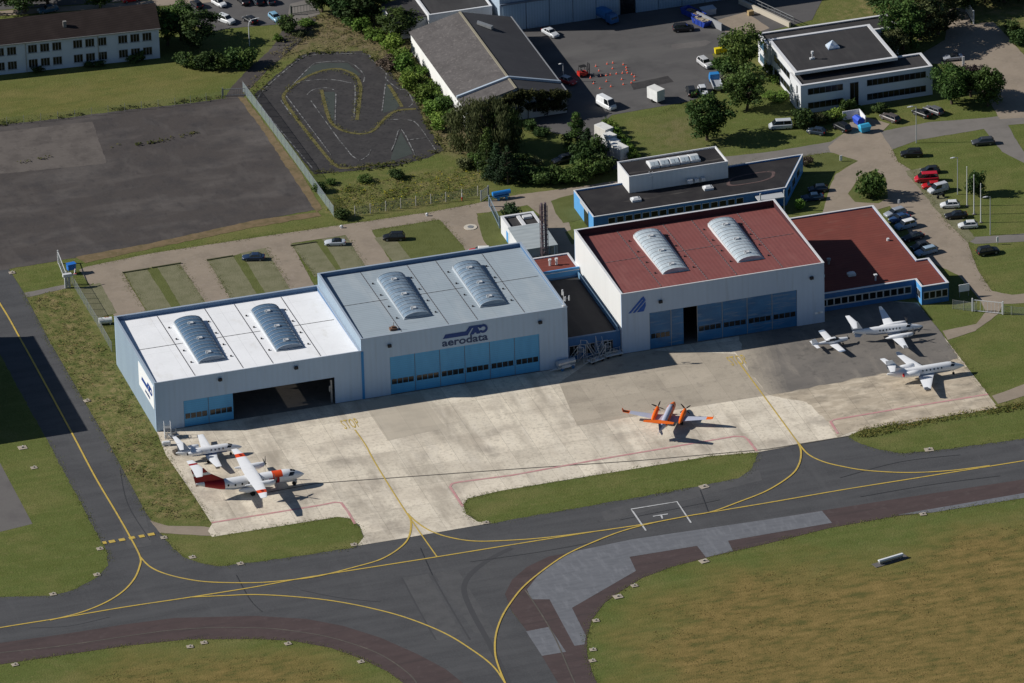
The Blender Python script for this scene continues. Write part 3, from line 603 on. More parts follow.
rib_grey = mat('skylight_rib_grey', (.42, .46, .5), rough=.5)
seam_m = mat('roof_seam_grey', (.17, .165, .175), rough=.8, rib=(1, 1.05, .7))
seam_m2 = mat('roof_seam_cross_grey', (.19, .185, .195), rough=.8, rib=(0, 1.15, .7))
dark_vent = mat('dark_roof_vent', (.03, .03, .035), rough=.7)
def floodlight(par, x, z):
    m = MB(); m.box(x-.35, x+.35, -.5, -.06, z-.25, z+.25); m.box(x-.08, x+.08, -.1, -.002, z-.5, z+.2)
    m.build('floodlight', dark_vent, par)
def pnl(a, b, n): return [(a+(b-a)*i/n, a+(b-a)*(i+1)/n) for i in range(n)]

h1 = hangar('hangar', 'white-roofed hangar, lowest of the three, with its blue door half open at the left', 0, 40, 0, 30, 10.1, .85, None, (5.4, 34.7), 5.55, [(5.4, 10.2), (10.2, 15.0)], clad_blue_shaded, clad_blue_side, roof_white, coping_pale, coping_blue, [(10.2, 15.3, 5.8, 24.0), (25.3, 30.3, 5.8, 24.0)], sky_blue_pane, rib_grey, door_m=door_blue, win_z=(1.7, 2.75))
h2 = hangar('hangar', 'grey-roofed hangar with six closed blue door panels under a lettered sign', 40, 80.4, 0, 30, 12.55, .75, None, (45.5, 74.8), 7.9, pnl(45.5, 74.8, 6), clad_blue_shaded, clad_blue_side, roof_grey, coping_pale, coping_blue, [(50.3, 55.3, 5.9, 24.2), (65.2, 70.2, 5.9, 24.2)], sky_sunlit_pane, rib_grey, door_m=door_blue, win_z=(2.1, 3.15))
h3 = hangar('hangar', 'maroon-roofed hangar with a white side wall and dark navy doors', 91.6, 132, 1.75, 31.75, 12.55, 1.35, None, (97.1, 126.5), 7.75, [(97.1, 101.4), (101.4, 103.9)]+pnl(106.6, 126.5, 4), clad_white_shaded, clad_white, roof_red, coping_white, coping_maroon, [(102.0, 107.0, 8.2, 26.4), (117.0, 122.0, 8.2, 26.4)], sky_white_pane, metal_white, door_m=door_navy, win_z=(2.2, 3.2))
for x in (12.6, 27.3): floodlight(h1, x, 8.9)
for x in (45.5-40, 35.0): floodlight(h2, x, 10.4)
for x in (99.3-91.6, 129.4-91.6): floodlight(h3, x, 9.9)
for x, z in ((130.5-91.6, 2.2), (131.2-91.6, 2.25)):
    m = MB(); m.box(x-.45, x+.45, -.06, -.003, z-.2, z+.2); m.build('wall_sign', sign_white, h3)
m = MB(); m.box(-.05, .45, -.08, -.003, .1, 9.95); m.build('corner_trim', mat('blue_trim', (.03, .22, .52), rough=.45), h2)
# interior clutter of the open hangar
m = MB(); m.box(34.0, 34.3, .5, 1.0, .1, 4.8); m.box(33.7, 34.0, .6, .9, 2.4, 3.6); m.build('door_track_box', metal_grey, h1)
# painted emblem: long bar running into two joined letter shapes
def flat(par, name, pts_list, m, y=-.05, th=.045, xo=0, zo=0, sx=1, sz=1):
    b = MB()
    for i_, pts in enumerate(pts_list):
        th = .045+.004*i_
        pp = [(xo+p[0]*sx, zo+p[1]*sz) for p in pts]
        b.loft([[(p[0], y-th, p[1]) for p in pp], [(p[0], y+th-.002, p[1]) for p in pp]])
    return b.build(name, m, par)
def ringpts(cx, cz, r0, r1, a0, a1, n=12):
    out = []
    for i in range(n):
        t0 = R(a0+(a1-a0)*i/n); t1 = R(a0+(a1-a0)*(i+1)/n)
        out.append([(cx+r0*math.cos(t0), cz+r0*math.sin(t0)), (cx+r1*math.cos(t0), cz+r1*math.sin(t0)), (cx+r1*math.cos(t1), cz+r1*math.sin(t1)), (cx+r0*math.cos(t1), cz+r0*math.sin(t1))])
    return out
EMB = [[(0, 0), (5.6, .0), (5.9, .95), (.55, .95)], [(4.6, .0), (5.6, .0), (6.6, 1.55), (8.6, 1.55), (8.6, 2.05), (6.0, 2.05)], [(6.1, .0), (7.0, .0), (7.8, 1.55), (7.0, 1.55)], [(7.6, .0), (8.5, .0), (7.9, 1.55), (7.2, 1.55)], [(6.9, .35), (8.2, .35), (8.1, .75), (7.1, .75)]] + ringpts(9.15, 1.03, .55, 1.03, -150, 160)
def wall_text(par, txt, x, z, size, m, y=-.03, name='lettering', rot=None, ext=.02, sx=1.0):
    c = bpy.data.curves.new(name, 'FONT'); c.body = txt; c.align_x = 'CENTER'; c.align_y = 'CENTER'; c.size = size; c.extrude = ext; c.offset = .022*size
    o = bpy.data.objects.new(name, c); COL.objects.link(o)
    dg = bpy.context.evaluated_depsgraph_get(); me = bpy.data.meshes.new_from_object(o.evaluated_get(dg)); bpy.data.objects.remove(o); bpy.data.curves.remove(c)
    me.name = name; me.materials.clear(); me.materials.append(m)
    n = bpy.data.objects.new(name, me); COL.objects.link(n); n.parent = par
    n.location = (x, y, z); n.rotation_euler = rot or (R(90), 0, 0); n.scale = (sx, 1, 1)
    return n
flat(h2, 'emblem', EMB, sign_blue, xo=16.0, zo=10.0, sx=.86, sz=.86)
wall_text(h2, 'aerodata', 20.25, 9.05, 2.1, sign_slate, sx=1.2)
# side sign on the white-roofed hangar, facing left
sg = MB(); sg.box(-.10, -.004, .5, 11.8, 4.4, 9.3); sgo = sg.build('sign_panel', sign_white, h1)
b = MB()
for i_, pts in enumerate(EMB):
    b.loft([[(-.105-.002*i_, 9.6-p[0]*.80, 6.5+p[1]*.8) for p in pts], [(-.14-.003*i_, 9.6-p[0]*.80, 6.5+p[1]*.8) for p in pts]])
b.build('emblem', sign_blue, sgo)
wall_text(sgo, 'aerodata', -.12, 5.6, 1.0, sign_slate, y=5.2, rot=(R(90), 0, R(-90)))
sgo.children[-1].location = (-.12, 5.2, 5.5)
# triangular emblem of slanted bars on the maroon-roofed hangar
TRI = [[(0, 0), (.45, 0), (3.2, 2.9), (2.75, 3.0)], [(.9, 0), (1.35, 0), (3.45, 2.2), (3.3, 2.75)], [(1.75, 0), (3.15, 0), (3.6, 1.2), (3.55, 2.0)], [(2.75, 2.95), (3.3, 2.1), (3.6, 2.4), (3.15, 3.3)]]
flat(h3, 'emblem', TRI, mat('bright_sign_blue', (.02, .10, .42), rough=.5), xo=1.4, zo=8.35, sx=.95, sz=.95)
# antenna cluster at the grey roof's right corner
m = MB(); m.tube((0, 0, 0), (0, 0, 3.0), .07); m.tube((0, 0, 1.6), (1.0, -.3, 1.7), .05); m.tube((1.0, -.3, 1.2), (1.0, -.3, 2.2), .16); m.tube((-.1, .3, 2.2), (-.1, .3, 3.3), .16); m.tube((0, 0, 1.0), (.5, .6, 1.1), .05); m.tube((.5, .6, .7), (.5, .6, 1.6), .14); m.box(-.3, .3, -.3, .3, -.02, .12)
o = m.build('antenna_mast', metal_white); o.location = (79.9, .45, 12.67); tag(o, 'small white antenna cluster on the front right corner of the grey roof', 'antenna')
m = MB(); m.box(-.7, .7, -.5, .5, 0, .5); m.tube((.1, 0, .5), (.1, 0, 1.6), .05); m.box(-.3, .3, -.25, .25, .5, .8)
o = m.build('roof_fan', mat('rusty_housing', (.16, .09, .06), rough=.8)); o.location = (47.0, 2.2, 12.35); tag(o, 'small rusty ventilator near the front left of the grey hangar roof', 'roof fan')

# ------------------------------------------------------------------ general flat-roofed building
def flatb(t, poly, h, wallm, roofm, capm, z0=0, par=.25, wallname='wall', T=.3, capw=.35, sidem=None):
    n = len(poly); a = sum(poly[i][0]*poly[(i+1) % n][1]-poly[(i+1) % n][0]*poly[i][1] for i in range(n))
    if a < 0: poly = poly[::-1]
    P = [Vector((p[0], p[1], 0)) for p in poly]
    ins = []
    for i in range(n):
        d0 = (P[i]-P[i-1]).normalized(); d1 = (P[(i+1) % n]-P[i]).normalized()
        n0 = Vector((-d0.y, d0.x, 0)); n1 = Vector((-d1.y, d1.x, 0))
        b = (n0+n1); b /= max(.3, b.dot(n0)) if b.length else 1
        ins.append(b)
    for i in range(n):
        j = (i+1) % n; p, q = P[i], P[j]; pi, qi = p+ins[i]*T, q+ins[j]*T
        w = MB(); w.loft([[(p.x, p.y, z0), (q.x, q.y, z0), (qi.x, qi.y, z0), (pi.x, pi.y, z0)], [(p.x, p.y, h), (q.x, q.y, h), (qi.x, qi.y, h), (pi.x, pi.y, h)]])
        dd = (q-p).normalized()
        w.build(wallname, sidem if (sidem and abs(dd.y) > abs(dd.x)) else wallm, t)
    r = MB(); tr = tessellate_polygon([[p+ins[i]*(T-.002) for i, p in enumerate(P)]])
    r.v = [((p+ins[i]*(T-.002)).x, (p+ins[i]*(T-.002)).y, h-par) for i, p in enumerate(P)]
    for q in tr: r.face(q)
    ro = r.build('roof', roofm, t)
    c = MB(); oo = [p-ins[i]*.05 for i, p in enumerate(P)]; ii_ = [p+ins[i]*capw for i, p in enumerate(P)]
    for i in range(n):
        j = (i+1) % n
        c.loft([[(v.x, v.y, zz) for v in (oo[i], oo[j], ii_[j], ii_[i])] for zz in (h+.003, h+.12)])
    c.build('roof_edge', capm, t)
    return ro
def window(par, p, q, t0, t1, z0, z1, panes=2, frame=frame_white, glass=glass_hall, out=.04, sill=False, bar=.08, name='window'):
    """window on the wall face p->q (outside on the right of p->q), t in metres along it"""
    p = Vector((p[0], p[1], 0)); d = Vector((q[0], q[1], 0))-p; d.normalize(); n = Vector((d.y, -d.x, 0))
    def bx(m, a, b, za, zb, o0, o1):
        A = [p+d*a+n*o0, p+d*b+n*o0, p+d*b+n*o1, p+d*a+n*o1]
        m.loft([[(v.x, v.y, za) for v in A], [(v.x, v.y, zb) for v in A]])
    f = MB()
    bx(f, t0, t1, z1-bar, z1, .003, out); bx(f, t0, t1, z0, z0+bar, .003, out)
    for i in range(panes+1):
        c = t0+(t1-t0)*i/panes; bx(f, max(t0, c-bar/2), min(t1, c+bar/2), z0+bar, z1-bar, .003, out)
    if sill: bx(f, t0-.1, t1+.1, z0-.08, z0-.002, .003, .14)
    fo = f.build(name, frame, par)
    g = MB(); bx(g, t0+.02, t1-.02, z0+.02, z1-.02, .002, out*.4); g.build('pane', glass, fo)
    return fo
def hatch(par, x, y, z, s=.9, m=None):
    b = MB(); b.box(x-s, x+s, y-s*.8, y+s*.8, z-.1, z+.35); b.loft([[(x-s*.9, y-s*.7, z+.35), (x+s*.9, y-s*.7, z+.35), (x+s*.9, y+s*.7, z+.35), (x-s*.9, y+s*.7, z+.35)], [(x-s*.5, y-s*.4, z+.6), (x+s*.5, y-s*.4, z+.6), (x+s*.5, y+s*.4, z+.6), (x-s*.5, y+s*.4, z+.6)]])
    b.build('roof_hatch', m or metal_white, par)

# low link between the grey and maroon hangars
t = thing('link_building', 'low dark-roofed link building between the grey-roofed and maroon-roofed hangars', 'building', (80.4, 2.5, 0))
flatb(t, [(.05, 0), (11.15, 0), (11.15, 25.8), (.05, 25.8)], 4.6, blue_wall_shaded, roof_dark, coping_blue, par=.15)
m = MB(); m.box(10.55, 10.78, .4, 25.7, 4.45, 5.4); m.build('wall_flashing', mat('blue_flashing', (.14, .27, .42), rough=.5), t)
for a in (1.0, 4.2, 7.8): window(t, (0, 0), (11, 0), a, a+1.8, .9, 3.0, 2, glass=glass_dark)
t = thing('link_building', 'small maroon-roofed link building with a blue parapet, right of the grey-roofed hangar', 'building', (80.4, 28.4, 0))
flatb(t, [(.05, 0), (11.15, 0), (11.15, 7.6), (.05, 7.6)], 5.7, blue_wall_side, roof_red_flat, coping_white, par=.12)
m = MB(); m.box(3.0, 11.1, .02, .30, 5.83, 6.25); m.build('blue_parapet', blue_wall_side, t)
for x in (6.3, 7.6):
    m = MB(); m.tube((x, 3.8, 5.5), (x, 3.8, 6.7), .22); m.tube((x, 3.8, 6.65), (x, 3.8, 6.95), .32); m.build('vent_pipe', metal_white, t)

# maroon annex on the right
t = thing('annex', 'single-storey blue annex with a maroon flat roof right of the maroon-roofed hangar', 'building', (132, 0, 0))
AN = [(.05, 6), (19.8, 6), (19.8, 2.5), (25.3, 2.5), (25.3, 14.1), (22.9, 14.1), (22.9, 40), (.05, 40)]
ro = flatb(t, AN, 3.8, blue_wall_shaded, roof_red_flat, coping_white, par=.18, sidem=blue_wall_side)
for i in range(13): window(t, (0, 6), (19.8, 6), .5+i*1.42, .5+i*1.42+1.40, 1.0, 2.75, 1, bar=.24)
for i in range(4): window(t, (19.8, 2.5), (25.3, 2.5), .35+i*1.24, .35+i*1.24+1.22, 1.0, 2.75, 1, bar=.2)
window(t, (19.8, 6), (19.8, 2.5), .5, 2.8, 1.0, 2.6, 3)
hatch(t, 3.2, 13.8, 3.75, .75); hatch(t, 9.0, 12.3, 3.75, .75)
for x, y, hh in ((1.6, 25, 2.6), (4.0, 22.5, 1.6), (3.6, 18, 1.2), (6.5, 18.5, .9), (2.6, 16.5, 1.0)):
    m = MB(); m.tube((x, y, 3.5), (x, y, 3.6+hh), .22); m.tube((x, y, 3.55+hh), (x, y, 3.9+hh), .42); m.build('roof_cowl', metal_grey, t)
m = MB(); m.box(.9, 2.2, 25.2, 26.6, 6.1, 6.5); m.box(1.4, 1.7, 25.7, 26.0, 3.6, 6.1); m.build('roof_vent', metal_white, t)
m = MB(); m.tube((12.6, 8.6, 3.6), (12.6, 8.6, 4.7), .17); m.box(12.3, 12.9, 8.3, 8.9, 4.7, 4.95); m.build('vent_pipe', metal_white, t)
m = MB(); m.tube((20.6, 24.5, 3.6), (20.6, 24.5, 4.1), .3); m.build('vent_pipe', metal_white, t)

# blue workshop with black roof and white upper block
t = thing('workshop', 'blue single-storey workshop with a black roof and a white upper block behind the maroon-roofed hangar', 'building', (102, 53.5, 0))
WP = [(0, 0), (39.5, 0), (47.5, 13.5), (0, 13.0)]
flatb(t, WP, 3.8, blue_wall_shaded, roof_black, coping_white, par=.2, sidem=blue_wall_side, capw=.2)
m = MB(); m.box(-.06, -.003, 3.3, 6.2, .05, 3.1); m.build('doorway_shade_panel', glass_dark, t)  # dark sheet on the wall stands for the unlit doorway
m = MB(); m.box(-.10, -.062, 3.2, 8.6, 3.1, 3.74); m.build('door_lintel', frame_white, t)
for i in range(16): window(t, (0, 0), (39.5, 0), 3+i*1.75, 3+i*1.75+1.45, 1.9, 3.2, 1, bar=.1)
for i in range(3): window(t, (39.5, 0), (47.5, 13.5), 1.5+i*4.2, 1.5+i*4.2+2.4, 1.0, 2.6, 2)
flatb(t, [(10, 8.5), (30.4, 8.6), (30.3, 16.1), (9.9, 15.8)], 7.1, clad_white, roof_black, coping_white, z0=.01, par=.15, wallname='upper_wall', capw=.2)
m = MB()
for i in range(5):
    a = 15.2+i*2.08; m.loft([[(a, 10.8, 6.9), (a+1.95, 10.8, 6.9), (a+1.95, 13.9, 6.9), (a, 13.9, 6.9)], [(a, 10.8, 7.4), (a+1.95, 10.8, 7.4), (a+1.95, 13.9, 7.4), (a, 13.9, 7.4)], [(a+.1, 12.0, 7.9), (a+1.85, 12.0, 7.9), (a+1.85, 12.7, 7.9), (a+.1, 12.7, 7.9)]])
so_ = m.build('skylight', metal_white, t)
for i in range(5):
    a = 15.2+i*2.08; m = MB(); m.loft([[(a+.2, 10.92, 7.47), (a+.9, 10.92, 7.47), (a+.9, 11.95, 7.9), (a+.2, 11.95, 7.9)], [(a+.2, 10.9, 7.53), (a+.9, 10.9, 7.53), (a+.9, 11.93, 7.95), (a+.2, 11.93, 7.95)]])
    m.loft([[(a+1.05, 10.92, 7.47), (a+1.75, 10.92, 7.47), (a+1.75, 11.95, 7.9), (a+1.05, 11.95, 7.9)], [(a+1.05, 10.9, 7.53), (a+1.75, 10.9, 7.53), (a+1.75, 11.93, 7.95), (a+1.05, 11.93, 7.95)]])
    m.build('pane', sky_white_pane, so_)
hatch(t, 10.2, 4.9, 3.7, .95); hatch(t, 25.1, 5.1, 3.7, .95)
for x, y, s in ((22.2, 7.7, .5), (23.6, 7.9, .4), (25.0, 8.0, .4)):
    m = MB(); m.box(x-s, x+s, y-.4, y+.4, 4.2, 4.2+s*1.6); m.build('air_conditioner', metal_white, t)
m = MB(); m.tube((14.2, 8.6, 3.6), (14.2, 8.6, 7.6), .06); m.tube((14.8, 8.4, 3.6), (14.8, 8.4, 7.6), .06); m.box(14.1, 14.9, 8.2, 8.45, 6.6, 6.75); m.build('ladder', metal_white, t)
m = MB()
for k in range(28):
    a0, a1 = 2*math.pi*k/28, 2*math.pi*(k+1)/28; f_ = lambda a, r: (34.5+5.0*r*math.copysign(abs(math.cos(a))**.6, math.cos(a))+1.6*math.sin(a)*r, 6.8+2.2*r*math.copysign(abs(math.sin(a))**.8, math.sin(a)), 3.63)
    m.poly([f_(a0, .86), f_(a1, .86), f_(a1, 1.0), f_(a0, 1.0)])
m.build('roof_stain', mat('pinkish_roof_stain', (.13, .085, .08), [((.03, .028, .03), 1.2, .5, .68, .9)], rough=.9), t)
m = MB(); m.box(33.0, 38.5, -2.6, -.1, 3.0, 3.2); m.tube((33.4, -2.4, 0), (33.4, -2.4, 4.6), .15); m.tube((38.3, -2.4, 0), (38.3, -2.4, 4.6), .15); m.build('canopy', frame_white, t)

# boiler house with twin flues
t = thing('boiler_house', 'small white boiler house with a pale metal front roof behind the grey-roofed hangar', 'building', (85.2, 45, 0))
flatb(t, [(0, 9.5), (6.6, 9.5), (6.6, 15.4), (0, 15.4)], 3.6, render_white, roof_dark, coping_white, par=.35, capw=.5)
m = MB(); m.box(3.0, 3.7, 10.0, 14.9, 3.2, 3.55); m.build('roof_divider', coping_white, t)
m = MB(); m.box(4.0, 5.8, 13.2, 14.3, 3.3, 3.75); m.build('roof_unit', metal_white, t)
m = MB(); m.box(.02, .3, .5, 9.48, 0, 3.2); m.box(6.3, 6.58, .5, 9.48, 0, 3.2); m.box(.3, 6.3, 3.0, 3.3, 0, 3.2); m.build('wall', render_white, t)
m = MB(); m.loft([[(-.3, -.2, 3.35), (6.9, -.2, 3.35), (6.9, 9.6, 3.75), (-.3, 9.6, 3.75)], [(-.3, -.2, 3.47), (6.9, -.2, 3.47), (6.9, 9.6, 3.87), (-.3, 9.6, 3.87)]])
m.build('metal_roof', mat('pale_sheet_roof', (.42, .46, .47), [((.34, .38, .40), (.3, 1.5, 1), .45, .65, .8)], rough=.5, rib=(1, 1.4, .10)), t)
m = MB(); m.tube((6.7, -.1, 0), (6.7, -.1, 3.3), .12); m.build('post', frame_white, t)
m = MB(); m.box(-.06, -.003, 10.4, 11.6, .1, 2.3); m.build('door', blue_wall_side, t)
flue = mat('rusty_flue_steel', (.17, .115, .125), [((.30, .23, .24), (1, 1, .7), .45, .65, .7)], rough=.55, metal=.3)
t = thing('flue_stack', 'tall twin steel flue stack braced by a lattice frame behind the maroon link roof', 'chimney', (89.1, 43.9, 0))
for x in (-.36, .36):
    m = MB(); m.tube((x, 0, 0), (x, 0, 13.0), .28, n=12); m.tube((x, 0, 12.9), (x, 0, 13.3), .24, n=12); m.build('flue_pipe', flue, t)
m = MB()
for x, y in ((-.68, -.4), (.68, -.4), (.68, .4), (-.68, .4)): m.tube((x, y, 0), (x, y, 12.8), .06)
for i in range(12):
    z = .6+i*1.0
    for y in (-.4, .4):
        m.box(-.68, .68, y-.04, y+.04, z, z+.09); m.tube((-.68, y, z), (.68, y, z+1.0), .03, n=5)
m.build('lattice_frame', flue, t)

# white office block upper right
t = thing('office_block', 'white two-storey office block with dark flat roofs and ribbon windows at the upper right', 'office', (157.7, 92.8, 0))
flatb(t, [(0, 0), (27.9, 0), (27.9, 6.9), (0, 6.9)], 6.2, mat('white_render_shaded', (.58, .64, .74), [((.50, .56, .66), .3, .42, .7, .6), ((.44, .5, .6), (1.4, 1.4, .1), .56, .78, .4)], rough=.8), sidem=render_white, roofm=roof_dark, capm=coping_white, par=.25, capw=.5)  # front render tinted blue, its shade put into the colour
flatb(t, [(0, 20.8), (27.9, 20.8), (27.9, 27.3), (0, 27.3)], 6.2, render_white, roof_dark, coping_white, par=.25, capw=.5, wallname='rear_wall')
flatb(t, [(.6, 6.95), (21.0, 6.95), (21.0, 20.75), (.6, 20.75)], 6.7, render_white, roof_dark, coping_white, par=.3, wallname='core_wall')
m = MB(); m.box(.2, 21.6, 3.9, 20.9, 7.25, 7.45); m.build('core_roof', roof_dark, t)
m = MB()
for a, b, c, d in ((.0, 21.8, 3.6, 4.3), (.0, 21.8, 20.4, 21.1), (.0, .7, 4.3, 20.4), (21.1, 21.8, 4.3, 20.4)): m.box(a, b, c, d, 7.0, 7.62)
m.build('roof_fascia', coping_white, t)
m = MB(); m.box(10.0, 12.4, 12.0, 14.2, 7.46, 7.75); m.loft([[(10, 12, 7.75), (12.4, 12, 7.75), (12.4, 14.2, 7.75), (10, 14.2, 7.75)], [(11.1, 13.0, 9.0), (11.3, 13.0, 9.0), (11.3, 13.2, 9.0), (11.1, 13.2, 9.0)]])
m.build('roof_pyramid_light', mat('glazed_pyramid', (.5, .56, .62), [((.15, .25, .45), 1.2, .5, .6, .8)], rough=.2), t)
m = MB(); m.tube((5.5, 9.0, 7.4), (5.5, 9.0, 8.8), .14); m.box(5.0, 6.0, 8.8, 9.3, 7.46, 7.8); m.tube((5.5, 9.0, 8.7), (5.5, 9.0, 9.2), .28); m.build('roof_vent', metal_white, t)
for z0, z1 in ((.9, 2.3), (4.0, 5.4)):
    window(t, (0, 0), (27.9, 0), 1.5, 8.9, z0, z1, 6, frame=frame_dark)
    window(t, (0, 0), (27.9, 0), 14.0, 26.5, z0, z1, 11, frame=frame_dark)
window(t, (0, 0), (27.9, 0), 10.4, 12.2, .2, 5.3, 2, frame=frame_dark)
for z0 in (.8, 3.8):
    window(t, (0, 6.9), (0, 0), 4.3, 5.0, z0, z0+1.6, 1, frame=frame_dark)
    window(t, (.6, 20.7), (.6, 7), 2.0, 12.0, z0, z0+1.5, 5, frame=frame_dark)
    window(t, (0, 27.3), (0, 20.8), 1.2, 5.2, z0, z0+1.6, 3, frame=frame_dark, glass=mat('bluish_glass', (.05, .12, .2), rough=.15, spec=.6))

# barn-like works hall with ivy on its gable
t = thing('works_hall', 'old gabled works hall with a grey felt roof and bright white side wall', 'hall', (92.6, 109.7, 0))
Wd, Dp, ze, zr_ = 21.2, 39.3, 4.3, 7.0
m = MB(); m.box(0, .35, .3, Dp-.3, 0, ze-.02); m.build('side_wall', mat('bright_white_wall', (.74, .74, .72), [((.6, .6, .58), (.5, .5, .1), .5, .75, .5)], rough=.8, rib=(1, 7.0, .03)), t)
m = MB(); m.box(Wd-.35, Wd, .3, Dp-.3, 0, ze-.02); m.build('side_wall', render_white, t)
for y in (.0, Dp-.3):
    m = MB(); m.loft([[(0, y, 0), (Wd, y, 0), (Wd, y, ze-.03), (Wd/2, y, zr_-.03), (0, y, ze-.03)], [(0, y+.3, 0), (Wd, y+.3, 0), (Wd, y+.3, ze-.03), (Wd/2, y+.3, zr_-.03), (0, y+.3, ze-.03)]]); m.build('gable_wall', render_white, t)
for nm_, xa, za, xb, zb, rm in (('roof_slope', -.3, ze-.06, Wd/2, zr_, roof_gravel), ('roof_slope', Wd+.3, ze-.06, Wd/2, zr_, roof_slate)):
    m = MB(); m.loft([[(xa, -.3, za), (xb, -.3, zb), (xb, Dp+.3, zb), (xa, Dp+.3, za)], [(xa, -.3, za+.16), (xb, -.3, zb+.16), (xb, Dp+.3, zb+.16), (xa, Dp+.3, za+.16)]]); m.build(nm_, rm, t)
m = MB(); m.box(Wd/2-.22, Wd/2+.22, -.3, Dp+.3, zr_+.12, zr_+.26); m.build('ridge_cap', mat('lichened_ridge', (.3, .27, .2), rough=.9), t)
m = MB()
for xa, xb, za, zb in ((-.3, Wd/2, ze, zr_), (Wd/2, Wd+.3, zr_, ze)):
    m.loft([[(xa, 4.7, za+.1), (xb, 4.7, zb+.1), (xb, 5.2, zb+.1), (xa, 5.2, za+.1)], [(xa, 4.7, za+.6), (xb, 4.7, zb+.6), (xb, 5.2, zb+.6), (xa, 5.2, za+.6)]])
m.build('fire_wall_cap', mat('pale_blue_cap', (.40, .47, .55), rough=.6), t)
m = MB(); m.box(Wd+.2, Wd+.42, -.3, Dp+.3, ze-.1, ze+.2); m.build('gutter', mat('pale_gutter', (.24, .25, .27), rough=.6), t)
m = MB(); m.loft([[(12.3, 33, 6.9), (14.6, 30.5, 6.4), (15.2, 31.0, 6.4), (12.8, 34, 6.9)], [(12.3, 33, 7.3), (14.6, 30.5, 7.0), (15.2, 31.0, 7.0), (12.8, 34, 7.3)]]); m.build('roof_debris', metal_grey, t)
for x in (3.5, 9, 15, 19.5): window(t, (0, 0), (Wd, 0), x-1, x+.6, 1.2, 3.2, 2, glass=glass_dark)

t = thing('works_hall', 'low flat dark-roofed building with white walls behind the gabled works hall', 'building', (98.0, 154.2, 0))
flatb(t, [(0, 0), (13.5, 0), (13.5, 14), (0, 14)], 5.1, render_white, roof_dark, coping_white, par=.2)
window(t, (0, 0), (13.5, 0), .6, 2.6, 1, 3, 3)
m = MB(); m.box(-7, -.05, 1.5, 11, 0, 4.2); m.build('side_wing', render_white, t)
m = MB(); m.box(-7.2, -.05, 1.3, 11.2, 4.205, 4.4); m.build('side_wing_roof', roof_dark, t)

t = thing('works_hangar', 'large hangar along the top edge with tall pale blue sliding doors', 'hangar', (112.5, 152, 0))
m = MB(); m.box(0, 52, 0, 28, 0, 14.6); m.build('wall', mat('pale_blue_cladding', (.36, .44, .53), [((.3, .37, .45), (.3, .3, .08), .42, .7, .7)], rough=.6, rib=(0, .9, .10)), t)
m = MB(); m.box(-.4, 52.4, -.4, 28.4, 14.605, 15.0); m.build('roof', roof_dark, t)
m = MB(); m.box(0, 52, -.5, -.005, 6.0, 6.35); m.build('door_rail', frame_dark, t)
pb = mat('pale_blue_door', (.30, .42, .54), [((.24, .35, .46), (.4, .4, .1), .42, .7, .8)], rough=.5, rib=(0, .6, .12))
for i in range(5):
    m = MB(); m.box(.6+i*5.0, 5.45+i*5.0, -.3, -.01, .05, 5.98); m.build('door_panel', pb, t)
m = MB(); m.box(25.8, 29.0, -.12, -.006, .05, 5.98); m.build('door_gap_shade_panel', glass_dark, t)  # dark sheet in place of a gap, painting its unlit inside
for i in range(4):
    m = MB(); m.box(29.1+i*5.0, 33.95+i*5.0, -.3, -.01, .05, 5.98); m.build('door_panel', pb, t)

# two-storey office with a brown tiled roof, upper left
ang = R(-5.4)
t = thing('barrack_office', 'long white two-storey building with a dark brown tiled roof at the upper left', 'building', (43.4, 163.7, 0), ang)
Lb, Db, zb = 62.0, 10.6, 6.7
m = MB(); m.box(-Lb, 0, 0, Db, 0, zb); m.build('wall', mat('cool_white_render', (.50, .57, .68), [((.43, .49, .58), .3, .42, .7, .7), ((.4, .44, .5), (1.2, 1.2, .15), .58, .8, .5)], rough=.8), t)
m = MB()
m.loft([[(-Lb-.3, -.45, zb+.02), (-Lb-.3, Db+.45, zb+.02), (-Lb-.3, Db/2, zb+3.3)], [(.3, -.45, zb+.02), (.3, Db+.45, zb+.02), (.3, Db/2, zb+3.3)]])
m.build('roof', roof_tile, t)
m = MB(); m.box(-Lb-.3, .3, -.60, -.46, zb-.12, zb+.12); m.build('gutter', metal_grey, t)
gx = [-2.5, -5.0, -7.5, -11.8, -14.3, -16.8, -21.1, -23.6, -26.1, -30.4, -32.9, -35.4]
for x in gx:
    for z in (.95, 4.15):
        window(t, (-Lb, 0), (0, 0), Lb+x-.92, Lb+x+.92, z, z+1.8, 3, frame=mat('grey_window_frame', (.30, .33, .37), rough=.6), glass=glass_hall, sill=True)
for x in (-12.6, -27.5): 
    m = MB(); m.tube((x, -.1, .2), (x, -.1, zb), .07); m.build('downpipe', metal_grey, t)
m = MB(); m.box(-19.3, -18.6, 2.0, 2.6, 7.4, 9.4); m.build('chimney', mat('grey_chimney', (.2, .19, .18), rough=.9), t)

# hangar just outside the left edge, whose shadow falls across the taxiway
t = thing('hangar', 'tall grey hangar beyond the left edge of the picture that shades the taxiway', 'hangar', (-62, 11.3, 0))
m = MB(); m.box(0, 30, 0, 42, 0, 12.5); m.build('wall', clad_blue_shaded, t)
m = MB(); m.box(-.2, 30.2, -.2, 42.2, 12.505, 12.8); m.build('roof', roof_grey, t)
m = MB(); m.box(3, 27, -.12, -.005, .05, 7.8); m.build('door_panel', door_blue, t)
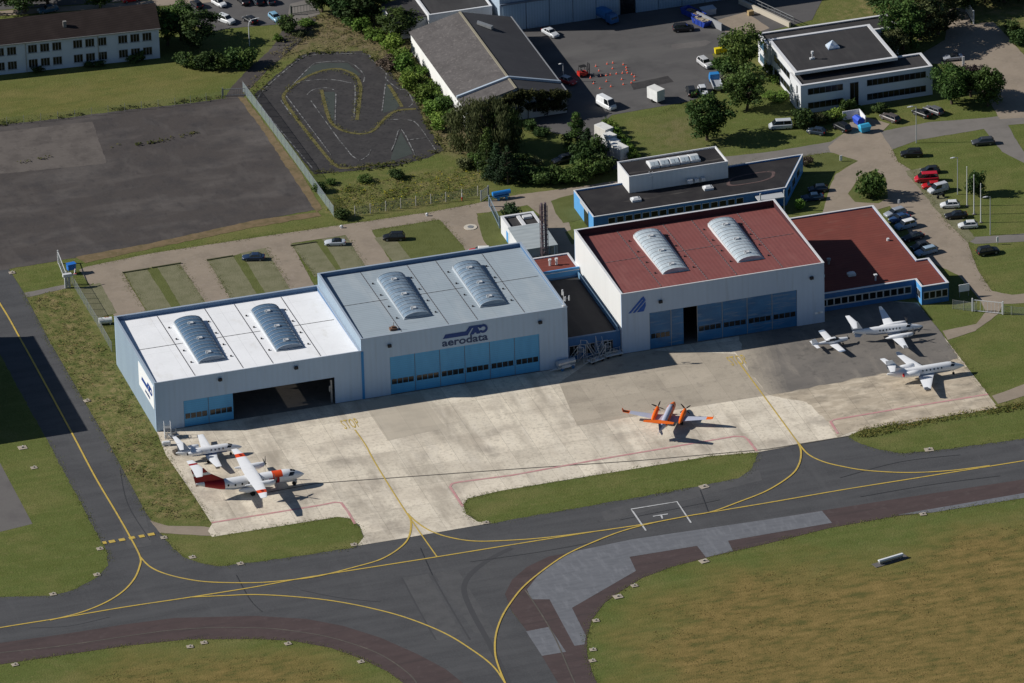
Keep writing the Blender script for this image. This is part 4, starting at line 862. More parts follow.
# ------------------------------------------------------------------ aircraft (origin on the ground at mid length, nose toward +x)
W_ = (.88, .885, .90); white_p = mat('aircraft_white', W_, [((.74, .75, .78), 1.0, .5, .8, .5)], rough=.32, spec=.5, coord='obj')
white_dull = mat('aircraft_wing_white', (.88, .88, .89), [((.70, .71, .73), (.8, 2, 1), .5, .8, .5)], rough=.4, spec=.4, coord='obj')
orange_p = mat('aircraft_orange', (.83, .15, .012), [((.72, .12, .01), 1.0, .5, .8, .5)], rough=.38, coord='obj')
dred_p = mat('aircraft_dark_red', (.34, .014, .016), [((.28, .012, .014), 1.0, .5, .8, .5)], rough=.38, coord='obj')
lilac_p = mat('aircraft_pale_grey', (.46, .48, .58), [((.40, .42, .50), 1.0, .5, .8, .5)], rough=.35, coord='obj')
greyblue_p = mat('aircraft_grey_blue', (.28, .34, .44), [((.24, .29, .37), 1.0, .5, .8, .5)], rough=.38, coord='obj')
blue_p = mat('aircraft_blue', (.05, .10, .24), rough=.38)
prop_m = mat('propeller_black', (.02, .02, .022), rough=.45)
canopy_m = mat('cockpit_glass', (.015, .018, .022), rough=.1, spec=.7)
cover_red = mat('engine_cover_red', (.60, .02, .025), rough=.7)
chrome = mat('bare_metal', (.5, .5, .52), rough=.25, metal=.8)

def airfoil(x_le, ch, y, z, th, n=6, vertical=False):
    up_, lo = [], []
    for i in range(n+1):
        t = i/n; c = .5*(1-math.cos(math.pi*t)); yt = th*ch*2.6*(0.2969*math.sqrt(c)-.126*c-.3516*c*c+.2843*c**3-.1015*c**4)
        up_.append((c, yt)); lo.append((c, -yt*.7))
    prof = up_ + lo[-2:0:-1]
    if vertical: return [(x_le-c*ch, y+q, z) for c, q in prof]
    return [(x_le-c*ch, y, z+q) for c, q in prof]
def wing(par, secs, mats, name='wing', side=1, th=.13):
    """secs: (y, x_le, chord, z, material index)"""
    for a in [0]:
        m = MB()
        for s0, s1 in zip(secs[:-1], secs[1:]):
            m.mi = s1[4] if len(s1) > 4 else 0
            r0 = airfoil(s0[1], s0[2], side*s0[0], s0[3], th); r1 = airfoil(s1[1], s1[2], side*s1[0], s1[3], th*.85)
            m.loft([r0, r1] if side > 0 else [r0, r1], True, True)
        return m.build(name, mats, par, smooth=True)
def fin(par, secs, mats, name='tail_fin', th=.10):
    """secs: (z, x_le, chord, mat)"""
    m = MB()
    for s0, s1 in zip(secs[:-1], secs[1:]):
        m.mi = s1[3] if len(s1) > 3 else 0
        m.loft([airfoil(s0[1], s0[2], 0, s0[0], th, vertical=True), airfoil(s1[1], s1[2], 0, s1[0], th, vertical=True)])
    return m.build(name, mats, par, smooth=True)
def fus_at(secs, x):
    for a, b in zip(secs[:-1], secs[1:]):
        lo, hi = sorted((a[0], b[0]))
        if lo <= x <= hi:
            t = (x-a[0])/((b[0]-a[0]) or 1); return [a[i]+(b[i]-a[i])*t for i in range(4)]
    return list(secs[0][:4])
def fuselage(par, secs, mats, bands=(), n=18, topmat=None):
    """bands: (x0, x1, material index); extra rings are cut at the band edges"""
    cuts = sorted(set([s[0] for s in secs]+[q for b in bands for q in b[:2]]), reverse=secs[0][0] > secs[-1][0])
    rings = [fus_at(secs, x) if x not in [s[0] for s in secs] else list([s for s in secs if s[0] == x][0][:4]) for x in cuts]
    m = MB()
    i0 = len(m.v)
    for q in rings:
        x, zc, ry, rz = q
        m.v += [(x, ry*math.cos(2*math.pi*k/n), zc+rz*math.sin(2*math.pi*k/n)) for k in range(n)]
    for j in range(len(rings)-1):
        xm = (cuts[j]+cuts[j+1])/2
        for k in range(n):
            mi = 0
            for b in bands:
                if min(b[:2]) <= xm <= max(b[:2]):
                    if len(b) < 4 or b[3](2*math.pi*(k+.5)/n): mi = b[2]
            m.mi = mi; m.face((i0+j*n+k, i0+j*n+(k+1) % n, i0+(j+1)*n+(k+1) % n, i0+(j+1)*n+k))
    m.mi = 0
    m.face([i0+k for k in range(n)]); m.face([i0+(len(rings)-1)*n+k for k in reversed(range(n))])
    return m.build('fuselage', mats, par, smooth=True)
def cabin_windows(par, secs, xs, a=28, w=.17, h=.2):
    for x in xs:
        for s in (1, -1):
            q = fus_at(secs, x); an = R(a)
            m = MB(); pts = []
            for k in range(10):
                t = 2*math.pi*k/10; xx = x+w*math.cos(t); ph = an+h/q[3]*math.sin(t)
                pts.append((xx, s*(q[2]+.012)*math.cos(ph), q[1]+(q[3]+.012)*math.sin(ph)))
            m.poly(pts); m.build('window', canopy_m, par)
def windscreen(par, secs, x0, x1, a0, a1, parts=3):
    """wrapped glazing between stations x0 > x1, angles a0..a1 measured from the side to the top"""
    m = MB()
    angs = [a0+(180-2*a0)*k/12 for k in range(13)]
    rows = []
    for j in range(4):
        x = x0+(x1-x0)*j/3; q = fus_at(secs, x); r = []
        for an in angs:
            f = math.sin(R(an)); xx = x-(1-f)*(x0-x1)*.9; qq = fus_at(secs, xx)
            r.append((xx, (qq[2]+.015)*math.cos(R(an)), qq[1]+(qq[3]+.015)*math.sin(R(an))))
        rows.append(r)
    for j in range(3):
        for k in range(12):
            if k in (3, 8) or (k in (5, 6) and False): continue
            m.poly([rows[j][k], rows[j][k+1], rows[j+1][k+1], rows[j+1][k]])
    return m.build('windscreen', canopy_m, par)
def wheel(m, x, y, r, w):
    m.tube((x, y-w/2, r), (x, y+w/2, r), r, n=12)
def gear(par, x, y, r, top, twin=False, lean=0):
    m = MB(); wheel(m, x, y-.0, r, .18)
    if twin: wheel(m, x, y+.3, r, .18)
    g = m.build('wheel', black_mat, par)
    m = MB(); m.tube((x, y+(.15 if twin else .14), r), (x+lean, y+(.15 if twin else .1), top), .06); m.build('gear_leg', metal_white, g)
def prop(par, x, y, z, r, blades, a0, spin_m=None, bw=.13):
    m = MB(); m.ell([(x+.42, z, .02, .02, y), (x+.25, z, .13, .13, y), (x, z, .2, .2, y)], n=10); s = m.build('spinner', spin_m or prop_m, par, smooth=True)
    for k in range(blades):
        an = R(a0+360*k/blades); d = Vector((0, math.cos(an), math.sin(an))); e = Vector((0, -math.sin(an), math.cos(an)))
        m = MB(); rings = []
        for t, w in ((.12, .4), (.35, 1), (.7, .9), (1.0, .45)):
            c = Vector((x+.12, y, z))+d*(r*t); a = e*bw*w+Vector((.06*(1-t)+.02, 0, 0)); b = -e*bw*w-Vector((.06*(1-t)+.02, 0, 0))
            rings.append([c+a, c+Vector((.02, 0, 0)), c+b, c-Vector((.02, 0, 0))])
        m.loft(rings); m.build('propeller_blade', prop_m, s)

def place(nm, label, nose, tail, L, zn=1.5, zt=1.5, group=None):
    A = G(*nose, zn); B = G(*tail, zt); d = (A-B); a = math.atan2(d.y, d.x)
    c = A-Vector((math.cos(a), math.sin(a), 0))*(L/2)
    return thing(nm, label, 'airplane', (c.x, c.y, .06), a, group)

# ---- twin-engined jets (straight-wing light jet and swept business jet)
def bizjet(t, L, fr, zc, wing_secs, tail_z, tail_secs, fin_secs, eng, win_x, cov=None, winglet=False, stripe=None, fin_mats=None):
    h = L/2
    secs = [(h, zc-.25, .03, .03), (h-.25, zc-.22, .2, .18), (h-.9, zc-.15, .45, .42), (h-1.7, zc-.05, .66*fr, .62*fr), (h-2.5, zc+.06, .80*fr, .82*fr), (h-3.3, zc+.08, .84*fr, .90*fr), (-.5, zc+.08, .84*fr, .90*fr), (-h*.55, zc+.13, .72*fr, .80*fr), (-h*.8, zc+.32, .42*fr, .52*fr), (-h*.97, zc+.5, .1, .16)]
    fuselage(t, secs, [white_p, stripe or blue_p], [(h-3.0, -h*.5, 1, lambda a: a > 3.5 and a < 5.9)])
    windscreen(t, secs, h-1.9, h-2.65, 22, 90)
    cabin_windows(t, secs, win_x, 22, .16, .2)
    for s in (1, -1):
        wo_ = wing(t, wing_secs, [white_p, chrome, blue_p], side=s)
        if winglet:
            ws = wing_secs[-1]; m = MB()
            m.loft([[(ws[1], s*ws[0], ws[3]), (ws[1]-ws[2], s*ws[0], ws[3]), (ws[1]-ws[2], s*(ws[0]+.06), ws[3]), (ws[1]-.1, s*(ws[0]+.06), ws[3])], [(ws[1]-.8, s*(ws[0]+.2), ws[3]+.65), (ws[1]-ws[2]-.2, s*(ws[0]+.2), ws[3]+.65), (ws[1]-ws[2]-.2, s*(ws[0]+.24), ws[3]+.65), (ws[1]-.82, s*(ws[0]+.24), ws[3]+.65)]])
            m.build('winglet', greyblue_p, wo_)
        wing(t, tail_secs, [white_p, greyblue_p], name='tailplane', side=s, th=.1)
        ex, ey, ez, el, er = eng
        m = MB(); m.ell([(ex+el/2, ez, er*.82, er*.82, s*ey), (ex+el/2-.12, ez, er*.97, er*.97, s*ey), (ex+el*.1, ez, er, er, s*ey), (ex-el*.3, ez, er*.88, er*.88, s*ey), (ex-el/2, ez, er*.6, er*.6, s*ey)])
        e = m.build('engine', white_p, t, smooth=True)
        m = MB(); m.ell([(ex+el/2+.012, ez, er*.78, er*.78, s*ey), (ex+el/2+.05, ez, er*.6, er*.6, s*ey)]); m.build('engine_intake' if not cov else 'intake_cover', cov or prop_m, e)
        m = MB(); m.ell([(ex-el/2-.012, ez, er*.62, er*.62, s*ey), (ex-el/2-.22, ez, er*.5, er*.5, s*ey)]); m.build('exhaust_nozzle' if not cov else 'exhaust_cover', cov or prop_m, e)
        m = MB(); m.box(ex-el*.35, ex+el*.2, min(s*.4, s*ey), max(s*.4, s*ey), ez-.09, ez+.09); m.build('engine_pylon', white_p, e)
    fin(t, fin_secs, fin_mats or [white_p, greyblue_p])
    gear(t, h-2.2, -.07, .24, zc-.5); gear(t, -.6, 1.9, .3, zc-.4); gear(t, -.6, -2.1, .3, zc-.4)
P1 = place('business_jet', 'small white jet with a high T-tail parked at the corner of the white-roofed hangar', (242, 446), (183, 453), 12.8, 1.45, 1.9)
bizjet(P1, 12.8, .92, 1.5, [(.3, 1.5, 2.3, .95), (2.2, 1.1, 1.95, 1.05, 0), (6.9, .75, 1.1, 1.5, 0)], 4, [(.0, -4.75, 1.25, 3.95), (2.9, -5.35, .75, 4.0, 0)],
       [(1.9, -2.8, 3.0), (2.6, -3.7, 2.1, 1), (3.98, -4.6, 1.45, 1)], (-2.9, 1.25, 2.1, 2.6, .46), [2.6, 1.85, 1.1, .35])  # grey-blue fin sections paint the bluish shade into the tail
P6 = place('business_jet', 'white swept-wing business jet with red engine covers, at the right end of the apron', (964, 366), (898.5, 373.8), 15.6, 1.6, 2.2)
P6.location += Vector((.2, .4, 0))
bizjet(P6, 15.6, 1.08, 1.7, [(.3, 1.8, 3.3, 1.1), (2.0, .9, 2.7, 1.2, 0), (7.7, -1.6, 1.25, 1.75, 0)], 4, [(.0, -5.8, 1.7, 4.0), (3.0, -7.0, .95, 4.1, 0)],
       [(2.2, -3.2, 3.9), (3.2, -4.9, 2.6, 0), (4.1, -5.8, 1.9, 1), (5.0, -6.5, 1.35, 0)], (-3.2, 1.5, 2.25, 3.0, .62), [3.0, 2.25, 1.5, .75, 0, -.75], cov=cover_red, winglet=True, stripe=greyblue_p)

# ---- low-wing T-tail twin turboprop
def twin_turboprop(t, body, wing_m, nac_m, fin_mats, tail_m, fin_secs_m, band=None, a0=(20, 50), mats=None):
    L = 14.2; h = L/2; zc = 1.75
    secs = [(h, zc-.12, .03, .03), (h-.35, zc-.1, .26, .22), (h-1.2, zc-.06, .52, .44), (h-2.2, zc, .66, .6), (h-2.9, zc+.12, .70, .78), (h-3.8, zc+.16, .71, .84), (-2.3, zc+.16, .71, .84), (-4.2, zc+.3, .48, .62), (-5.8, zc+.45, .24, .36), (-6.7, zc+.5, .08, .16)]
    fuselage(t, secs, mats or [body, greyblue_p, orange_p], band or [(h-3.0, -4.2, 1, lambda a: 3.6 < a < 5.8)])
    windscreen(t, secs, h-2.35, h-3.1, 20, 90)
    cabin_windows(t, secs, [2.35, 1.7, 1.05, .4, -.25, -.9, -1.55], 18, .17, .19)
    for s in (1, -1):
        wo_ = wing(t, [(.3, 2.55, 2.6, 1.05), (1.9, 2.55, 2.5, 1.15, 0), (2.9, 2.35, 2.1, 1.25, 0), (7.3, 1.95, 1.2, 1.72, 0), (8.55, 1.85, 1.0, 1.85, 1)], wing_m, side=s)
        m = MB(); m.loft([[(1.8, s*8.5, 1.88), (.9, s*8.5, 1.88), (.9, s*8.55, 1.84), (1.8, s*8.55, 1.84)], [(1.3, s*8.68, 2.55), (.8, s*8.68, 2.55), (.8, s*8.71, 2.55), (1.3, s*8.71, 2.55)]]); m.build('winglet', wing_m[1], wo_)
        m = MB(); y = s*2.6
        m.ell([(4.45, 1.62, .2, .2, y), (4.2, 1.6, .34, .36, y), (3.4, 1.52, .42, .46, y), (2.0, 1.5, .44, .46, y), (.6, 1.42, .40, .36, y), (-.5, 1.36, .26, .2, y), (-1.0, 1.35, .08, .06, y)])
        n_ = m.build('engine_nacelle', nac_m, t, smooth=True)
        m = MB(); m.tube((3.6, y+.42, 1.55), (3.2, y+.66, 1.6), .1); m.tube((3.6, y-.42, 1.55), (3.2, y-.66, 1.6), .1); m.build('exhaust_stub', metal_grey, n_)
        prop(n_, 4.45, y, 1.62, 1.33, 4, a0[0] if s > 0 else a0[1])
        wing(t, [(0, -5.9, 1.5, 4.35), (2.85, -6.55, .85, 4.42, 0)], [tail_m], name='tailplane', side=s, th=.1)
    fin(t, fin_secs_m, fin_mats)
    m = MB(); m.loft([[(-4.6, -.03, 1.7), (-6.3, -.03, 2.0), (-6.3, .03, 2.0), (-4.6, .03, 1.7)], [(-5.4, -.45, 1.2), (-6.4, -.45, 1.35), (-6.4, -.42, 1.35), (-5.4, -.42, 1.2)]]); m.loft([[(-4.6, -.03, 1.7), (-6.3, -.03, 2.0), (-6.3, .03, 2.0), (-4.6, .03, 1.7)], [(-5.4, .42, 1.2), (-6.4, .42, 1.35), (-6.4, .45, 1.35), (-5.4, .45, 1.2)]]); m.build('ventral_fin', greyblue_p, t)
    gear(t, h-2.0, 0, .28, 1.4); gear(t, 1.2, 2.45, .33, 1.3, True); gear(t, 1.2, -2.75, .33, 1.3, True)
P3 = place('twin_turboprop', 'orange and pale grey twin-propeller plane standing alone in the middle of the apron', (674.5, 402), (663.5, 424), 14.2, 1.65, 2.0)
twin_turboprop(P3, lilac_p, [lilac_p, orange_p], orange_p, [lilac_p, blue_p], orange_p, [(2.1, -3.6, 2.9), (2.8, -4.8, 2.1, 1), (4.35, -5.7, 1.6, 1)],
               band=[(7.1, 4.15, 2), (4.15, 3.0, 2, lambda a: not (1.2 < a < 1.95)), (3.2, -3.5, 2, lambda a: a < .75 or a > 5.6 or 2.6 < a < 3.8)], mats=[lilac_p, greyblue_p, orange_p])
P5 = place('twin_turboprop', 'white twin-propeller plane with a T-tail parked in front of the blue annex', (923, 326.5), (858, 332.5), 14.2, 1.6, 2.1)
twin_turboprop(P5, white_p, [white_p, white_dull], white_p, [white_p, greyblue_p], white_p, [(2.1, -3.6, 2.9), (2.8, -4.8, 2.1, 1), (4.35, -5.7, 1.6, 0)])

# ---- high-wing commuter turboprop with red tail
redor = mat('aircraft_red_orange', (.80, .085, .02), [((.7, .07, .018), 1.0, .5, .8, .5)], rough=.38, coord='obj')
def commuter(t):
    L = 21.2; h = L/2; zc = 2.25
    secs = [(h, zc-.25, .03, .03), (h-.4, zc-.22, .36, .32), (h-1.3, zc-.08, .78, .72), (h-2.3, zc+.05, 1.05, 1.02), (h-3.6, zc+.08, 1.18, 1.16), (-3.0, zc+.08, 1.18, 1.16), (-5.5, zc+.35, .95, .95), (-8.0, zc+.8, .55, .6), (-10.0, zc+1.15, .16, .22)]
    fuselage(t, secs, [white_p, redor, dred_p, greyblue_p], [(6.3, 4.4, 1, lambda a: .5 < a < 2.7), (5.6, 3.6, 2, lambda a: not (.5 < a < 2.7)), (3.4, -6.5, 3, lambda a: 3.5 < a < 5.9), (-4.7, -8.4, 2)])  # grey-blue belly band paints the shading under the hull
    windscreen(t, secs, h-1.75, h-2.7, 15, 90)
    cabin_windows(t, secs, [2.5, 1.2, -.2, -1.5, -2.8, -4.1], 10, .18, .22)
    ltr = mat('dark_marking', (.25, .015, .01), rough=.5)
    for s in (1, -1):
        wo_ = wing(t, [(.0, 1.9, 2.55, 3.62), (2.0, 1.85, 2.5, 3.66, 0), (7.0, 1.45, 1.9, 3.82, 0), (8.3, 1.3, 1.7, 3.86, 1), (10.4, .7, 1.15, 3.92, 0)], [white_dull, redor], side=s, th=.14)
        m = MB(); m.box(.25, .75, min(s*7.4, s*7.9), max(s*7.4, s*7.9), 4.02, 4.035); m.build('wing_marking', ltr, wo_)
        y = s*3.75
        m = MB(); m.ell([(4.1, 3.35, .22, .22, y), (3.85, 3.32, .45, .48, y), (2.9, 3.2, .55, .66, y), (1.2, 3.25, .52, .6, y), (-.4, 3.35, .36, .36, y), (-1.6, 3.5, .12, .1, y)])
        n_ = m.build('engine_nacelle', white_p, t, smooth=True)
        prop(n_, 4.1, y, 3.35, 1.75, 4, 8 if s > 0 else 35, bw=.17)
        m = MB(); m.ell([(2.6, 1.2, .2, .2, s*1.15), (1.6, 1.15, .5, .5, s*1.2), (-.8, 1.15, .52, .52, s*1.2), (-2.2, 1.3, .15, .2, s*1.1)]); m.build('gear_fairing', white_p, t, smooth=True)
        wing(t, [(0, -8.6, 2.0, 6.55), (1.5, -8.95, 1.7, 6.57, 0), (2.15, -9.1, 1.6, 6.58, 1 if s > 0 else 0), (3.5, -9.5, 1.2, 6.6, 0)], [white_p, dred_p], name='tailplane', side=s, th=.1)
    fin(t, [(2.9, -2.6, 7.4), (3.6, -4.7, 5.4, 0), (5.0, -6.9, 3.5, 0), (5.5, -7.6, 2.9, 1), (6.5, -8.4, 2.4, 0)], [dred_p, white_p])
    gear(t, h-2.0, -.15, .36, 1.6, True); gear(t, .3, 1.35, .48, 1.3, True); gear(t, .3, -1.6, .48, 1.3, True)
P2 = place('commuter_turboprop', 'white high-wing twin-propeller airliner with dark red tail and orange bands, left on the apron', (304.3, 474), (196, 485), 21.2, 2.0, 3.3)
commuter(P2)

# ---- light single
def lightplane(t):
    L = 7.6; h = L/2; zc = 1.1
    secs = [(h-.15, zc, .12, .12), (h-.3, zc, .36, .34), (h-1.3, zc+.02, .5, .42), (h-2.2, zc+.05, .56, .48), (h-3.8, zc+.08, .55, .5), (-1.5, zc+.12, .32, .32), (-h, zc+.2, .06, .12)]
    fuselage(t, secs, [white_p, blue_p], [(h-.4, -h+.4, 1, lambda a: 3.4 < a < 3.9 or 5.5 < a < 6.1)])
    m = MB(); m.ell([(1.75, zc+.38, .40, .1), (1.35, zc+.42, .47, .36), (.6, zc+.42, .5, .46), (-.2, zc+.42, .47, .42), (-1.0, zc+.32, .3, .2)]); c = m.build('canopy_glass', canopy_m, t, smooth=True)
    m = MB(); m.ell([(1.0, zc+.50, .40, .41), (.6, zc+.50, .42, .415), (-.4, zc+.46, .40, .39), (-.9, zc+.36, .26, .22)]); m.build('cabin_roof', white_p, c, smooth=True)
    for s in (1, -1):
        wing(t, [(.3, 1.2, 1.65, .85), (1.4, 1.15, 1.6, .92, 0), (4.4, 1.0, 1.35, 1.22, 0), (5.0, .92, 1.2, 1.28, 1)], [white_p, greyblue_p], side=s)
        wing(t, [(0, -2.75, .9, 1.25), (1.75, -2.9, .7, 1.28, 0)], [white_p], name='tailplane', side=s, th=.1)
        gear(t, .5, s*1.55, .2, .9)
    gear(t, 2.6, 0, .18, .9)
    fin(t, [(1.25, -2.0, 1.75), (1.6, -2.6, 1.2, 0), (2.45, -3.1, .8, 1)], [white_p, white_dull])
    prop(t, h-.12, 0, zc, .92, 2, 20)
P4 = place('light_airplane', 'tiny white low-wing propeller plane, smallest on the apron, beside the maroon-roofed hangar', (848.8, 338.5), (818.8, 343.8), 7.6, 1.1, 1.3)
lightplane(P4)
# ------------------------------------------------------------------ vehicles (origin on the ground, nose toward +x)
car_glass = mat('car_glass', (.012, .015, .018), rough=.08, spec=.8)
tyre_m = mat('tyre_rubber', (.012, .012, .013), rough=.8); rim_m = mat('wheel_rim', (.28, .28, .29), rough=.4, metal=.5)
lamp_m = mat('headlamp_glass', (.55, .56, .58), rough=.15, spec=.8); tail_m = mat('tail_lamp_red', (.35, .01, .01), rough=.3, spec=.6)
PLACEHOLDER = paint((.5, .5, .5))
MESH = {}
def car_meshes(kind):
    if kind in MESH: return MESH[kind]
    L, Wd, Hh, belt, hood, deck, xs = {
        'hatch': (4.05, 1.76, 1.48, .92, .88, .95, (.95, .30, -1.35, -1.85)),
        'sedan': (4.65, 1.82, 1.45, .94, .90, .96, (.95, .25, -1.05, -1.70)),
        'wagon': (4.75, 1.83, 1.50, .95, .91, .98, (1.05, .35, -1.85, -2.25)),
        'suv': (4.60, 1.88, 1.70, 1.06, 1.02, 1.08, (1.05, .45, -1.75, -2.15)),
        'van': (4.95, 1.92, 1.98, 1.12, 1.02, 1.15, (1.75, .95, -2.20, -2.42)),
        'smallvan': (4.40, 1.82, 1.85, 1.05, .98, 1.08, (1.30, .60, -1.95, -2.12)),
        'cabrio': (4.35, 1.80, 1.33, .90, .86, .92, (.75, .10, -.85, -1.35)),
        'panelvan': (5.0, 2.0, 2.3, 1.2, 1.05, 1.2, (2.0, 1.35, -2.3, -2.45)),
        'box': (5.6, 2.0, 2.55, 1.2, 1.15, 1.2, (2.35, 1.75, -2.6, -2.75)),
    }[kind]
    h = L/2; w = Wd/2; out = {}
    def ring(x, wk, zt, zb=.22, sh=.14):
        a = w*wk
        return [(x, -a*.93, zb), (x, -a, zb+.2), (x, -a, zt-sh), (x, -a+.13, zt), (x, a-.13, zt), (x, a, zt-sh), (x, a, zb+.2), (x, a*.93, zb)]
    m = MB()
    xa, xb, xc, xd = xs
    m.loft([ring(h, .72, .58, .32), ring(h-.12, .86, hood-.18, .25), ring(h-.45, .97, hood-.08), ring(xa+.1, 1.0, hood+.05 if hood < belt else belt), ring(xa-.25, 1.0, belt), ring(0, 1.0, belt), ring(xd+.1, 1.0, belt+.02 if kind not in ('sedan', 'cabrio') else deck), ring(-h+.28, .95, deck if kind in ('sedan', 'cabrio') else belt), ring(-h+.05, .86, (deck if kind in ('sedan', 'cabrio') else belt)-.12, .28), ring(-h, .78, .65, .35)])
    out['body'] = (m.mesh('body', PLACEHOLDER, True))
    wt = w-.26; wb = w-.10
    tp = Hh-.07
    m = MB()
    m.loft([[(xa, -wb, belt-.06), (xa, wb, belt-.06), (xd, wb, belt-.06), (xd, -wb, belt-.06)], [(xb, -wt, tp), (xb, wt, tp), (xc, wt, tp), (xc, -wt, tp)]])
    cab_solid = kind in ('smallvan', 'box', 'panelvan')
    out['cabin_glass'] = m.mesh('cabin_glass', car_glass)
    m = MB()
    def lerpx(t, side): # point on the cabin side at x param
        return t
    m.loft([[(xb+.05, -wt-.02, tp), (xb+.05, wt+.02, tp), (xc-.05, wt+.02, tp), (xc-.05, -wt-.02, tp)], [(xb-.06, -wt+.10, Hh), (xb-.06, wt-.10, Hh), (xc+.06, wt-.10, Hh), (xc+.06, -wt+.10, Hh)]])
    for s in (-1, 1):   # pillars
        def q(x0, z0, x1, z1, wd_):
            y0 = s*(wb+.012-(wb-wt)*(z0-belt+.06)/(tp-belt+.06)); y1 = s*(wb+.012-(wb-wt)*(z1-belt+.06)/(tp-belt+.06))
            m.poly([(x0+wd_, y0, z0), (x1+wd_*.8, y1, z1), (x1-wd_*.8, y1, z1), (x0-wd_, y0, z0)])
        q(xa-.02, belt-.05, xb, tp, .06); q(xd+.05, belt-.05, xc+.03, tp, .12)
        xm = (xb+xc)/2; q(xm, belt-.05, xm, tp, .05)
        if cab_solid: q((xb+xc)/2-.55, belt-.05, (xb+xc)/2-.55, tp, abs(xb-xc)/2-.45)
    if cab_solid:
        m.poly([(xd-.012, -wb+.05, belt-.05), (xc-.012, -wt+.03, tp), (xc-.012, wt-.03, tp), (xd-.012, wb-.05, belt-.05)])
    out['roof'] = m.mesh('roof', PLACEHOLDER)
    r = .33 if kind not in ('suv', 'van', 'box', 'panelvan') else .37
    m = MB(); m.tube((0, -.11, 0), (0, .11, 0), r, n=14); m.mi = 1; m.tube((0, -.118, 0), (0, .118, 0), r*.62, n=12)
    out['wheel'] = m.mesh('wheel', [tyre_m, rim_m])
    m = MB(); m.box(-.05, .05, -.17, .17, -.08, .08); out['headlight'] = m.mesh('headlight', lamp_m)
    m = MB(); m.box(-.04, .04, -.13, .13, -.13, .13); out['tail_light'] = m.mesh('tail_light', tail_m)
    out['dims'] = (L, Wd, Hh, belt, r, hood)
    MESH[kind] = out
    return out
NOUN = dict(hatch='car', sedan='car', wagon='car', suv='car', van='van', smallvan='van', cabrio='car', box='van', panelvan='van')
def car(u, v, ang, kind, col, label, roof=None, name=None, group=None, z=.04, world=None):
    M_ = car_meshes(kind); L, Wd, Hh, belt, r, hood = M_['dims']
    p = world or G(u, v, .5)
    t = thing(name or ('parked_'+NOUN[kind]), label, NOUN[kind], (p[0], p[1], z), R(ang), group); t.scale = (.96, .96, .96)
    pm = paint(col)
    def add(nm, loc=(0, 0, 0), mt=None):
        o = bpy.data.objects.new(nm, M_[nm]); COL.objects.link(o); o.parent = t; o.location = loc
        if mt: o.material_slots[0].link = 'OBJECT'; o.material_slots[0].material = mt
        return o
    add('body', mt=pm); add('cabin_glass'); add('roof', mt=paint(roof) if roof else pm)
    for sx in (1, -1):
        for sy in (1, -1):
            add('wheel', (sx*L*.29+(.08 if sx > 0 else 0), sy*(Wd/2-.12), r))
    for sy in (1, -1):
        add('headlight', (L/2-.09, sy*(Wd/2-.32), .66)); add('tail_light', (-L/2+.04, sy*(Wd/2-.24), .80))
    return t
SIL = (.42, .44, .46); BLK = (.012, .013, .016); WHT = (.70, .71, .72); DBL = (.02, .04, .09); RED = (.5, .012, .02); GRY = (.12, .125, .13); LBL = (.22, .38, .52)
car(335, 242.5, 163, 'cabrio', (.5, .53, .58), 'silver convertible with a black soft top, parked on the grass pavers behind the grey-roofed hangar', roof=BLK)
car(394, 237.5, 165, 'suv', BLK, 'black car parked alone on the grass pavers behind the grey-roofed hangar')
car(253.5, 257.5, 163, 'sedan', DBL, 'dark blue car on the grass pavers, nearest the old asphalt yard')
car(480, 251.5, 165, 'wagon', RED, 'red car with a white roof half hidden behind the grey-roofed hangar', roof=(.75, .74, .7))
G6 = 'cars parked along the annex'
car(895, 213, 194, 'wagon', (.3, .33, .38), 'silver grey car, farthest of the row beside the maroon annex', group=G6)
car(899.5, 218.5, 194, 'sedan', (.03, .07, .17), 'dark blue car beside the silver grey one at the far end of the annex row', group=G6)
car(905.5, 225.5, 192, 'suv', (.24, .36, .48), 'light blue car with a white roof in the middle of the annex row', roof=(.78, .78, .78), group=G6)
car(913, 237, 192, 'sedan', (.015, .02, .03), 'black car behind the light blue one with a white roof, annex row', group=G6)
car(920.5, 246.5, 192, 'hatch', (.02, .025, .035), 'black hatchback, second from the gate end of the annex row', group=G6)
car(926, 251.5, 192, 'wagon', (.30, .40, .5), 'pale blue silver car at the gate end of the annex row', group=G6)
car(911.5, 154, 165, 'suv', BLK, 'black car alone on the lawn corner below the tall street lamp')
G7 = 'cars parked along the flagpole lawn'
car(930, 170.5, 170, 'hatch', (.02, .022, .025), 'black car half hidden behind the red minibus', group=G7)
car(926.5, 179, 168, 'van', (.48, .014, .03), 'red minibus with dark windows by the flagpole lawn', group=G7)
car(931.5, 186, 168, 'hatch', (.46, .01, .012), 'small red car squeezed between the red minibus and a silver van', group=G7)
car(938, 189.5, 192, 'smallvan', (.5, .52, .55), 'silver delivery van next to the small red car', group=G7)
car(950, 205, 166, 'hatch', WHT, 'white hatchback between the silver van and a black car by the flagpoles', group=G7)
car(956, 215.5, 172, 'sedan', BLK, 'black saloon between two white cars near the flagpoles', group=G7)
car(968, 225.3, 168, 'hatch', (.66, .67, .68), 'white car nearest the flagpoles, last of the row before the side path', group=G7)
car(988, 251.5, 2, 'suv', (.015, .017, .02), 'black car with red tail lamps on the lawn edge right of the car park')
car(983, 142, 172, 'wagon', (.05, .055, .065), 'dark grey car near the right edge, on the lawn by the access road')
car(780.5, 126, 168, 'van', (.5, .53, .56), 'silver minibus parked left of the white office block')
car(816.5, 131.5, 140, 'hatch', (.02, .035, .06), 'dark blue car in shade below the office shrubs')
car(842, 127.5, 110, 'suv', BLK, 'black car in deep shade beside the blue waste skips')
car(890, 118, 118, 'wagon', (.10, .085, .08), 'dark brown estate car with chrome roof rails beside the white office block')
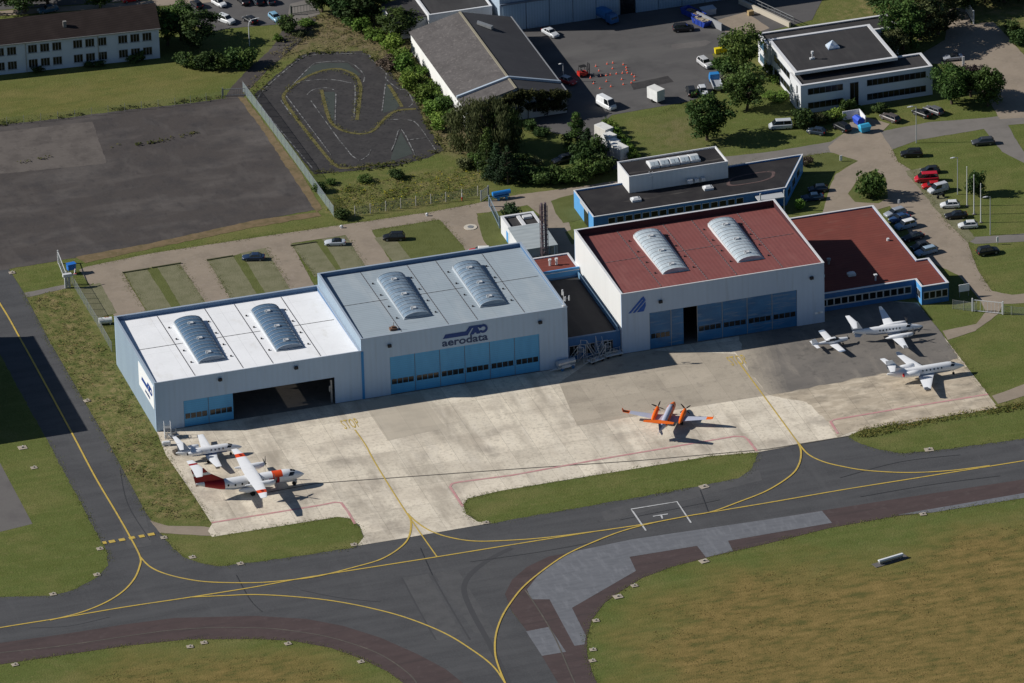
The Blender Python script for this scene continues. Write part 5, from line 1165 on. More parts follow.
car(922, 113.5, 118, 'sedan', BLK, 'black car in shade left of the estate car with pale roof rails')
car(933.5, 110.5, 118, 'wagon', (.13, .13, .14), 'dark grey estate car with pale roof rails below the twin street trees')
car(953, 57.5, 172, 'cabrio', (.36, .38, .42), 'silver car with a dark top on the paved yard behind the office block', roof=BLK)
car(812.5, 197.5, 172, 'sedan', (.02, .045, .09), 'dark blue car in shade next to the blue workshop')
car(818, 189, 172, 'hatch', (.018, .03, .05), 'dark car deepest in the shade next to the blue workshop')
car(606.5, 105, 290, 'panelvan', (.78, .79, .8), 'white van in the works yard below the traffic cones')
car(705, 63.5, 281, 'suv', (.52, .52, .53), 'white and grey car beside the hedge at the right of the works yard')
car(691, 91.5, 82, 'suv', (.02, .022, .024), 'black car beside a rounded white car at the lower right of the works yard')
car(703, 91, 262, 'hatch', (.6, .62, .64), 'rounded white car between the black car and the flatbed truck')
car(683.5, 28.5, 350, 'suv', (.018, .02, .026), 'black car standing alone near the open blue skips')
car(550.5, 33, 290, 'sedan', (.55, .57, .6), 'white car in front of the pale blue hangar doors')
car(568, 81, 300, 'hatch', (.4, .03, .03), 'red car in the deep shade of the gabled works hall', roof=(.5, .5, .52))
car(563, 159.5, 192, 'wagon', (.05, .055, .06), 'dark grey car hidden among the shrubs left of the white containers')
G8 = 'cars in the top left car park'
car(196.5, 4.5, 100, 'hatch', BLK, 'black car with red tail lamps at the left end of the top left car park', group=G8)
car(219, 3, 290, 'hatch', WHT, 'white car at the top of the car park, right of a black car', group=G8)
car(225.8, 20, 300, 'suv', (.62, .64, .66), 'white car in the lower row of the top left car park', group=G8)
car(250, 20, 110, 'hatch', (.016, .017, .02), 'black car with red tail lamps between the white and the light blue car', group=G8)
car(275, 17.5, 280, 'hatch', (.2, .38, .52), 'light blue hatchback at the right end of the car park lower row', group=G8)
car(243, .5, 95, 'sedan', BLK, 'black car cut by the top edge, third in the car park upper row', group=G8)
car(257, .5, 95, 'suv', (.03, .04, .05), 'dark car cut by the top edge, fourth in the car park upper row', group=G8)
car(269, .5, 95, 'hatch', (.06, .08, .1), 'dark grey car cut by the top edge, at the right end of the upper row', group=G8)
car(48, 9.5, 185, 'sedan', (.05, .12, .2), 'blue car on the street half under the dark tree at the top left')
car(131, -1, 185, 'hatch', (.55, .012, .02), 'bright red car on the street behind the brown roof')

def small(mb, name, mats, label, cat, u, v, ang=0, z=.04, group=None, world=None, smooth=False):
    o = mb.build(name, mats, smooth=smooth); p = world or G(u, v, 0); o.location = (p[0], p[1], z); o.rotation_euler = (0, 0, R(ang))
    return tag(o, label, cat, group)

# motorbike
m = thing('motorbike', 'dark motorbike standing by the silver delivery van', 'motorbike', (*G(940.7, 196, .4).xy, .04), R(20))
for x in (.7, -.7):
    b = MB(); b.tube((x, -.07, .32), (x, .07, .32), .32, n=12); b.build('wheel', tyre_m, m)
b = MB(); b.ell([(.75, .75, .05, .05), (.4, .72, .17, .2), (0, .68, .2, .22), (-.5, .72, .15, .12), (-.95, .8, .08, .05)], n=8); b.tube((.7, 0, .32), (.4, 0, 1.0), .05); b.tube((.42, -.35, 1.02), (.42, .35, 1.02), .03); b.build('frame', paint((.03, .03, .035)), m)

# trucks
def truck(u, v, ang, cab_c, bed_c, label, load=None, L=6.2):
    p = G(u, v, .6); t = thing('flatbed_truck', label, 'truck', (p.x, p.y, .04), R(ang))
    b = MB(); b.loft([[(L/2-1.9, -1.0, .5), (L/2, -.98, .5), (L/2, .98, .5), (L/2-1.9, 1.0, .5)], [(L/2-1.9, -1.0, 1.3), (L/2, -.98, 1.2), (L/2, .98, 1.2), (L/2-1.9, 1.0, 1.3)], [(L/2-1.85, -.95, 2.15), (L/2-.55, -.9, 2.15), (L/2-.55, .9, 2.15), (L/2-1.85, .95, 2.15)]]); c = b.build('cab', paint(cab_c), t)
    b = MB(); b.poly([(L/2-.05, -.8, 1.3), (L/2-.05, .8, 1.3), (L/2-.5, .75, 2.05), (L/2-.5, -.75, 2.05)]); b.build('windscreen', car_glass, c)
    b = MB(); b.box(-L/2, L/2-2.0, -1.02, 1.02, .85, 1.0)
    for y in (-1.02, .96): b.box(-L/2, L/2-2.0, y, y+.06, 1.0, 1.4)
    b.box(-L/2, -L/2+.06, -1.0, 1.0, 1.0, 1.4); b.build('load_bed', paint(bed_c, .6), t)
    if load:
        b = MB(); b.loft([[(-L/2+.1, -.98, 1.0), (L/2-2.1, -.98, 1.0), (L/2-2.1, .98, 1.0), (-L/2+.1, .98, 1.0)], [(-L/2+.1, -.95, 2.4), (L/2-2.1, -.95, 2.4), (L/2-2.1, .95, 2.4), (-L/2+.1, .95, 2.4)], [(-L/2+.3, -.2, 2.62), (L/2-2.3, -.2, 2.62), (L/2-2.3, .2, 2.62), (-L/2+.3, .2, 2.62)]]); b.build('tarpaulin_cover', paint(load, .7), t)
    b = MB(); b.box(-L/2+.1, L/2-.3, -.5, .5, .5, .8); b.build('chassis', metal_grey, t)
    for x in (L/2-1.1, -L/2+1.2):
        for y in (-.85, .85):
            b = MB(); b.tube((x, y-.13, .42), (x, y+.13, .42), .42, n=14); b.build('wheel', tyre_m, t)
truck(716, 84, 82, (.03, .22, .55), (.35, .37, .4), 'flatbed truck with a bright blue cab beside the rounded white car, works yard')
truck(604, 17, 290, (.03, .12, .3), (.03, .12, .3), 'blue covered truck in front of the pale blue hangar doors', load=(.03, .16, .4), L=7.5)

# white box trailer and containers
def boxtrailer(u, v, ang, label, L=4.6, nm='box_trailer', wheels=True, Hc=2.5, wid=2.1, group=None, c=(.75, .75, .74)):
    p = G(u, v, 0); t = thing(nm, label, 'trailer' if wheels else 'container', (p.x, p.y, .04), R(ang), group)
    z0 = .5 if wheels else .12
    b = MB(); b.box(-L/2, L/2, -wid/2, wid/2, z0, z0+Hc); bo = b.build('box_body', mat('container_white_%d' % int(c[0]*100), c, [((c[0]*.8, c[1]*.8, c[2]*.8), .6, .45, .7, .7)], rough=.6, rib=(0, .5, .05)), t)
    b = MB()
    for y in (-wid/2+.06, .03): b.box(-L/2-.05, -L/2-.003, y, y+wid/2-.09, z0+.1, z0+Hc-.1)
    b.build('rear_door', mat('container_door', (.55, .58, .62), rough=.6), bo)
    b = MB(); b.box(-L/2-.02, L/2+.02, -wid/2-.02, wid/2+.02, z0+Hc+.002, z0+Hc+.08); b.build('roof', mat('container_roof', (.72, .71, .68), [((.55, .54, .5), .8, .5, .7, .7)], rough=.7), bo)
    b = MB()
    if wheels:
        b.tube((L/2, 0, .5), (L/2+1.1, 0, .5), .06); b.build('drawbar', metal_grey, t)
        for y in (-wid/2+.05, wid/2-.05):
            b = MB(); b.tube((0, y-.1, .33), (0, y+.1, .33), .33, n=12); b.build('wheel', tyre_m, t)
    else:
        for x in (-L/2+.4, L/2-.6): b.box(x, x+.2, -wid/2+.1, wid/2-.1, 0, .12)
        b.build('skid', metal_grey, t)
boxtrailer(656, 101, 112, 'white box trailer standing alone at the lower edge of the works yard', L=3.2, Hc=2.3, wid=2.0)
boxtrailer(604, 137, 112, 'beige white container at the uphill end of the container row', nm='container', wheels=False, L=3.5, wid=2.1, Hc=2.2, c=(.6, .58, .54))
boxtrailer(609.8, 145.3, 112, 'white container with a blue roof edge, second in the container row', nm='container', wheels=False, L=2.2, wid=1.9, Hc=2.2)
boxtrailer(614.2, 150.6, 112, 'shorter white container, third in the container row', nm='container', wheels=False, L=2.0, wid=1.8, Hc=2.1)
boxtrailer(619.3, 157.3, 112, 'white container nearest the workshop in the container row', nm='container', wheels=False, L=3.4, wid=2.1, Hc=2.4)

# forklift
p = G(584, 76, 0); t = thing('forklift', 'red forklift beside the orange traffic cones', 'forklift', (p.x, p.y, .04), R(10))
b = MB(); b.loft([[(-1.3, -.6, .3), (.9, -.6, .3), (.9, .6, .3), (-1.3, .6, .3)], [(-1.3, -.6, 1.2), (.5, -.6, .95), (.5, .6, .95), (-1.3, .6, 1.2)]]); b.build('body', paint((.5, .03, .02)), t)
b = MB()
for x, y in ((-1.0, -.5), (-1.0, .5), (.5, -.5), (.5, .5)): b.tube((x, y, 1.0), (x*.8-.1, y*.9, 2.25), .05)
b.box(-1.0, .4, -.55, .55, 2.2, 2.28); b.build('overhead_guard', black_mat, t)
b = MB()
for y in (-.35, .35): b.box(1.0, 1.15, y-.06, y+.06, .1, 2.6)
b.box(1.0, 1.12, -.4, .4, 2.5, 2.6); b.box(1.0, 1.12, -.4, .4, 1.2, 1.3); mo = b.build('mast', dark_vent, t)
b = MB()
for y in (-.3, .3): b.box(1.16, 2.2, y-.06, y+.06, .12, .18)
b.build('fork', metal_grey, mo)
b = MB(); b.box(-.5, 0, -.3, .3, 1.0, 1.15); b.box(-.6, -.5, -.3, .3, 1.0, 1.6); b.build('seat', black_mat, t)
for x in (.6, -.9):
    for y in (-.55, .55):
        b = MB(); b.tube((x, y-.1, .3), (x, y+.1, .3), .3, n=12); b.build('wheel', tyre_m, t)

# traffic cones
cone_m = mat('cone_orange', (.85, .12, .05), rough=.5); cone_w = mat('cone_band_white', (.8, .7, .66), rough=.5)
b = MB(); b.box(-.28, .28, -.28, .28, 0, .07); b.tube((0, 0, .07), (0, 0, .4), .21, .13, n=10, cap=False); b.mi = 1; b.tube((0, 0, .4), (0, 0, .62), .13, .08, n=10, cap=False); b.mi = 0; b.tube((0, 0, .62), (0, 0, .9), .08, .03, n=10)
cones = [(128, 292), (218, 274), (264, 266), (347, 279), (370, 302), (152, 329), (261, 312), (372, 324), (379, 345), (340, 347), (292, 353), (415, 358), (243, 361), (210, 366), (166, 374), (436, 376), (84, 386), (335, 398), (436, 406), (212, 414), (411, 424), (109, 431), (347, 438), (248, 455), (161, 470)]
c0 = None
for x, y in cones:
    p = G(580+x/8, 30+y/8, 0)
    if c0 is None:
        c0 = b.build('traffic_cone', [cone_m, cone_w]); c = c0; c.scale = (.62,)*3
        tag(c, 'small orange traffic cone on the works yard asphalt near the red forklift', 'traffic cone', 'orange traffic cones in the works yard')
    else: c = dup(c0)
    c.location = (p.x, p.y, .035)

# skips, pallets, bins
skip_blue = paint((.015, .05, .32), .5)
def skip(u, v, ang, label, L=5.0, wd_=2.2, hh=1.3, col=skip_blue, fill=None, group=None, z=.04):
    p = G(u, v, 0); t = thing('waste_skip', label, 'skip', (p.x, p.y, z), R(ang), group); a, c = L/2, wd_/2
    b = MB()
    for y in (-c, c-.08): b.loft([[(-a+.5, y, .1), (a-.5, y, .1), (a-.5, y+.08, .1), (-a+.5, y+.08, .1)], [(-a, y, hh), (a, y, hh), (a, y+.08, hh), (-a, y+.08, hh)]])
    for s in (-1, 1): b.loft([[(s*(a-.5), -c+.08, .1), (s*(a-.5), c-.08, .1), (s*(a-.6), c-.08, .1), (s*(a-.6), -c+.08, .1)], [(s*a, -c+.08, hh), (s*a, c-.08, hh), (s*(a-.1), c-.08, hh), (s*(a-.1), -c+.08, hh)]])
    b.box(-a+.55, a-.55, -c+.08, c-.08, .1, .2); b.build('tub', col, t)
    for x in (-1.2, 0, 1.2):
        for y in (-c-.08, c): b = MB(); b.box(x-.06, x+.06, y, y+.08, .15, hh-.05); b.build('rib', col, t)
    if fill:
        b = MB(); rr = random.Random(int(u))
        for k in range(26):
            x, y = rr.uniform(-a+.8, a-.8), rr.uniform(-c+.4, c-.4); s = rr.uniform(.2, .45); b.box(-s, s, -s*.6, s*.6, hh*.5+rr.uniform(-.1, .2), hh*.75+rr.uniform(0, .35), rr.uniform(0, 3), (x, y))
        b.build('rubble_load', fill, t)
rub = mat('rubble', (.28, .2, .15), [((.12, .1, .09), 2, .4, .65, .9), ((.42, .36, .3), 3, .6, .75, .7)], rough=.9)
skip(693.5, 16.5, 112, 'open blue skip filled with brown rubble, rear of two in the works yard', L=6, fill=rub)
skip(702, 24.5, 112, 'open blue skip holding light boards, front of two in the works yard', L=4.4, fill=mat('board_scrap', (.42, .36, .27), [((.12, .12, .14), 2, .45, .65, .9)], rough=.9))
b = MB(); b.box(-1.4, 1.4, -1.0, 1.0, 0, 1.1); b.box(-1.5, 1.5, -1.1, 1.1, 1.102, 1.25)
small(b, 'covered_container', paint((.42, .47, .55)), 'grey lidded container in shade behind the open blue skips', 'container', 708, 13.5, 5)
b = MB(); b.box(-4, 4, -.1, .1, 0, 1.5); b.box(-4.1, 4.1, -.18, .18, 1.502, 1.65)
small(b, 'barrier_wall', mat('grey_barrier', (.3, .31, .33), rough=.8), 'long narrow grey barrier right of the open blue skips', 'barrier', 709.5, 25, 111)
b = MB()
for k in range(6): b.box(-.6, .6, -.4+k*.0, .4, k*.15, k*.15+.1); b.box(-.55+k*.2, -.45+k*.2, -.4, .4, .9, .95)
small(b, 'pallet_stack', mat('pallet_wood', (.42, .31, .16), rough=.85), 'stack of pale wooden pallets beside the loading ramp wall', 'pallets', 750.5, 15, 10, z=.05)
t = thing('ramp_wall', 'low pale concrete ramp wall with a dark railing at the top right of the works yard', 'wall', (*G(761.5, 14, 0).xy, .03), R(112))
b = MB(); b.box(-9, 7, -.25, .25, 0, 1.1); b.build('wall', mat('pale_concrete_wall', (.5, .45, .37), rough=.85), t)
b = MB()
for x in range(-9, 8, 2): b.tube((x, -1.0, 0), (x, -1.0, 2.0), .05)
b.box(-9, 7, -1.05, -.95, 1.9, 2.0); b.box(-9, 7, -1.05, -.95, 1.2, 1.28); b.build('railing', metal_grey, t)
b = MB()
for x in (-1.6, -.55, .5, 1.5):
    b.loft([[(x-.45, -.35, .1), (x+.45, -.35, .1), (x+.45, .35, .1), (x-.45, .35, .1)], [(x-.5, -.45, 1.1), (x+.5, -.45, 1.1), (x+.5, .45, 1.1), (x-.5, .45, 1.1)]])
    b.box(x-.52, x+.52, -.48, .48, 1.102, 1.22)
small(b, 'bin_row', paint((.72, .58, .01), .5), 'row of bright yellow lidded bins at the hedge of the works yard', 'bins', 724.5, 52.5, 3)
t = thing('bin_screen', 'white screen wall enclosing blue waste bins beside the office block', 'screen wall', (*G(857, 121, 0).xy, .04), R(0))
b = MB(); b.box(-2.6, .9, 1.2, 1.35, 0, 1.9); b.build('panel', render_white, t)
b = MB(); b.box(.9, 1.05, -2.4, 1.35, 0, 1.9); b.build('panel', sign_white, t)
def dumpster(u, v, ang, col, label):
    p = G(u, v, 0); t = thing('waste_bin', label, 'waste bin', (p.x, p.y, .05), R(ang)); pm = paint(col, .5)
    b = MB(); b.loft([[(-.9, -.6, .2), (.9, -.6, .2), (.9, .6, .2), (-.9, .6, .2)], [(-1.15, -.8, 1.3), (1.15, -.8, 1.3), (1.15, .8, 1.3), (-1.15, .8, 1.3)]]); b.build('tub', pm, t)
    b = MB(); b.loft([[(-1.18, -.83, 1.302), (1.18, -.83, 1.302), (1.18, .83, 1.302), (-1.18, .83, 1.302)], [(-1.0, -.25, 1.75), (1.0, -.25, 1.75), (1.0, .3, 1.75), (-1.0, .3, 1.75)]]); b.build('lid', pm, t)
    for x in (-.7, .7):
        for y in (-.5, .5):
            b = MB(); b.tube((x, y-.05, .12), (x, y+.05, .12), .12); b.build('castor', black_mat, t)
dumpster(864.5, 132, 8, (.05, .38, .62), 'light blue waste container in the sun, in front of the white screen')
dumpster(858.5, 124.5, 100, (.02, .08, .55), 'deep blue waste container beside the white screen')
# ------------------------------------------------------------------ posts, fences, signs, airport furniture
pole_m = mat('lamp_post_steel', (.42, .44, .46), rough=.5, metal=.2)
def lamp(u, v, h, label, arm=-1.0):
    p = G(u, v, 0); t = thing('street_lamp', label, 'street lamp', (p.x, p.y, .03))
    b = MB(); b.tube((0, 0, 0), (0, 0, h), .11, .07); b.tube((0, 0, h), (arm*.6, 0, h+.08), .05); b.build('pole', pole_m, t)
    b = MB(); b.ell([(arm*.4, h+.1, .14, .08), (arm*.7, h+.12, .22, .12), (arm*1.15, h+.1, .12, .06)], n=8); b.build('lamp_head', metal_white, t)
lamp(916.3, 143, 8.0, 'grey street lamp standing on the lawn corner above a black car', -1.6)
lamp(957.7, 194.6, 8.0, 'thin street lamp left of the three flagpoles', -1.3)
lamp(990.3, 235, 8.2, 'street lamp right of the three flagpoles, by the side path', -1.3)
lamp(563.5, 82, 4.0, 'short lamp in the shade of the gabled works hall', -.8)
p = G(249.5, 46, 0); t = thing('street_lamp', 'white street lamp with a long curved arm on the top left lawn', 'street lamp', (p.x, p.y, .02))
b = MB(); P_ = [(0, 0, 0), (0, 0, 4.6), (.15, 0, 5.3), (.6, 0, 5.75), (1.3, 0, 5.9)]
for a, c in zip(P_[:-1], P_[1:]): b.tube(a, c, .1)
b.build('pole', metal_white, t)
b = MB(); b.ell([(1.2, 5.9, .1, .06), (1.6, 5.92, .2, .1), (2.3, 5.9, .12, .06)], n=8); b.build('lamp_head', metal_white, t)
FP = [(967, 206, 'left of the three white flagpoles on the lawn', 8.4), (974, 214.4, 'middle one of the three white flagpoles on the lawn', 8.4), (980.8, 222.7, 'right of the three white flagpoles on the lawn', 8.3)]
for u, v, lb, h in FP:
    p = G(u, v, 0); t = thing('flagpole', lb, 'flagpole', (p.x, p.y, .02), group='flagpoles on the lawn')
    b = MB(); b.tube((0, 0, .12), (0, 0, h), .13, .07); b.build('pole', metal_white, t)
    b = MB(); b.box(-.3, .3, -.3, .3, 0, .12); b.build('base', pale, t)
    b = MB(); b.ell([(-.001, h+.08, .001, .001), (0, h+.08, .1, .1), (.001, h+.08, .001, .001)], n=8); b.tube((0, 0, h), (0, 0, h+.18), .1, .06); b.build('finial', metal_white, t)

wire = mat('wire_mesh', (.30, .34, .38), rough=.6, alpha=.20)
wire_b = mat('wire_mesh_pale', (.34, .42, .46), rough=.6, alpha=.34)
def fence(pts, label, hgt=2.0, step=2.6, post=metal_grey, mesh=wire, pr=.06, rails=True, z=.02):
    P = wpts(pts); o0 = P[0]; t = thing('mesh_fence', label, 'fence', (o0.x, o0.y, z))
    for a, c in zip(P[:-1], P[1:]):
        a = a-o0; c = c-o0; n = max(1, round((c-a).length/step))
        b = MB(); b.poly([(a.x, a.y, .05), (c.x, c.y, .05), (c.x, c.y, hgt), (a.x, a.y, hgt)]); b.build('mesh_panel', mesh, t)
        if rails:
            b = MB(); b.tube((a.x, a.y, hgt), (c.x, c.y, hgt), .03, n=5); b.build('rail', post, t)
        for k in range(n+1):
            if k == n and c != P[-1]-o0: continue
            q = a.lerp(c, k/n); b = MB(); b.tube((q.x, q.y, 0), (q.x, q.y, hgt+.15), pr, n=6); b.build('post', post, t)
conc_post = mat('concrete_post', (.42, .40, .36), rough=.9)
fence([(243, 92), (252, 104), (262, 117), (297, 165), (334, 217)], 'tall blue-grey mesh fence between the old yard and the kart track', 2.3, 2.8, mesh=wire_b)
fence([(355, 216), (386, 211), (416, 206), (446, 202), (478, 196)], 'mesh fence with pale concrete posts along the weedy meadow strip', 2.0, 3.4, post=conc_post, rails=False, pr=.09)
fence([(72, 284), (84, 304), (98, 327), (112, 352)], 'mesh fence beside the weedy strip left of the white-roofed hangar', 2.0, 2.6)
fence([(-10, 127), (75, 118), (125, 111.5), (175, 106), (222, 99)], 'thin mesh fence along the lawn edge above the old yard', 1.7, 3.4, mesh=mat('wire_mesh_faint', (.3, .33, .35), rough=.6, alpha=.10), pr=.04, rails=False)
fence([(953, 309), (975, 312)], 'short mesh fence between the annex corner and the white gate', 1.9, 2.2)
fence([(1003, 314), (1012, 315), (1026, 316), (1050, 318)], 'low mesh fence right of the white gate', 1.7, 2.0, rails=True)
fence([(478, 172), (492, 168), (503, 176)], 'grey mesh fence under the conifers by the trailer', 2.0, 2.4)
# gates
def gate(a, c, hgt, label, m, bars=10, name='gate', z=.04):
    A, Cc = wpts([a, c]); d = (Cc-A); L = d.length; t = thing(name, label, 'gate', (A.x, A.y, z), math.atan2(d.y, d.x))
    b = MB(); b.box(0, L, -.05, .05, .15, .25); b.box(0, L, -.05, .05, hgt-.1, hgt); b.box(0, .1, -.05, .05, .25, hgt-.1); b.box(L-.1, L, -.05, .05, .25, hgt-.1)
    fo = b.build('frame', m, t); b = MB()
    for k in range(1, bars): x = L*k/bars; b.box(x-.03, x+.03, -.025, .025, .25, hgt-.1)
    b.build('bars', m, fo)
    for x in (-.15, L+.15):
        b = MB(); b.box(x-.12, x+.12, -.12, .12, 0, hgt+.25); b.build('gate_post', m, t)
    return t
gate((973, 311.5), (1002, 314.5), 2.5, 'white double gate across the path at the right end of the annex', metal_white, 8)
gate((58.5, 264), (66.5, 285), 2.6, 'white sliding gate with upright bars at the end of the perimeter road', metal_white, 12)
gate((481.5, 201), (488, 196.5), 2.1, 'open grey gate leaf left of the bright blue trailer', metal_grey, 8)
gate((489.5, 207), (499.5, 228), 2.2, 'open blue-grey gate leaf beside the white boiler house', mat('bluegrey_steel', (.22, .3, .38), rough=.5), 14)
gate((966.5, 12), (973.5, 24), 2.8, 'white gate leaf standing open at the top right entrance', metal_white, 12)
gate((262.5, 97.5), (224, 96), 1.6, 'grey wire gate across the service lane by the old yard', metal_grey, 12) if False else gate((223.5, 96.5), (246.5, 95.5), 1.6, 'grey wire gate across the service lane by the old yard', metal_grey, 12)
gate((292, 15), (316, 11), 1.8, 'dark steel gate at the head of the service lane', mat('dark_green_steel', (.05, .07, .06), rough=.5), 8)
# gate motor, barrier arm and blue box at the far left
p = G(67, 288, 0); t = thing('gate_portal', 'white gate portal with a red and white arm beside the sliding gate', 'gate post', (p.x, p.y, .04))
b = MB(); b.box(-.4, .1, -.2, .2, 0, 2.5); b.build('post', mat('portal_grey', (.42, .43, .44), rough=.6), t)
b = MB(); b.box(.3, .7, -.2, .2, 0, 2.4); b.build('post', mat('portal_grey', (.42, .43, .44), rough=.6), t)
b = MB(); b.box(-.7, 1.0, -.35, .35, 2.402, 3.0); b.build('beam', metal_white, t)
b = MB(); b.box(1.0, 2.0, -.12, .12, 2.5, 2.75); b.tube((1.6, 0, 2.6), (2.0, .8, 3.4), .09); b.build('warning_arm', mat('red_white_arm', (.7, .7, .7), [((.6, .02, .02), 2.2, .52, .56, 1)], rough=.5), t)
b = MB(); b.box(-.8, .8, -.5, .5, .9, 2.0); b.box(-.9, .9, -.6, .6, 2.002, 2.15)
o = small(b, 'blue_tank', paint((.02, .16, .55), .5), 'blue tank on a stand beside the sliding gate at the far left', 'tank', 71.5, 273.5, 8)
b = MB()
for x in (-.7, .7):
    for y in (-.4, .4): b.box(x-.06, x+.06, y-.06, y+.06, 0, .9)
b.build('stand', metal_grey, o)
b = MB(); b.ell([(-1.3, .75, .1, .1), (-1.25, .75, .62, .62), (1.25, .75, .62, .62), (1.3, .75, .1, .1)], n=14); b.box(-1.0, -.8, -.5, .5, 0, .3); b.box(.8, 1.0, -.5, .5, 0, .3)
o = small(b, 'gas_tank', mat('white_tank', (.72, .73, .72), rough=.4), 'small white cylindrical tank at the rear left corner of the white-roofed hangar', 'tank', 105.5, 324, -8)
for x in (-.1, .35):
    b = MB(); b.box(x, x+.3, -.05, .05, 1.25, 1.42); b.build('warning_label', cover_red, o)
# bright blue trailer
p = G(501.5, 199, 0); t = thing('roller_trailer', 'bright blue tank trailer parked by the meadow gate', 'trailer', (p.x, p.y, .04), R(3))
b = MB(); b.ell([(-1.9, 1.35, .1, .1), (-1.85, 1.35, .45, .45), (1.85, 1.35, .45, .45), (1.9, 1.35, .1, .1)], n=12); b.build('tank', paint((.02, .22, .62), .4), t)
b = MB(); b.box(-1.5, 1.5, -.4, .4, .5, .85); b.tube((-1.5, 0, .6), (-2.8, 0, .4), .06); b.build('chassis', paint((.03, .2, .45), .5), t)
for x in (-.8, .9):
    for y in (-.5, .5):
        b = MB(); b.tube((x, y-.09, .3), (x, y+.09, .3), .3, n=12); b.build('wheel', paint((.05, .3, .5), .5), t)
# apron equipment
p = G(566, 369, 0); t = thing('fuel_bowser', 'silver tank trailer at the right corner of the grey-roofed hangar', 'trailer', (p.x, p.y, .07), R(12))
b = MB(); b.ell([(-1.9, 1.35, .2, .2), (-1.85, 1.35, .62, .62), (1.85, 1.35, .62, .62), (1.9, 1.35, .2, .2)], n=14); b.build('tank', mat('aluminium_tank', (.55, .58, .6), [((.4, .43, .46), 1.4, .45, .65, .8)], rough=.35, metal=.5), t)
b = MB(); b.box(-1.7, 1.7, -.55, .55, .5, .8); b.tube((-1.7, 0, .6), (-3.4, .1, .4), .07); b.tube((-1.7, -.5, .6), (-3.4, .1, .4), .06); b.box(-1.2, .6, -.75, -.56, .55, 1.1); b.build('chassis', metal_white, t)
for x in (-1.1, 1.2):
    for y in (-.6, .6):
        b = MB(); b.tube((x, y-.1, .34), (x, y+.1, .34), .34, n=12); b.build('wheel', paint((.03, .14, .3), .6), t)
def stairs(u, v, ang, label, hgt=2.6, L=2.6, name='maintenance_stand'):
    p = G(u, v, 0); t = thing(name, label, 'work stand', (p.x, p.y, .07), R(ang))
    b = MB()
    for y in (-.6, .6):
        b.tube((0, y, 0), (0, y, hgt+1.0), .05, n=6); b.tube((1.2, y, 0), (1.2, y, hgt+1.0), .05, n=6); b.tube((-L*.6, y, .2), (0, y, hgt), .05, n=6); b.tube((-L*.6, y, 1.1), (0, y, hgt+.95), .035, n=6)
        b.tube((0, y, hgt+1), (1.2, y, hgt+1), .035, n=6); b.tube((0, y, .3), (1.2, y, hgt*.8), .035, n=6)
    b.build('frame', metal_white, t)
    b = MB(); b.box(0, 1.2, -.6, .6, hgt-.05, hgt+.03); b.build('platform', metal_grey, t)
    b = MB()
    for k in range(8): q = (k+.5)/8; b.box(-L*.6*(1-q)-.12, -L*.6*(1-q)+.12, -.58, .58, .2+(hgt-.2)*q-.02, .2+(hgt-.2)*q+.03)
    b.build('steps', metal_grey, t)
stairs(579, 362, -35, 'white mobile stairs nearest the grey-roofed hangar, in the gap between the hangars', 2.4)
stairs(588, 358, 150, 'white work stand just right of the leftmost stairs in the hangar gap', 2.9)
stairs(599, 356, 100, 'tall work stand in the middle of the hangar gap', 3.2)
stairs(604, 358, 15, 'wide work stand beside the tallest one in the hangar gap', 2.2)
def cart(u, v, ang, label, L=3.2):
    p = G(u, v, 0); t = thing('equipment_cart', label, 'cart', (p.x, p.y, .07), R(ang))
    b = MB(); b.box(-L/2, L/2, -.7, .7, .45, .6); b.tube((-L/2, 0, .5), (-L/2-1, 0, .4), .05)
    for x in (-L/2+.05, L/2-.05):
        for y in (-.65, .65): b.tube((x, y, .6), (x, y, 1.3), .04, n=6)
    for y in (-.65, .65): b.tube((-L/2, y, 1.3), (L/2, y, 1.3), .04, n=6)
    b.build('frame', metal_white, t)
    for x in (-L/2+.5, L/2-.5):
        for y in (-.6, .6):
            b = MB(); b.tube((x, y-.08, .22), (x, y+.08, .22), .22, n=10); b.build('wheel', black_mat, t)
    b = MB(); rr = random.Random(int(u))
    for k in range(7): x, y, s = rr.uniform(-L/2+.4, L/2-.4), rr.uniform(-.4, .4), rr.uniform(.15, .35); b.box(x-s, x+s, y-s*.7, y+s*.7, .602, .7+rr.uniform(.1, .7))
    b.build('load', metal_grey, t)
cart(613, 356.5, 8, 'low equipment cart at the foot of the maroon-roofed hangar wall', 3.6)
cart(596, 362, 20, 'low equipment cart in front of the work stands in the hangar gap')
stairs(168, 438.5, 80, 'white folding stand at the front corner of the white-roofed hangar', 2.0, 1.6)
cart(173.5, 437.5, 10, 'small white cart beside the folding stand at the white-roofed hangar', 1.8)
b = MB(); b.box(-.8, .8, -.4, .4, .15, .65); b.box(-.6, .6, -.3, .3, .652, .8); b.tube((-.5, -.5, .15), (-.5, .5, .15), .15); b.tube((.5, -.5, .15), (.5, .5, .15), .15)
small(b, 'ground_power_unit', mat('white_unit', (.66, .67, .68), rough=.5), 'squat white power unit behind the light jet tail', 'power unit', 166.5, 445.5, -10, z=.07)
b = MB(); b.box(-1.0, 1.0, -.6, .6, .12, .6); b.box(-.6, .2, -.4, .4, .602, .85); b.tube((.9, 0, .4), (1.9, 0, .3), .05)
small(b, 'tow_tractor', mat('drab_unit', (.10, .085, .07), rough=.7), 'low drab tow cart just below the light jet tail', 'tow cart', 178.5, 453.5, 5, z=.07)
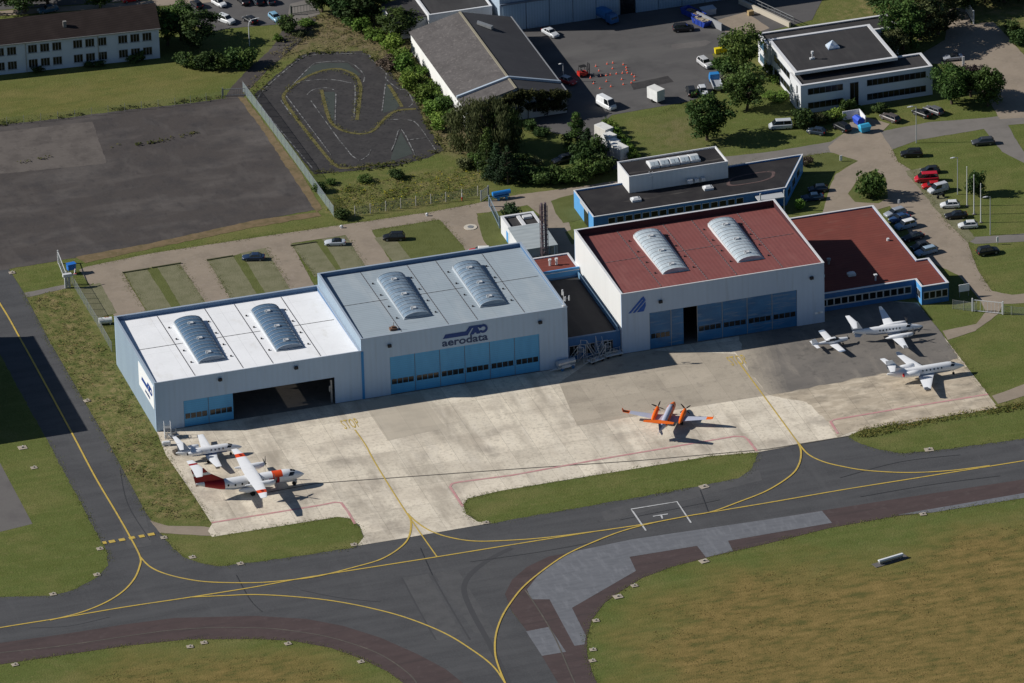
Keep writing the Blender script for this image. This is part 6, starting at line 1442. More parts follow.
# signs
def sign(u, v, w, h, z0, label, ang=0, m=sign_white, leg=True):
    p = G(u, v, 0); t = thing('sign_board', label, 'sign', (p.x, p.y, .02), R(ang))
    b = MB(); b.box(-w/2, w/2, -.06, .06, z0, z0+h); b.build('panel', m, t)
    if leg:
        for x in ((-w/2+.15, w/2-.15) if w > 1 else (0,)): b = MB(); b.tube((x, .1, 0), (x, .1, z0+h*.9), .05, n=6); b.build('leg', metal_grey, t)
sign(964.2, 297, 2.1, 1.5, 1.2, 'white notice board in the shade right of the annex corner', 0)
sign(841, 161.5, .5, 1.1, .2, 'small white upright sign on the lawn left of the round shrub', 0)
sign(899, 207.5, .4, .8, .9, 'small white sign at the far end of the annex car row', 0)
sign(997.5, 244.5, .4, 1.0, .6, 'small white sign by the side path near the right edge', 0)
sign(963.4, 67, .5, 2.2, .1, 'slim white pillar sign on the paved yard behind the office block', 0)
# long white cabinet in the dry field
p = G(890, 561.5, 0); t = thing('runway_cabinet', 'long low white cabinet on a grey pad in the dry grass field', 'cabinet', (p.x, p.y, .03), R(13))
b = MB(); b.box(-3.4, 3.6, -.8, .8, 0, .07); b.build('pad', pale, t)
b = MB(); b.box(-2.3, 2.6, -.25, .25, .25, .68); b.build('body', metal_grey, t)
b = MB(); b.loft([[(-2.4, -.36, .682), (2.7, -.36, .682), (2.7, .36, .682), (-2.4, .36, .682)], [(-2.4, -.2, .92), (2.7, -.2, .92), (2.7, .2, .92), (-2.4, .2, .92)]]); b.build('lid', sign_white, t)
for x in (-1.8, .2, 2.1):
    b = MB(); b.box(x-.1, x+.1, -.2, .2, .07, .25); b.build('foot', metal_grey, t)
# hydrant, manhole, debris
b = MB(); b.tube((0, 0, 0), (0, 0, .55), .1, n=10); b.tube((0, 0, .55), (0, 0, .7), .14, .05, n=10); b.tube((-.2, 0, .45), (.2, 0, .45), .05, n=8); b.mi = 1; b.tube((0, 0, .7), (0, 0, 1.5), .08, n=8)
small(b, 'hydrant', [cover_red, sign_white], 'red and white marker post by the concrete-post fence', 'marker post', 462, 200.5)
b = MB(); b.tube((0, 0, 0), (0, 0, .1), 1.3, n=20); b.mi = 1; b.tube((0, 0, .101), (0, 0, .16), .6, n=16)
small(b, 'manhole', [mat('light_concrete_ring', (.55, .5, .42), rough=.9), metal_grey], 'round pale manhole cover on the gravel behind the grey-roofed hangar', 'manhole', 470.5, 227.5, z=.04)
b = MB(); b.tube((0, 0, 0), (0, 0, .45), .25, .22, n=10); b.tube((0, 0, .45), (0, 0, .6), .27, .1, n=10); b.box(-.35, .35, -.12, .12, .2, .4)
small(b, 'marker_stone', metal_white, 'small white bollard at the road edge near the old yard fence', 'bollard', 341.5, 228, z=.04)
b = MB(); b.tube((0, 0, 0), (0, 0, .5), .22, .2, n=10); b.tube((0, 0, .5), (0, 0, .66), .26, .1, n=10); b.box(-.3, .3, -.12, .12, .25, .42)
small(b, 'marker_stone', metal_white, 'small white bollard at the road edge below the concrete-post fence', 'bollard', 427, 216, z=.04)
# kerb edging at the head of the parking stalls
edging = mat('dark_edging', (.07, .075, .035), [((.11, .11, .05), 1.2, .45, .7, .8)], rough=.9)
E_ = [((122.5, 273.2), (149, 269), 'dark timber edging at the head of the leftmost grass stall pair, left half'), ((152, 268.2), (181, 263.5), 'dark timber edging at the head of the leftmost grass stall pair, right half'), ((207, 260.5), (233, 256.2), 'dark timber edging at the stall left of the dark blue car'), ((291, 246), (316, 242.3), 'dark timber edging at the stall left of the silver convertible')]
for a, c, lb in E_:
    A, Cc = wpts([a, c]); d = Cc-A; b = MB(); b.box(0, d.length, -.14, .14, 0, .18); b.box(0, .12, -.17, .17, 0, .22); b.box(d.length-.12, d.length, -.17, .17, 0, .22)
    o = b.build('timber_edging', edging); o.location = (A.x, A.y, .045); o.rotation_euler = (0, 0, math.atan2(d.y, d.x)); tag(o, lb, 'edging')
# taxiway edge lights on concrete pads
TL = [(22.5, 448), (34, 468), (87, 401), (100, 549), (97, 575), (53, 594.5), (164, 538), (192.5, 557.5), (240.5, 564), (15, 665), (190, 647), (204, 643), (354, 545), (288, 644), (361, 662), (486, 523), (704, 487), (704, 561.5), (634.5, 586), (618, 597), (596, 621), (593, 650), (592.5, 661), (929, 450), (923, 514.5), (12, 273)]
pad_m = mat('light_pad_concrete', (.42, .36, .29), [((.3, .26, .21), 1.2, .45, .7, .8)], rough=.9); lens_m = mat('light_lens', (.75, .75, .72), rough=.3)
P0 = None
for i, (u, v) in enumerate(TL):
    p = G(u, v, 0)
    if P0 is None:
        t = P0 = thing('taxiway_light', 'small taxiway edge light on a square concrete pad', 'edge light', (0, 0, 0), 0, 'taxiway edge lights')
        b = MB(); b.box(-.95, .95, -.85, .85, 0, .07); b.build('pad', pad_m, t)
        b = MB(); b.tube((.1, 0, .07), (.1, 0, .3), .11, n=8); b.tube((.1, 0, .07), (.1, 0, .12), .28, n=10); b.build('stem', dark_vent, t)
        b = MB(); b.tube((.1, 0, .3), (.1, 0, .46), .13, .07, n=8); b.build('lens', lens_m, t)
    else: t = dup(P0)
    t.location = (p.x, p.y, .06); t.rotation_euler = (0, 0, R(random.uniform(-6, 12))); s = .85 if u in (704, 929, 618, 22.5) else .62
    t.scale = (s, s, 1)
# ------------------------------------------------------------------ trees and shrubs
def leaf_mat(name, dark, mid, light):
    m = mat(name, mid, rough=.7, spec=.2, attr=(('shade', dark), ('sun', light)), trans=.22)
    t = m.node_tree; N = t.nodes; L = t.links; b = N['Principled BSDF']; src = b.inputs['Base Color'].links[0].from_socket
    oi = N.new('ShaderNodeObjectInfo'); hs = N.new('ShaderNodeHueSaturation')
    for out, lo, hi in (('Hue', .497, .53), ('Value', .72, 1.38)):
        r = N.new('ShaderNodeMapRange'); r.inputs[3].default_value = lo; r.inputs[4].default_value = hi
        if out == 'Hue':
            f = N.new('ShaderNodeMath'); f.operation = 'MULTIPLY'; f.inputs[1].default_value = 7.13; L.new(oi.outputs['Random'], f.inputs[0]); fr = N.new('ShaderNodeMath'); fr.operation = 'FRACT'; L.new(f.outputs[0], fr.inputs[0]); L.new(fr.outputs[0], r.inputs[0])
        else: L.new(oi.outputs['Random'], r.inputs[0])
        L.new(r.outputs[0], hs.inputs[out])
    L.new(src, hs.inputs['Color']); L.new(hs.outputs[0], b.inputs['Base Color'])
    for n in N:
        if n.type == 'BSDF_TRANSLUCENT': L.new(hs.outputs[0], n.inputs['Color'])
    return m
LM = {
    'green': leaf_mat('leaf_green', (.020, .034, .010), (.066, .105, .024), (.125, .17, .038)),
    'dark': leaf_mat('leaf_dark', (.014, .025, .010), (.044, .074, .021), (.085, .122, .03)),
    'olive': leaf_mat('leaf_olive', (.034, .042, .016), (.095, .11, .042), (.15, .155, .065)),
    'bright': leaf_mat('leaf_bright', (.045, .07, .014), (.12, .185, .03), (.19, .25, .045)),
    'brown': leaf_mat('leaf_brown', (.035, .024, .018), (.10, .075, .055), (.16, .12, .09)),
    'conifer': leaf_mat('needle_green', (.008, .017, .008), (.025, .05, .02), (.05, .085, .03)),
    'ivy': leaf_mat('leaf_ivy', (.012, .016, .006), (.04, .048, .014), (.12, .12, .035)),
    'purple': leaf_mat('leaf_purple', (.008, .006, .008), (.022, .014, .018), (.04, .026, .03)),
}
bark = mat('bark', (.10, .075, .055), [((.05, .04, .03), (3, 3, .6), .42, .65, .8)], rough=.95)
def crown_mesh(name, centers, radii, per, size, lm, seed, squash=.85, center=None, R0=None, droop=0.0):
    g = np.random.default_rng(seed); V = []; SH = []; SU = []
    ctr = np.mean(centers, 0) if center is None else center
    ext = np.max(np.linalg.norm(centers-ctr, axis=1))+.01
    for c, r in zip(centers, radii):
        n = max(6, int(per*r*r)); tint = g.uniform(-.35, .35)
        d = g.normal(size=(n, 3)); d /= np.linalg.norm(d, axis=1)[:, None]
        rad = r*g.uniform(.45, 1.05, n)[:, None]; p = c+d*rad*np.array([1, 1, squash])
        if droop: p[:, 2] -= droop*g.uniform(0, 1, n)*r
        nr = d+g.normal(scale=.55, size=(n, 3)); nr /= np.linalg.norm(nr, axis=1)[:, None]
        a = np.cross(nr, g.normal(size=(n, 3))); a /= np.linalg.norm(a, axis=1)[:, None]+1e-9; b = np.cross(nr, a)
        s = size*g.uniform(.6, 1.3, n)[:, None]; e = .62 if not droop else .4; f = 1.0 if not droop else 1.5
        if droop: a = a*.4+np.array([0, 0, -1.0]); a /= np.linalg.norm(a, axis=1)[:, None]; b = np.cross(nr, a)
        q = np.stack([p-a*s*f, p-b*s*e, p+a*s*f, p+b*s*e], 1); V.append(q.reshape(-1, 3))
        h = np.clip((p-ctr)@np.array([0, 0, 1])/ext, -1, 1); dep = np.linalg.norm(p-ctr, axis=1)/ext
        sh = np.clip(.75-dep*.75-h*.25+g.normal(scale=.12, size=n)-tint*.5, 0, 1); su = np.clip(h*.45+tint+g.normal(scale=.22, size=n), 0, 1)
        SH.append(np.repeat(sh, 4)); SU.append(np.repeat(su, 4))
    V = np.concatenate(V); V[:, 2] = np.maximum(V[:, 2], .05); me = bpy.data.meshes.new(name); np_mesh(me, V, np.arange(len(V)).reshape(-1, 4))
    SH = np.concatenate(SH); SU = np.concatenate(SU)
    for nm, ar in (('shade', SH), ('sun', SU)):
        at = me.attributes.new(nm, 'FLOAT', 'POINT'); at.data.foreach_set('value', ar.astype(np.float32)[:len(me.vertices)])
    me.materials.append(LM[lm]); return me
def trunk_mesh(h, r, limbs, seed, spread):
    rr = random.Random(seed); m = MB(); p = Vector((0, 0, 0)); pts = [p]
    for i in range(4): p = p+Vector((rr.uniform(-.12, .12), rr.uniform(-.12, .12), h/4)); pts.append(p)
    for i in range(4): m.tube(pts[i], pts[i+1], r*(1-.2*i), r*(1-.2*(i+1)), n=8)
    for k in range(limbs):
        b = pts[2].lerp(pts[4], k/limbs); a = 2*math.pi*k/limbs*1.62; e = b+Vector((math.cos(a)*spread*.62, math.sin(a)*spread*.62, spread*rr.uniform(.45, .9)))
        md = b.lerp(e, .5)+Vector((0, 0, -spread*.08)); m.tube(b, md, r*.38, r*.25, n=6); m.tube(md, e, r*.25, r*.1, n=6)
        for j in range(2): m.tube(md, md+(e-b)*.4+Vector((rr.uniform(-.5, .5), rr.uniform(-.5, .5), .5)), r*.16, r*.06, n=5)
    return m.mesh('trunk', bark, True)
PROTO = {}
def proto(kind, lm, var=0):
    key = (kind, lm, var)
    if key in PROTO: return PROTO[key]
    seed = hash_s = sum(ord(c) for c in kind+lm)*7+var*131; g = np.random.default_rng(seed)
    if kind == 'round':      # unit: radius 4, height 9
        n = 84; d = g.normal(size=(n, 3)); d /= np.linalg.norm(d, axis=1)[:, None]
        rad = 3.1*g.uniform(.3, 1.0, n)**.45; rad *= 1+.24*np.sin(3*np.arctan2(d[:, 1], d[:, 0])+var*2)+.1*np.sin(5*d[:, 2]+var)
        C = d*rad[:, None]*np.array([1, 1, 1.12])+np.array([0, 0, 5.4]); C[:, 2] = np.maximum(C[:, 2], 1.8)
        cm = crown_mesh('crown', C, g.uniform(.65, 1.25, n), 62, .24, lm, seed+1, center=np.array([0, 0, 5.2])); tm = trunk_mesh(4.2, .28, 7, seed, 4.2)
    elif kind == 'tall':     # radius 3.2 height 12
        n = 75; t = g.uniform(0, 1, n); a = g.uniform(0, 2*np.pi, n); prof = 3.0*np.sin(np.pi*(t*.86+.1))**.7
        rr = prof*g.uniform(.3, 1, n)**.5; C = np.stack([rr*np.cos(a), rr*np.sin(a), 1.8+t*9.4], 1)
        cm = crown_mesh('crown', C, g.uniform(.7, 1.25, n), 58, .25, lm, seed+1, center=np.array([0, 0, 6.0])); tm = trunk_mesh(6.5, .3, 8, seed, 3.6)
    elif kind == 'weeping':
        n = 75; t = g.uniform(0, 1, n); a = g.uniform(0, 2*np.pi, n); prof = 4.2*np.sin(np.pi*(t*.8+.12))**.6
        rr = prof*g.uniform(.4, 1, n)**.5; C = np.stack([rr*np.cos(a), rr*np.sin(a), 1.3+t*8.6], 1)
        cm = crown_mesh('crown', C, g.uniform(.8, 1.4, n), 60, .24, lm, seed+1, center=np.array([0, 0, 6.0]), droop=1.3); tm = trunk_mesh(6.0, .34, 8, seed, 3.8)
    elif kind == 'conifer':  # radius 2.2 height 9
        n = 90; t = g.uniform(0, 1, n)**.8; a = g.uniform(0, 2*np.pi, n); rr = 2.0*(1-t)*g.uniform(.55, 1, n)+.05
        C = np.stack([rr*np.cos(a), rr*np.sin(a), .5+t*8.3], 1); cm = crown_mesh('crown', C, .25+.55*(1-t)*g.uniform(.8, 1.2, n)+.1, 150, .15, lm, seed+1, center=np.array([0, 0, 4.0]), squash=.7); tm = trunk_mesh(7.5, .18, 10, seed, 1.3)
    else:                    # bush: radius 1.6 height 2.2
        n = 26; d = g.normal(size=(n, 3)); d /= np.linalg.norm(d, axis=1)[:, None]; rad = 1.1*g.uniform(.3, 1, n)**.6
        C = d*rad[:, None]*np.array([1, 1, .75])+np.array([0, 0, 1.05]); C[:, 2] = np.maximum(C[:, 2], .3); cm = crown_mesh('crown', C, g.uniform(.35, .65, n), 170, .15, lm, seed+1, center=np.array([0, 0, .9])); tm = trunk_mesh(.8, .07, 6, seed, 1.0)
    PROTO[key] = (cm, tm); return PROTO[key]
BASE = dict(round=(4.0, 9.0), tall=(3.5, 12.0), weeping=(4.6, 11.0), conifer=(2.2, 9.2), bush=(1.55, 2.2))
cnt = [0]
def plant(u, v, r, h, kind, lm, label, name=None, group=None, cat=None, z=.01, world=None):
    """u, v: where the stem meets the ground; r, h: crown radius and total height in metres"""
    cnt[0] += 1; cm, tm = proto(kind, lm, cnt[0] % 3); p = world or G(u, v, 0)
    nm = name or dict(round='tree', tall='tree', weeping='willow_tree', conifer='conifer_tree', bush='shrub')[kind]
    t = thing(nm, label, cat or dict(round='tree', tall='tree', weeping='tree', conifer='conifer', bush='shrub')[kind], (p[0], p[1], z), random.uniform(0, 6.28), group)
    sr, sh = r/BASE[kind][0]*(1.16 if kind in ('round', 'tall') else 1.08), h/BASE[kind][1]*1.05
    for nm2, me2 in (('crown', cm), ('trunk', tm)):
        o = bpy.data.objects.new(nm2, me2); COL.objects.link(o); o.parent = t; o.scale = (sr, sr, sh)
def plants(rows, **kw):
    for q in rows: plant(*q, **kw)
# upper left
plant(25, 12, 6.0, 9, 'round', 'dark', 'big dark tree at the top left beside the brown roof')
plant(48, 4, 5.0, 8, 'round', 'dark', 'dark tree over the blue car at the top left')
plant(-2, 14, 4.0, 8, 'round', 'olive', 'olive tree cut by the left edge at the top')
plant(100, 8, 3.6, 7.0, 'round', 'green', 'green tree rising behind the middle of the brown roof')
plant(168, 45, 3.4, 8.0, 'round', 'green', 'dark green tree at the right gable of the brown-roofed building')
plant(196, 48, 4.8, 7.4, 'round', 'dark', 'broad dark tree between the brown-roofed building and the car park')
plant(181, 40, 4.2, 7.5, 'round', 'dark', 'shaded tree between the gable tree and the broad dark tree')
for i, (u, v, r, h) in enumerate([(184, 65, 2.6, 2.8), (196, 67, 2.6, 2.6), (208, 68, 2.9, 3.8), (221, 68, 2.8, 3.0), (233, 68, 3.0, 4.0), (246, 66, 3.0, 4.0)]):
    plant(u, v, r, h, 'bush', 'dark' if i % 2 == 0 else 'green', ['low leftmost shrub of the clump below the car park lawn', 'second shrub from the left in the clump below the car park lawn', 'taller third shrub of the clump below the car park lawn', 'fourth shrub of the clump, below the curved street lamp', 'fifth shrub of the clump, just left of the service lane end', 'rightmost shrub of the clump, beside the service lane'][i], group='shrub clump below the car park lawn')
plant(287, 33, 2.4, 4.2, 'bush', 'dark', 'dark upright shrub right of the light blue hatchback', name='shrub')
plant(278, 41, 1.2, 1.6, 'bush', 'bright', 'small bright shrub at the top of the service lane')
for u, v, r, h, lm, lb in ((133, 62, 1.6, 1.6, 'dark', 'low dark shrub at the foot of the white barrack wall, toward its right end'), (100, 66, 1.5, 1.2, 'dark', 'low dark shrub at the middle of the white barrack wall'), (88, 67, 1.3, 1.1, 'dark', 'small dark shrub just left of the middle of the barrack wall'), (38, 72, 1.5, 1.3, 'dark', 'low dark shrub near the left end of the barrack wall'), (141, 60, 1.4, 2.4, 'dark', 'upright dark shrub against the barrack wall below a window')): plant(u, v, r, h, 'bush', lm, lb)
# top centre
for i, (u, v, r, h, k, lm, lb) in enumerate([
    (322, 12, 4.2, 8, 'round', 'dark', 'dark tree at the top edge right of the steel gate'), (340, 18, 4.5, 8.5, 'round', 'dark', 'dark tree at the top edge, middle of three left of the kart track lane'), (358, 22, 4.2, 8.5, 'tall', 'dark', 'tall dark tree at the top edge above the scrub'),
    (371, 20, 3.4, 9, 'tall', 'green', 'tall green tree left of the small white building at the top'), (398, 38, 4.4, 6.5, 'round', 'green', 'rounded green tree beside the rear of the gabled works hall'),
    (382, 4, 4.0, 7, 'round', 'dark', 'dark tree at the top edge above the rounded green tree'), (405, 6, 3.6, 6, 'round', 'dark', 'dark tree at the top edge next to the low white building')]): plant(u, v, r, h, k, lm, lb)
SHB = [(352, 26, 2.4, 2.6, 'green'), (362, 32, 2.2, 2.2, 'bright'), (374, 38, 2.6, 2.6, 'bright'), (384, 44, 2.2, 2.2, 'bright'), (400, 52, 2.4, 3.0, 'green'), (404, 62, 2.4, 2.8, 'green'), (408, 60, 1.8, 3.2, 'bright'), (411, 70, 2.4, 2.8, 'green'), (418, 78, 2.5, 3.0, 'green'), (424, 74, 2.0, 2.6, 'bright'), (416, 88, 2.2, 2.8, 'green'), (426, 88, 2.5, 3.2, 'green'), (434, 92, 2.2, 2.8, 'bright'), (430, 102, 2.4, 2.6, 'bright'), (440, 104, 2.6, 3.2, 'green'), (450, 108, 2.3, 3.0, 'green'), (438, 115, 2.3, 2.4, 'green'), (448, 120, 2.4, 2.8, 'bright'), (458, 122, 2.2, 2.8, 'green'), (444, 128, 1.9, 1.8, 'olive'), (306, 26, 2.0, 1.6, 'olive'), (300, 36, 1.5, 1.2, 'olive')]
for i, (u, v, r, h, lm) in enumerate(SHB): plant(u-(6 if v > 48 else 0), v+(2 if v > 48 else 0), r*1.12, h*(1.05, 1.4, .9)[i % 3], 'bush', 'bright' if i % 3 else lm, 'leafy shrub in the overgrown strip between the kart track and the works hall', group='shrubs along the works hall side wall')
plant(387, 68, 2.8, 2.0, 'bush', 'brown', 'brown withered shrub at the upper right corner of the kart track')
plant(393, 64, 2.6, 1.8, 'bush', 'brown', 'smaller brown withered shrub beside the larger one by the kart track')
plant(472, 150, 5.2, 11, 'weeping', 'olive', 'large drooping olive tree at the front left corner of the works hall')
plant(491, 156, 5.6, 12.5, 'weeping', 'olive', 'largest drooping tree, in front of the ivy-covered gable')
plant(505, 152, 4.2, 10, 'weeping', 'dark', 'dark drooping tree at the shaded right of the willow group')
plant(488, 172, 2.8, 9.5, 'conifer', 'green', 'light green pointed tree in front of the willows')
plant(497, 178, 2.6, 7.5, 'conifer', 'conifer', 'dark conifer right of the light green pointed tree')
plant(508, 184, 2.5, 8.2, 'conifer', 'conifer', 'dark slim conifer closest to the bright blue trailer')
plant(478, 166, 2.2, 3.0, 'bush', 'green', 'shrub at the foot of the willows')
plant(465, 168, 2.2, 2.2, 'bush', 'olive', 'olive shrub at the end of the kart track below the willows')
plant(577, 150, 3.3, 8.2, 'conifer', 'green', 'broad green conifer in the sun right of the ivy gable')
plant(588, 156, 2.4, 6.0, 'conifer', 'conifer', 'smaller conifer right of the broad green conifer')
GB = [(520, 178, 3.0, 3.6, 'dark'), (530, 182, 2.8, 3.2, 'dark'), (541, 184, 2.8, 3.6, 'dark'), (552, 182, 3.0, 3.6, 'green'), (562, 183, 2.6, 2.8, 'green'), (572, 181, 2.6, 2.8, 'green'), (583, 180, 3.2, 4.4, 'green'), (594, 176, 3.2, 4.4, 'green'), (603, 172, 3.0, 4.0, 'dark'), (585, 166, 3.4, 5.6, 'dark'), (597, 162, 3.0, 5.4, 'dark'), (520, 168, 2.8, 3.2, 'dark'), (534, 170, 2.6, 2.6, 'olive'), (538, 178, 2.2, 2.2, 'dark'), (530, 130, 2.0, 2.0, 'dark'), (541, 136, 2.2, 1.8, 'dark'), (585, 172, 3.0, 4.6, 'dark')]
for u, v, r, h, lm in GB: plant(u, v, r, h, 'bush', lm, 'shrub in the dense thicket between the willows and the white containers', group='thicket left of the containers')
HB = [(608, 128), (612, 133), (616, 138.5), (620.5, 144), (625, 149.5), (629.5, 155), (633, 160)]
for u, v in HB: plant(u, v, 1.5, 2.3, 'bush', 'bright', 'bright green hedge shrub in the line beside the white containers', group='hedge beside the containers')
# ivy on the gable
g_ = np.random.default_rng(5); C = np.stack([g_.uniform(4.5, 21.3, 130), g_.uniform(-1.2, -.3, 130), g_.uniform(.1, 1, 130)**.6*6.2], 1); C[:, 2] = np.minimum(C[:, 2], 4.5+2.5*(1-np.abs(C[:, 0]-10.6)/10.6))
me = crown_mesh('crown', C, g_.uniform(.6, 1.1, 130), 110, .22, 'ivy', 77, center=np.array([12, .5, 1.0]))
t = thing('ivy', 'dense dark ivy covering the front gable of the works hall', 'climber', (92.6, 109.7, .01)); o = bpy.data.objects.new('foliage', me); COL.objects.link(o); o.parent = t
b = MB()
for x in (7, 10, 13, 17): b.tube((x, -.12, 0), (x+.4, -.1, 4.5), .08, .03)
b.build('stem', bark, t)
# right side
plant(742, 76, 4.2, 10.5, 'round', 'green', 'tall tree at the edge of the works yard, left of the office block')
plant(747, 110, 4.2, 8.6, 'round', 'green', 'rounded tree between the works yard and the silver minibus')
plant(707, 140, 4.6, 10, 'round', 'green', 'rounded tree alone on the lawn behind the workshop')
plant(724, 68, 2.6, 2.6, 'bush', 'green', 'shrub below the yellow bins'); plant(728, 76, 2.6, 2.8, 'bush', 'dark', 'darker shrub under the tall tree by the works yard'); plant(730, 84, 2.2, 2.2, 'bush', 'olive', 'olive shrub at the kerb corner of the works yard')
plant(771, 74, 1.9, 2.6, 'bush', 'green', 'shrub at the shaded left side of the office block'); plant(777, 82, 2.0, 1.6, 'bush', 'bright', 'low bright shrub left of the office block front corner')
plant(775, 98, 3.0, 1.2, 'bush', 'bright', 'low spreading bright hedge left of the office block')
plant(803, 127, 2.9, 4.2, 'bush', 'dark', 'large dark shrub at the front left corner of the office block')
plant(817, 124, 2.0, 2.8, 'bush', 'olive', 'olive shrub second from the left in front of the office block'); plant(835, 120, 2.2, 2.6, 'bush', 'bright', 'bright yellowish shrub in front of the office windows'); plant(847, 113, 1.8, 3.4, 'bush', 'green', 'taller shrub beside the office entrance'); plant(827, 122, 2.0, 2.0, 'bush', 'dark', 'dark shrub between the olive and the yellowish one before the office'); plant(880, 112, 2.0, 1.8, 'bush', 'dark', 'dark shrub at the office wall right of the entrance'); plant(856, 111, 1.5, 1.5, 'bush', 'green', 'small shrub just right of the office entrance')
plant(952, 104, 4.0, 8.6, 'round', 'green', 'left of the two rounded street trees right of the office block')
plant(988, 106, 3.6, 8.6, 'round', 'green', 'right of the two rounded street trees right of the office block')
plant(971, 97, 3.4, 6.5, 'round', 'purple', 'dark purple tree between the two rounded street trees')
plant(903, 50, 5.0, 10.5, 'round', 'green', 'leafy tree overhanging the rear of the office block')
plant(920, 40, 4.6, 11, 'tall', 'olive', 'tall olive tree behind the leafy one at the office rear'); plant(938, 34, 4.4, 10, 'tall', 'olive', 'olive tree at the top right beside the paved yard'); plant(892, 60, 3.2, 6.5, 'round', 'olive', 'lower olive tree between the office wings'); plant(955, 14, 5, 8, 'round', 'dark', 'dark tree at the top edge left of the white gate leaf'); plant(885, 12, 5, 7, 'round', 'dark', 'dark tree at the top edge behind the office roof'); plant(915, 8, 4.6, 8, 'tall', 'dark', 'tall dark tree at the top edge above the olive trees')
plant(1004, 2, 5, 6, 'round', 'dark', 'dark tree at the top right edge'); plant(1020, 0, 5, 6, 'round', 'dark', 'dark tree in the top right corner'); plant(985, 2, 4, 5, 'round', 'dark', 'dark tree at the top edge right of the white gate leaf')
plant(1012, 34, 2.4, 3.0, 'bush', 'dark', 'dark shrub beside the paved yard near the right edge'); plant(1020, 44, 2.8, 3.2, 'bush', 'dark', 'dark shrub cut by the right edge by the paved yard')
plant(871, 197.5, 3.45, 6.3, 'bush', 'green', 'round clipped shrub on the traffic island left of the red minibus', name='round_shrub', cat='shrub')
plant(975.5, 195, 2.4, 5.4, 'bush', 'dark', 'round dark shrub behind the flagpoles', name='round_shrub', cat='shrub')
plant(512, 220, 2.4, 3.6, 'bush', 'conifer', 'dark green shrub at the rear of the boiler house'); plant(800, 209, 1.3, 2.0, 'bush', 'bright', 'small bright shrub in the shade between workshop and annex'); plant(806, 165, 1.7, 1.8, 'bush', 'brown', 'brownish shrub at the rear right corner of the workshop')
plant(342, 219, 2.0, 2.2, 'bush', 'dark', 'dark shrub at the foot of the tall blue-grey mesh fence'); plant(319, 192, 1.8, 2.0, 'bush', 'dark', 'dark shrub at the lower left of the kart track'); plant(365, 182, 1.7, 1.5, 'bush', 'green', 'green shrub at the left of the weedy meadow strip'); plant(396, 178, 1.9, 1.9, 'bush', 'dark', 'dark shrub at the middle of the weedy meadow strip'); plant(331, 184, 1.3, 1.2, 'bush', 'green', 'small green shrub below the kart track corner')

# ------------------------------------------------------------------ rough grass, weeds and verge growth (uncountable)
def tufts(name, polys, dens, size, cols, seed, soft_h=.5, lines=(), band=.4):
    g = np.random.default_rng(seed); PP = []
    for ln in lines:
        w = wz(ln)
        for (ax, ay), (bx, by) in zip(w[:-1], w[1:]):
            n = int(math.hypot(bx-ax, by-ay)*dens)
            if n: t_ = g.uniform(0, 1, n); PP.append(np.stack([ax+(bx-ax)*t_+g.normal(scale=band, size=n), ay+(by-ay)*t_+g.normal(scale=band, size=n)], 1))
    for poly in polys:
        w = wz(poly); xs_ = [q[0] for q in w]; ys_ = [q[1] for q in w]; n = int((max(xs_)-min(xs_))*(max(ys_)-min(ys_))*dens)
        p = np.stack([g.uniform(min(xs_), max(xs_), n), g.uniform(min(ys_), max(ys_), n)], 1); s = sdist(p, w)
        f = np.array([noise.noise(Vector((x*.18, y*.18, seed))) for x, y in p]); p = p[(s > 0) & (f > -.25+g.normal(scale=.2, size=len(p)))]
        PP.append(p)
    p = np.concatenate(PP); n = len(p)
    f = np.array([noise.noise(Vector((x*.12, y*.12, seed+5))) for x, y in p]); V = []; T = []; U = []
    for k in range(4):
        s = size*g.uniform(.35, 1.1, n)*(1+.4*f); hgt = s*soft_h*2*g.uniform(.2, 1.1, n)
        nr = np.stack([g.normal(scale=.38, size=n), g.normal(scale=.38, size=n), np.ones(n)], 1); nr /= np.linalg.norm(nr, axis=1)[:, None]
        an = g.uniform(0, 2*np.pi, n); aa = np.cross(nr, np.stack([np.cos(an), np.sin(an), np.zeros(n)], 1)); aa /= np.linalg.norm(aa, axis=1)[:, None]; bb = np.cross(nr, aa)
        c = np.stack([p[:, 0]+g.normal(scale=.3, size=n), p[:, 1]+g.normal(scale=.3, size=n), .06+hgt], 1); s_ = s[:, None]*.55
        q = np.stack([c-aa*s_, c-bb*s_*.6, c+aa*s_, c+bb*s_*.6], 1); q[:, :, 2] = np.maximum(q[:, :, 2], .035)
        V.append(q.reshape(-1, 3)); t = np.clip(.42+f*.9+g.normal(scale=.25, size=n)-.25*k/3, 0, 1); T.append(np.repeat(t, 4)); U.append(np.repeat(g.uniform(0, 1, n) > .93, 4).astype(float))
    V = np.concatenate(V); me = bpy.data.meshes.new(name); np_mesh(me, V, np.arange(len(V)).reshape(-1, 4))
    for nm, ar in (('shade', np.concatenate(T)), ('sun', np.concatenate(U))):  # random patch tint and scattered accent blades
        at = me.attributes.new(nm, 'FLOAT', 'POINT'); at.data.foreach_set('value', ar.astype(np.float32))
    me.materials.append(mat('blades_'+name, cols[0], rough=.95, spec=.05, attr=(('shade', cols[1]), ('sun', cols[2])), trans=.15))
    o = bpy.data.objects.new(name, me); COL.objects.link(o); o['kind'] = 'stuff'; return o
def stuff(o, label, cat): o['label'] = label; o['category'] = cat
stuff(tufts('weeds', [[(30, 298), (66, 290), (100, 340), (113, 362), (150, 430), (162, 454), (188, 492), (207, 521), (155, 518), (92, 420)]], 2.2, .34, [(.17, .16, .06), (.10, .12, .036), (.25, .16, .07)], 21), 'rank weeds on the strip left of the white-roofed hangar', 'weeds')
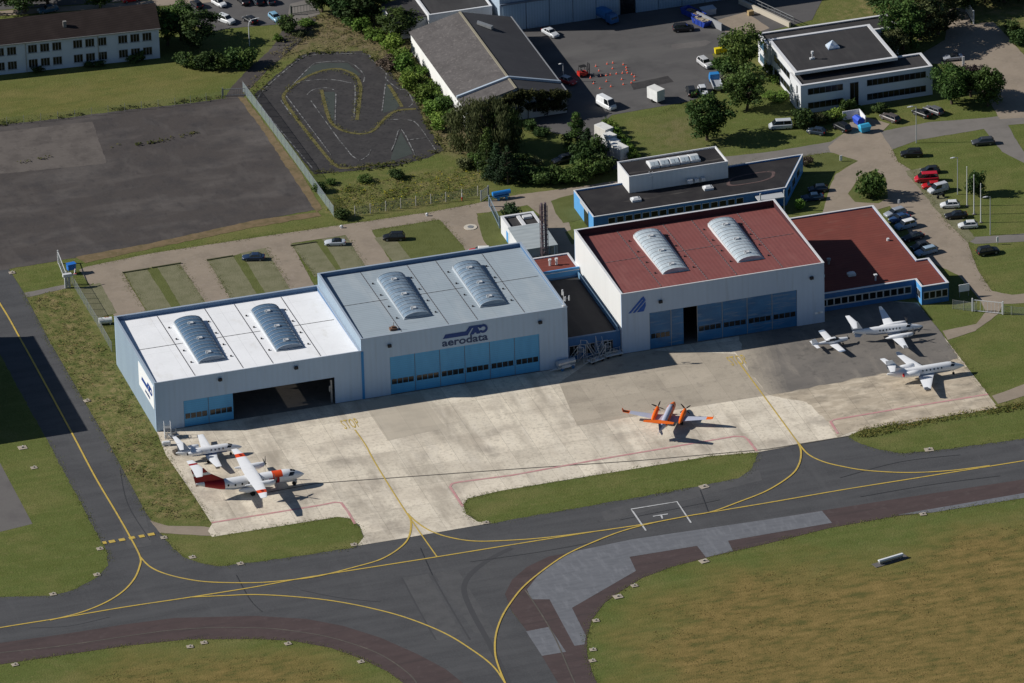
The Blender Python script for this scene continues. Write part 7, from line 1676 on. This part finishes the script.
stuff(tufts('meadow_grass', [[(326, 212), (338, 188), (400, 177), (480, 166), (482, 194), (430, 203), (345, 217)]], 5.0, .34, [(.15, .165, .042), (.085, .11, .026), (.40, .34, .03)], 22), 'weedy meadow strip with yellow flowers behind the concrete-post fence', 'meadow')
stuff(tufts('scrub', [SCRUB, [(240, 92), (270, 64), (298, 38), (306, 20), (312, 22), (304, 42), (272, 76), (250, 96)]], 2.0, .42, [(.18, .15, .075), (.085, .095, .032), (.2, .18, .07)], 23), 'dry scrub around the kart track', 'scrub')
stuff(tufts('verge_grass', [[(850, 436), (866, 428), (943, 416), (1000, 406), (1050, 397), (1050, 404), (1000, 413), (930, 424), (868, 438)]], 8.0, .36, [(.17, .16, .05), (.10, .12, .03), (.26, .17, .05)], 24), 'tall unmown grass along the lower right edge of the apron', 'grass')
stuff(tufts('dry_grass', [[(q[0], min(q[1], 700)) for q in DRY], [(q[0], min(q[1], 700)) for q in DRY2]], 1.0, .22, [(.20, .155, .058), (.155, .128, .046), (.24, .185, .075)], 25, .14), 'dry yellow grass of the airfield meadow', 'grass')
stuff(tufts('berm_grass', [[(352, 121), (354, 100), (356, 86), (350, 76), (334, 71), (318, 74), (302, 81), (289, 91), (285.5, 98), (292, 110), (308, 130), (323, 150), (337, 163.5), (350, 166), (396, 161), (396, 164), (343, 169), (334, 167), (320, 152), (305, 132), (289, 112), (282, 98), (286, 89), (300, 79), (318, 71.5), (334, 68.5), (354, 73.5), (361, 85), (359.5, 101), (358, 121)], [(416, 108), (396, 110), (383, 119), (373, 129), (361, 133), (345, 130), (332, 121.5), (326, 105), (322.5, 90), (320, 90), (323.5, 106), (329.5, 123), (343, 132.5), (361, 135.5), (374, 132), (385, 121.5), (397, 112.5), (416, 110.5)], [(388, 85), (393, 92), (402, 106), (399, 106), (391, 93)]], 4.0, .3, [(.16, .15, .045), (.07, .08, .02), (.16, .15, .04)], 26, .4), 'grassy berms between the lanes of the kart track', 'grass')
stuff(tufts('edge_weeds', [[(254, 96), (268, 82), (300, 56), (313, 52), (364, 51), (391, 70), (418, 100), (445, 150), (428, 159), (396, 167), (345, 173), (314, 175), (313, 171), (345, 168.5), (396, 162), (425, 154.5), (438, 148), (414, 104), (388, 73), (363, 53.5), (313.5, 54.5), (300, 58.5), (268.5, 84.5), (258, 97)], [(0, 126), (75, 117), (125, 110), (175, 105), (225, 98), (225, 95), (175, 101), (125, 107), (75, 114), (0, 122)], [(20, 162), (60, 155), (62, 156.5), (20, 164)], [(105, 146), (150, 143), (200, 131), (200, 133), (150, 145), (106, 148)]], 3.0, .5, [(.10, .10, .03), (.04, .055, .015), (.16, .14, .05)], 27, .35), 'ragged weeds along the edges of the old asphalt yard', 'weeds')
EDGES = [[(160, 534), (183, 557), (200, 563), (217, 566), (256, 562.5), (351, 548), (360, 545), (363, 537), (360, 527), (350, 519), (338, 517), (300, 523), (250, 531), (212, 536)],
  [(490, 523.5), (478, 522), (466, 514), (463, 505), (468, 498.5), (500, 491), (560, 481), (640, 468), (712, 456), (757, 452.5), (756, 461), (750, 471), (737, 478.5), (690, 488), (490, 523.5)],
  [(848, 436), (860, 444), (880, 450), (905, 453.5), (960, 447.5), (1024, 438.5)], [(46, 438), (86, 513), (108, 554), (107.5, 566), (97.5, 577), (75, 589.5), (50, 596), (0, 597)],
  [(24, 293), (50, 342), (87, 406), (107, 440), (146, 513), (155, 524)], [(597, 683), (592, 672), (587, 654.5), (587, 637), (592, 619.5), (604.5, 603), (619.5, 592), (642, 578), (672, 567), (709.5, 557), (768, 543.5), (830, 528), (898, 516), (933, 512.5), (1024, 498)],
  [(0, 664.5), (50, 657), (125, 646), (187, 639.5), (256, 639), (293, 641), (331, 648), (363, 659.5), (388, 672), (403, 683)], [(948, 342), (988, 393)], [(157, 436), (190, 490), (212, 524)],
  [(372, 231), (435, 220), (442, 222), (463, 246)], [(122, 273), (148, 315)], [(180, 264), (205, 303)], [(207, 260), (231, 298)], [(266, 248), (290, 288)], [(291, 244), (315, 277)], [(346, 236), (366, 267)], [(85, 267), (150, 253), (256, 237), (341, 224.5), (431, 211.5), (476, 203)],
  [(891, 150), (898, 162), (913, 171), (943, 218), (968, 243), (978, 271), (992, 291)], [(645, 119), (692, 101), (729, 83)], [(730, 166), (802, 156.5), (828, 152.5)]]
stuff(tufts('edge_grass', [], 6.0, .19, [(.15, .165, .05), (.125, .14, .042), (.2, .17, .07)], 31, .12, lines=EDGES, band=.36), 'ragged grass creeping over the pavement edges', 'grass')
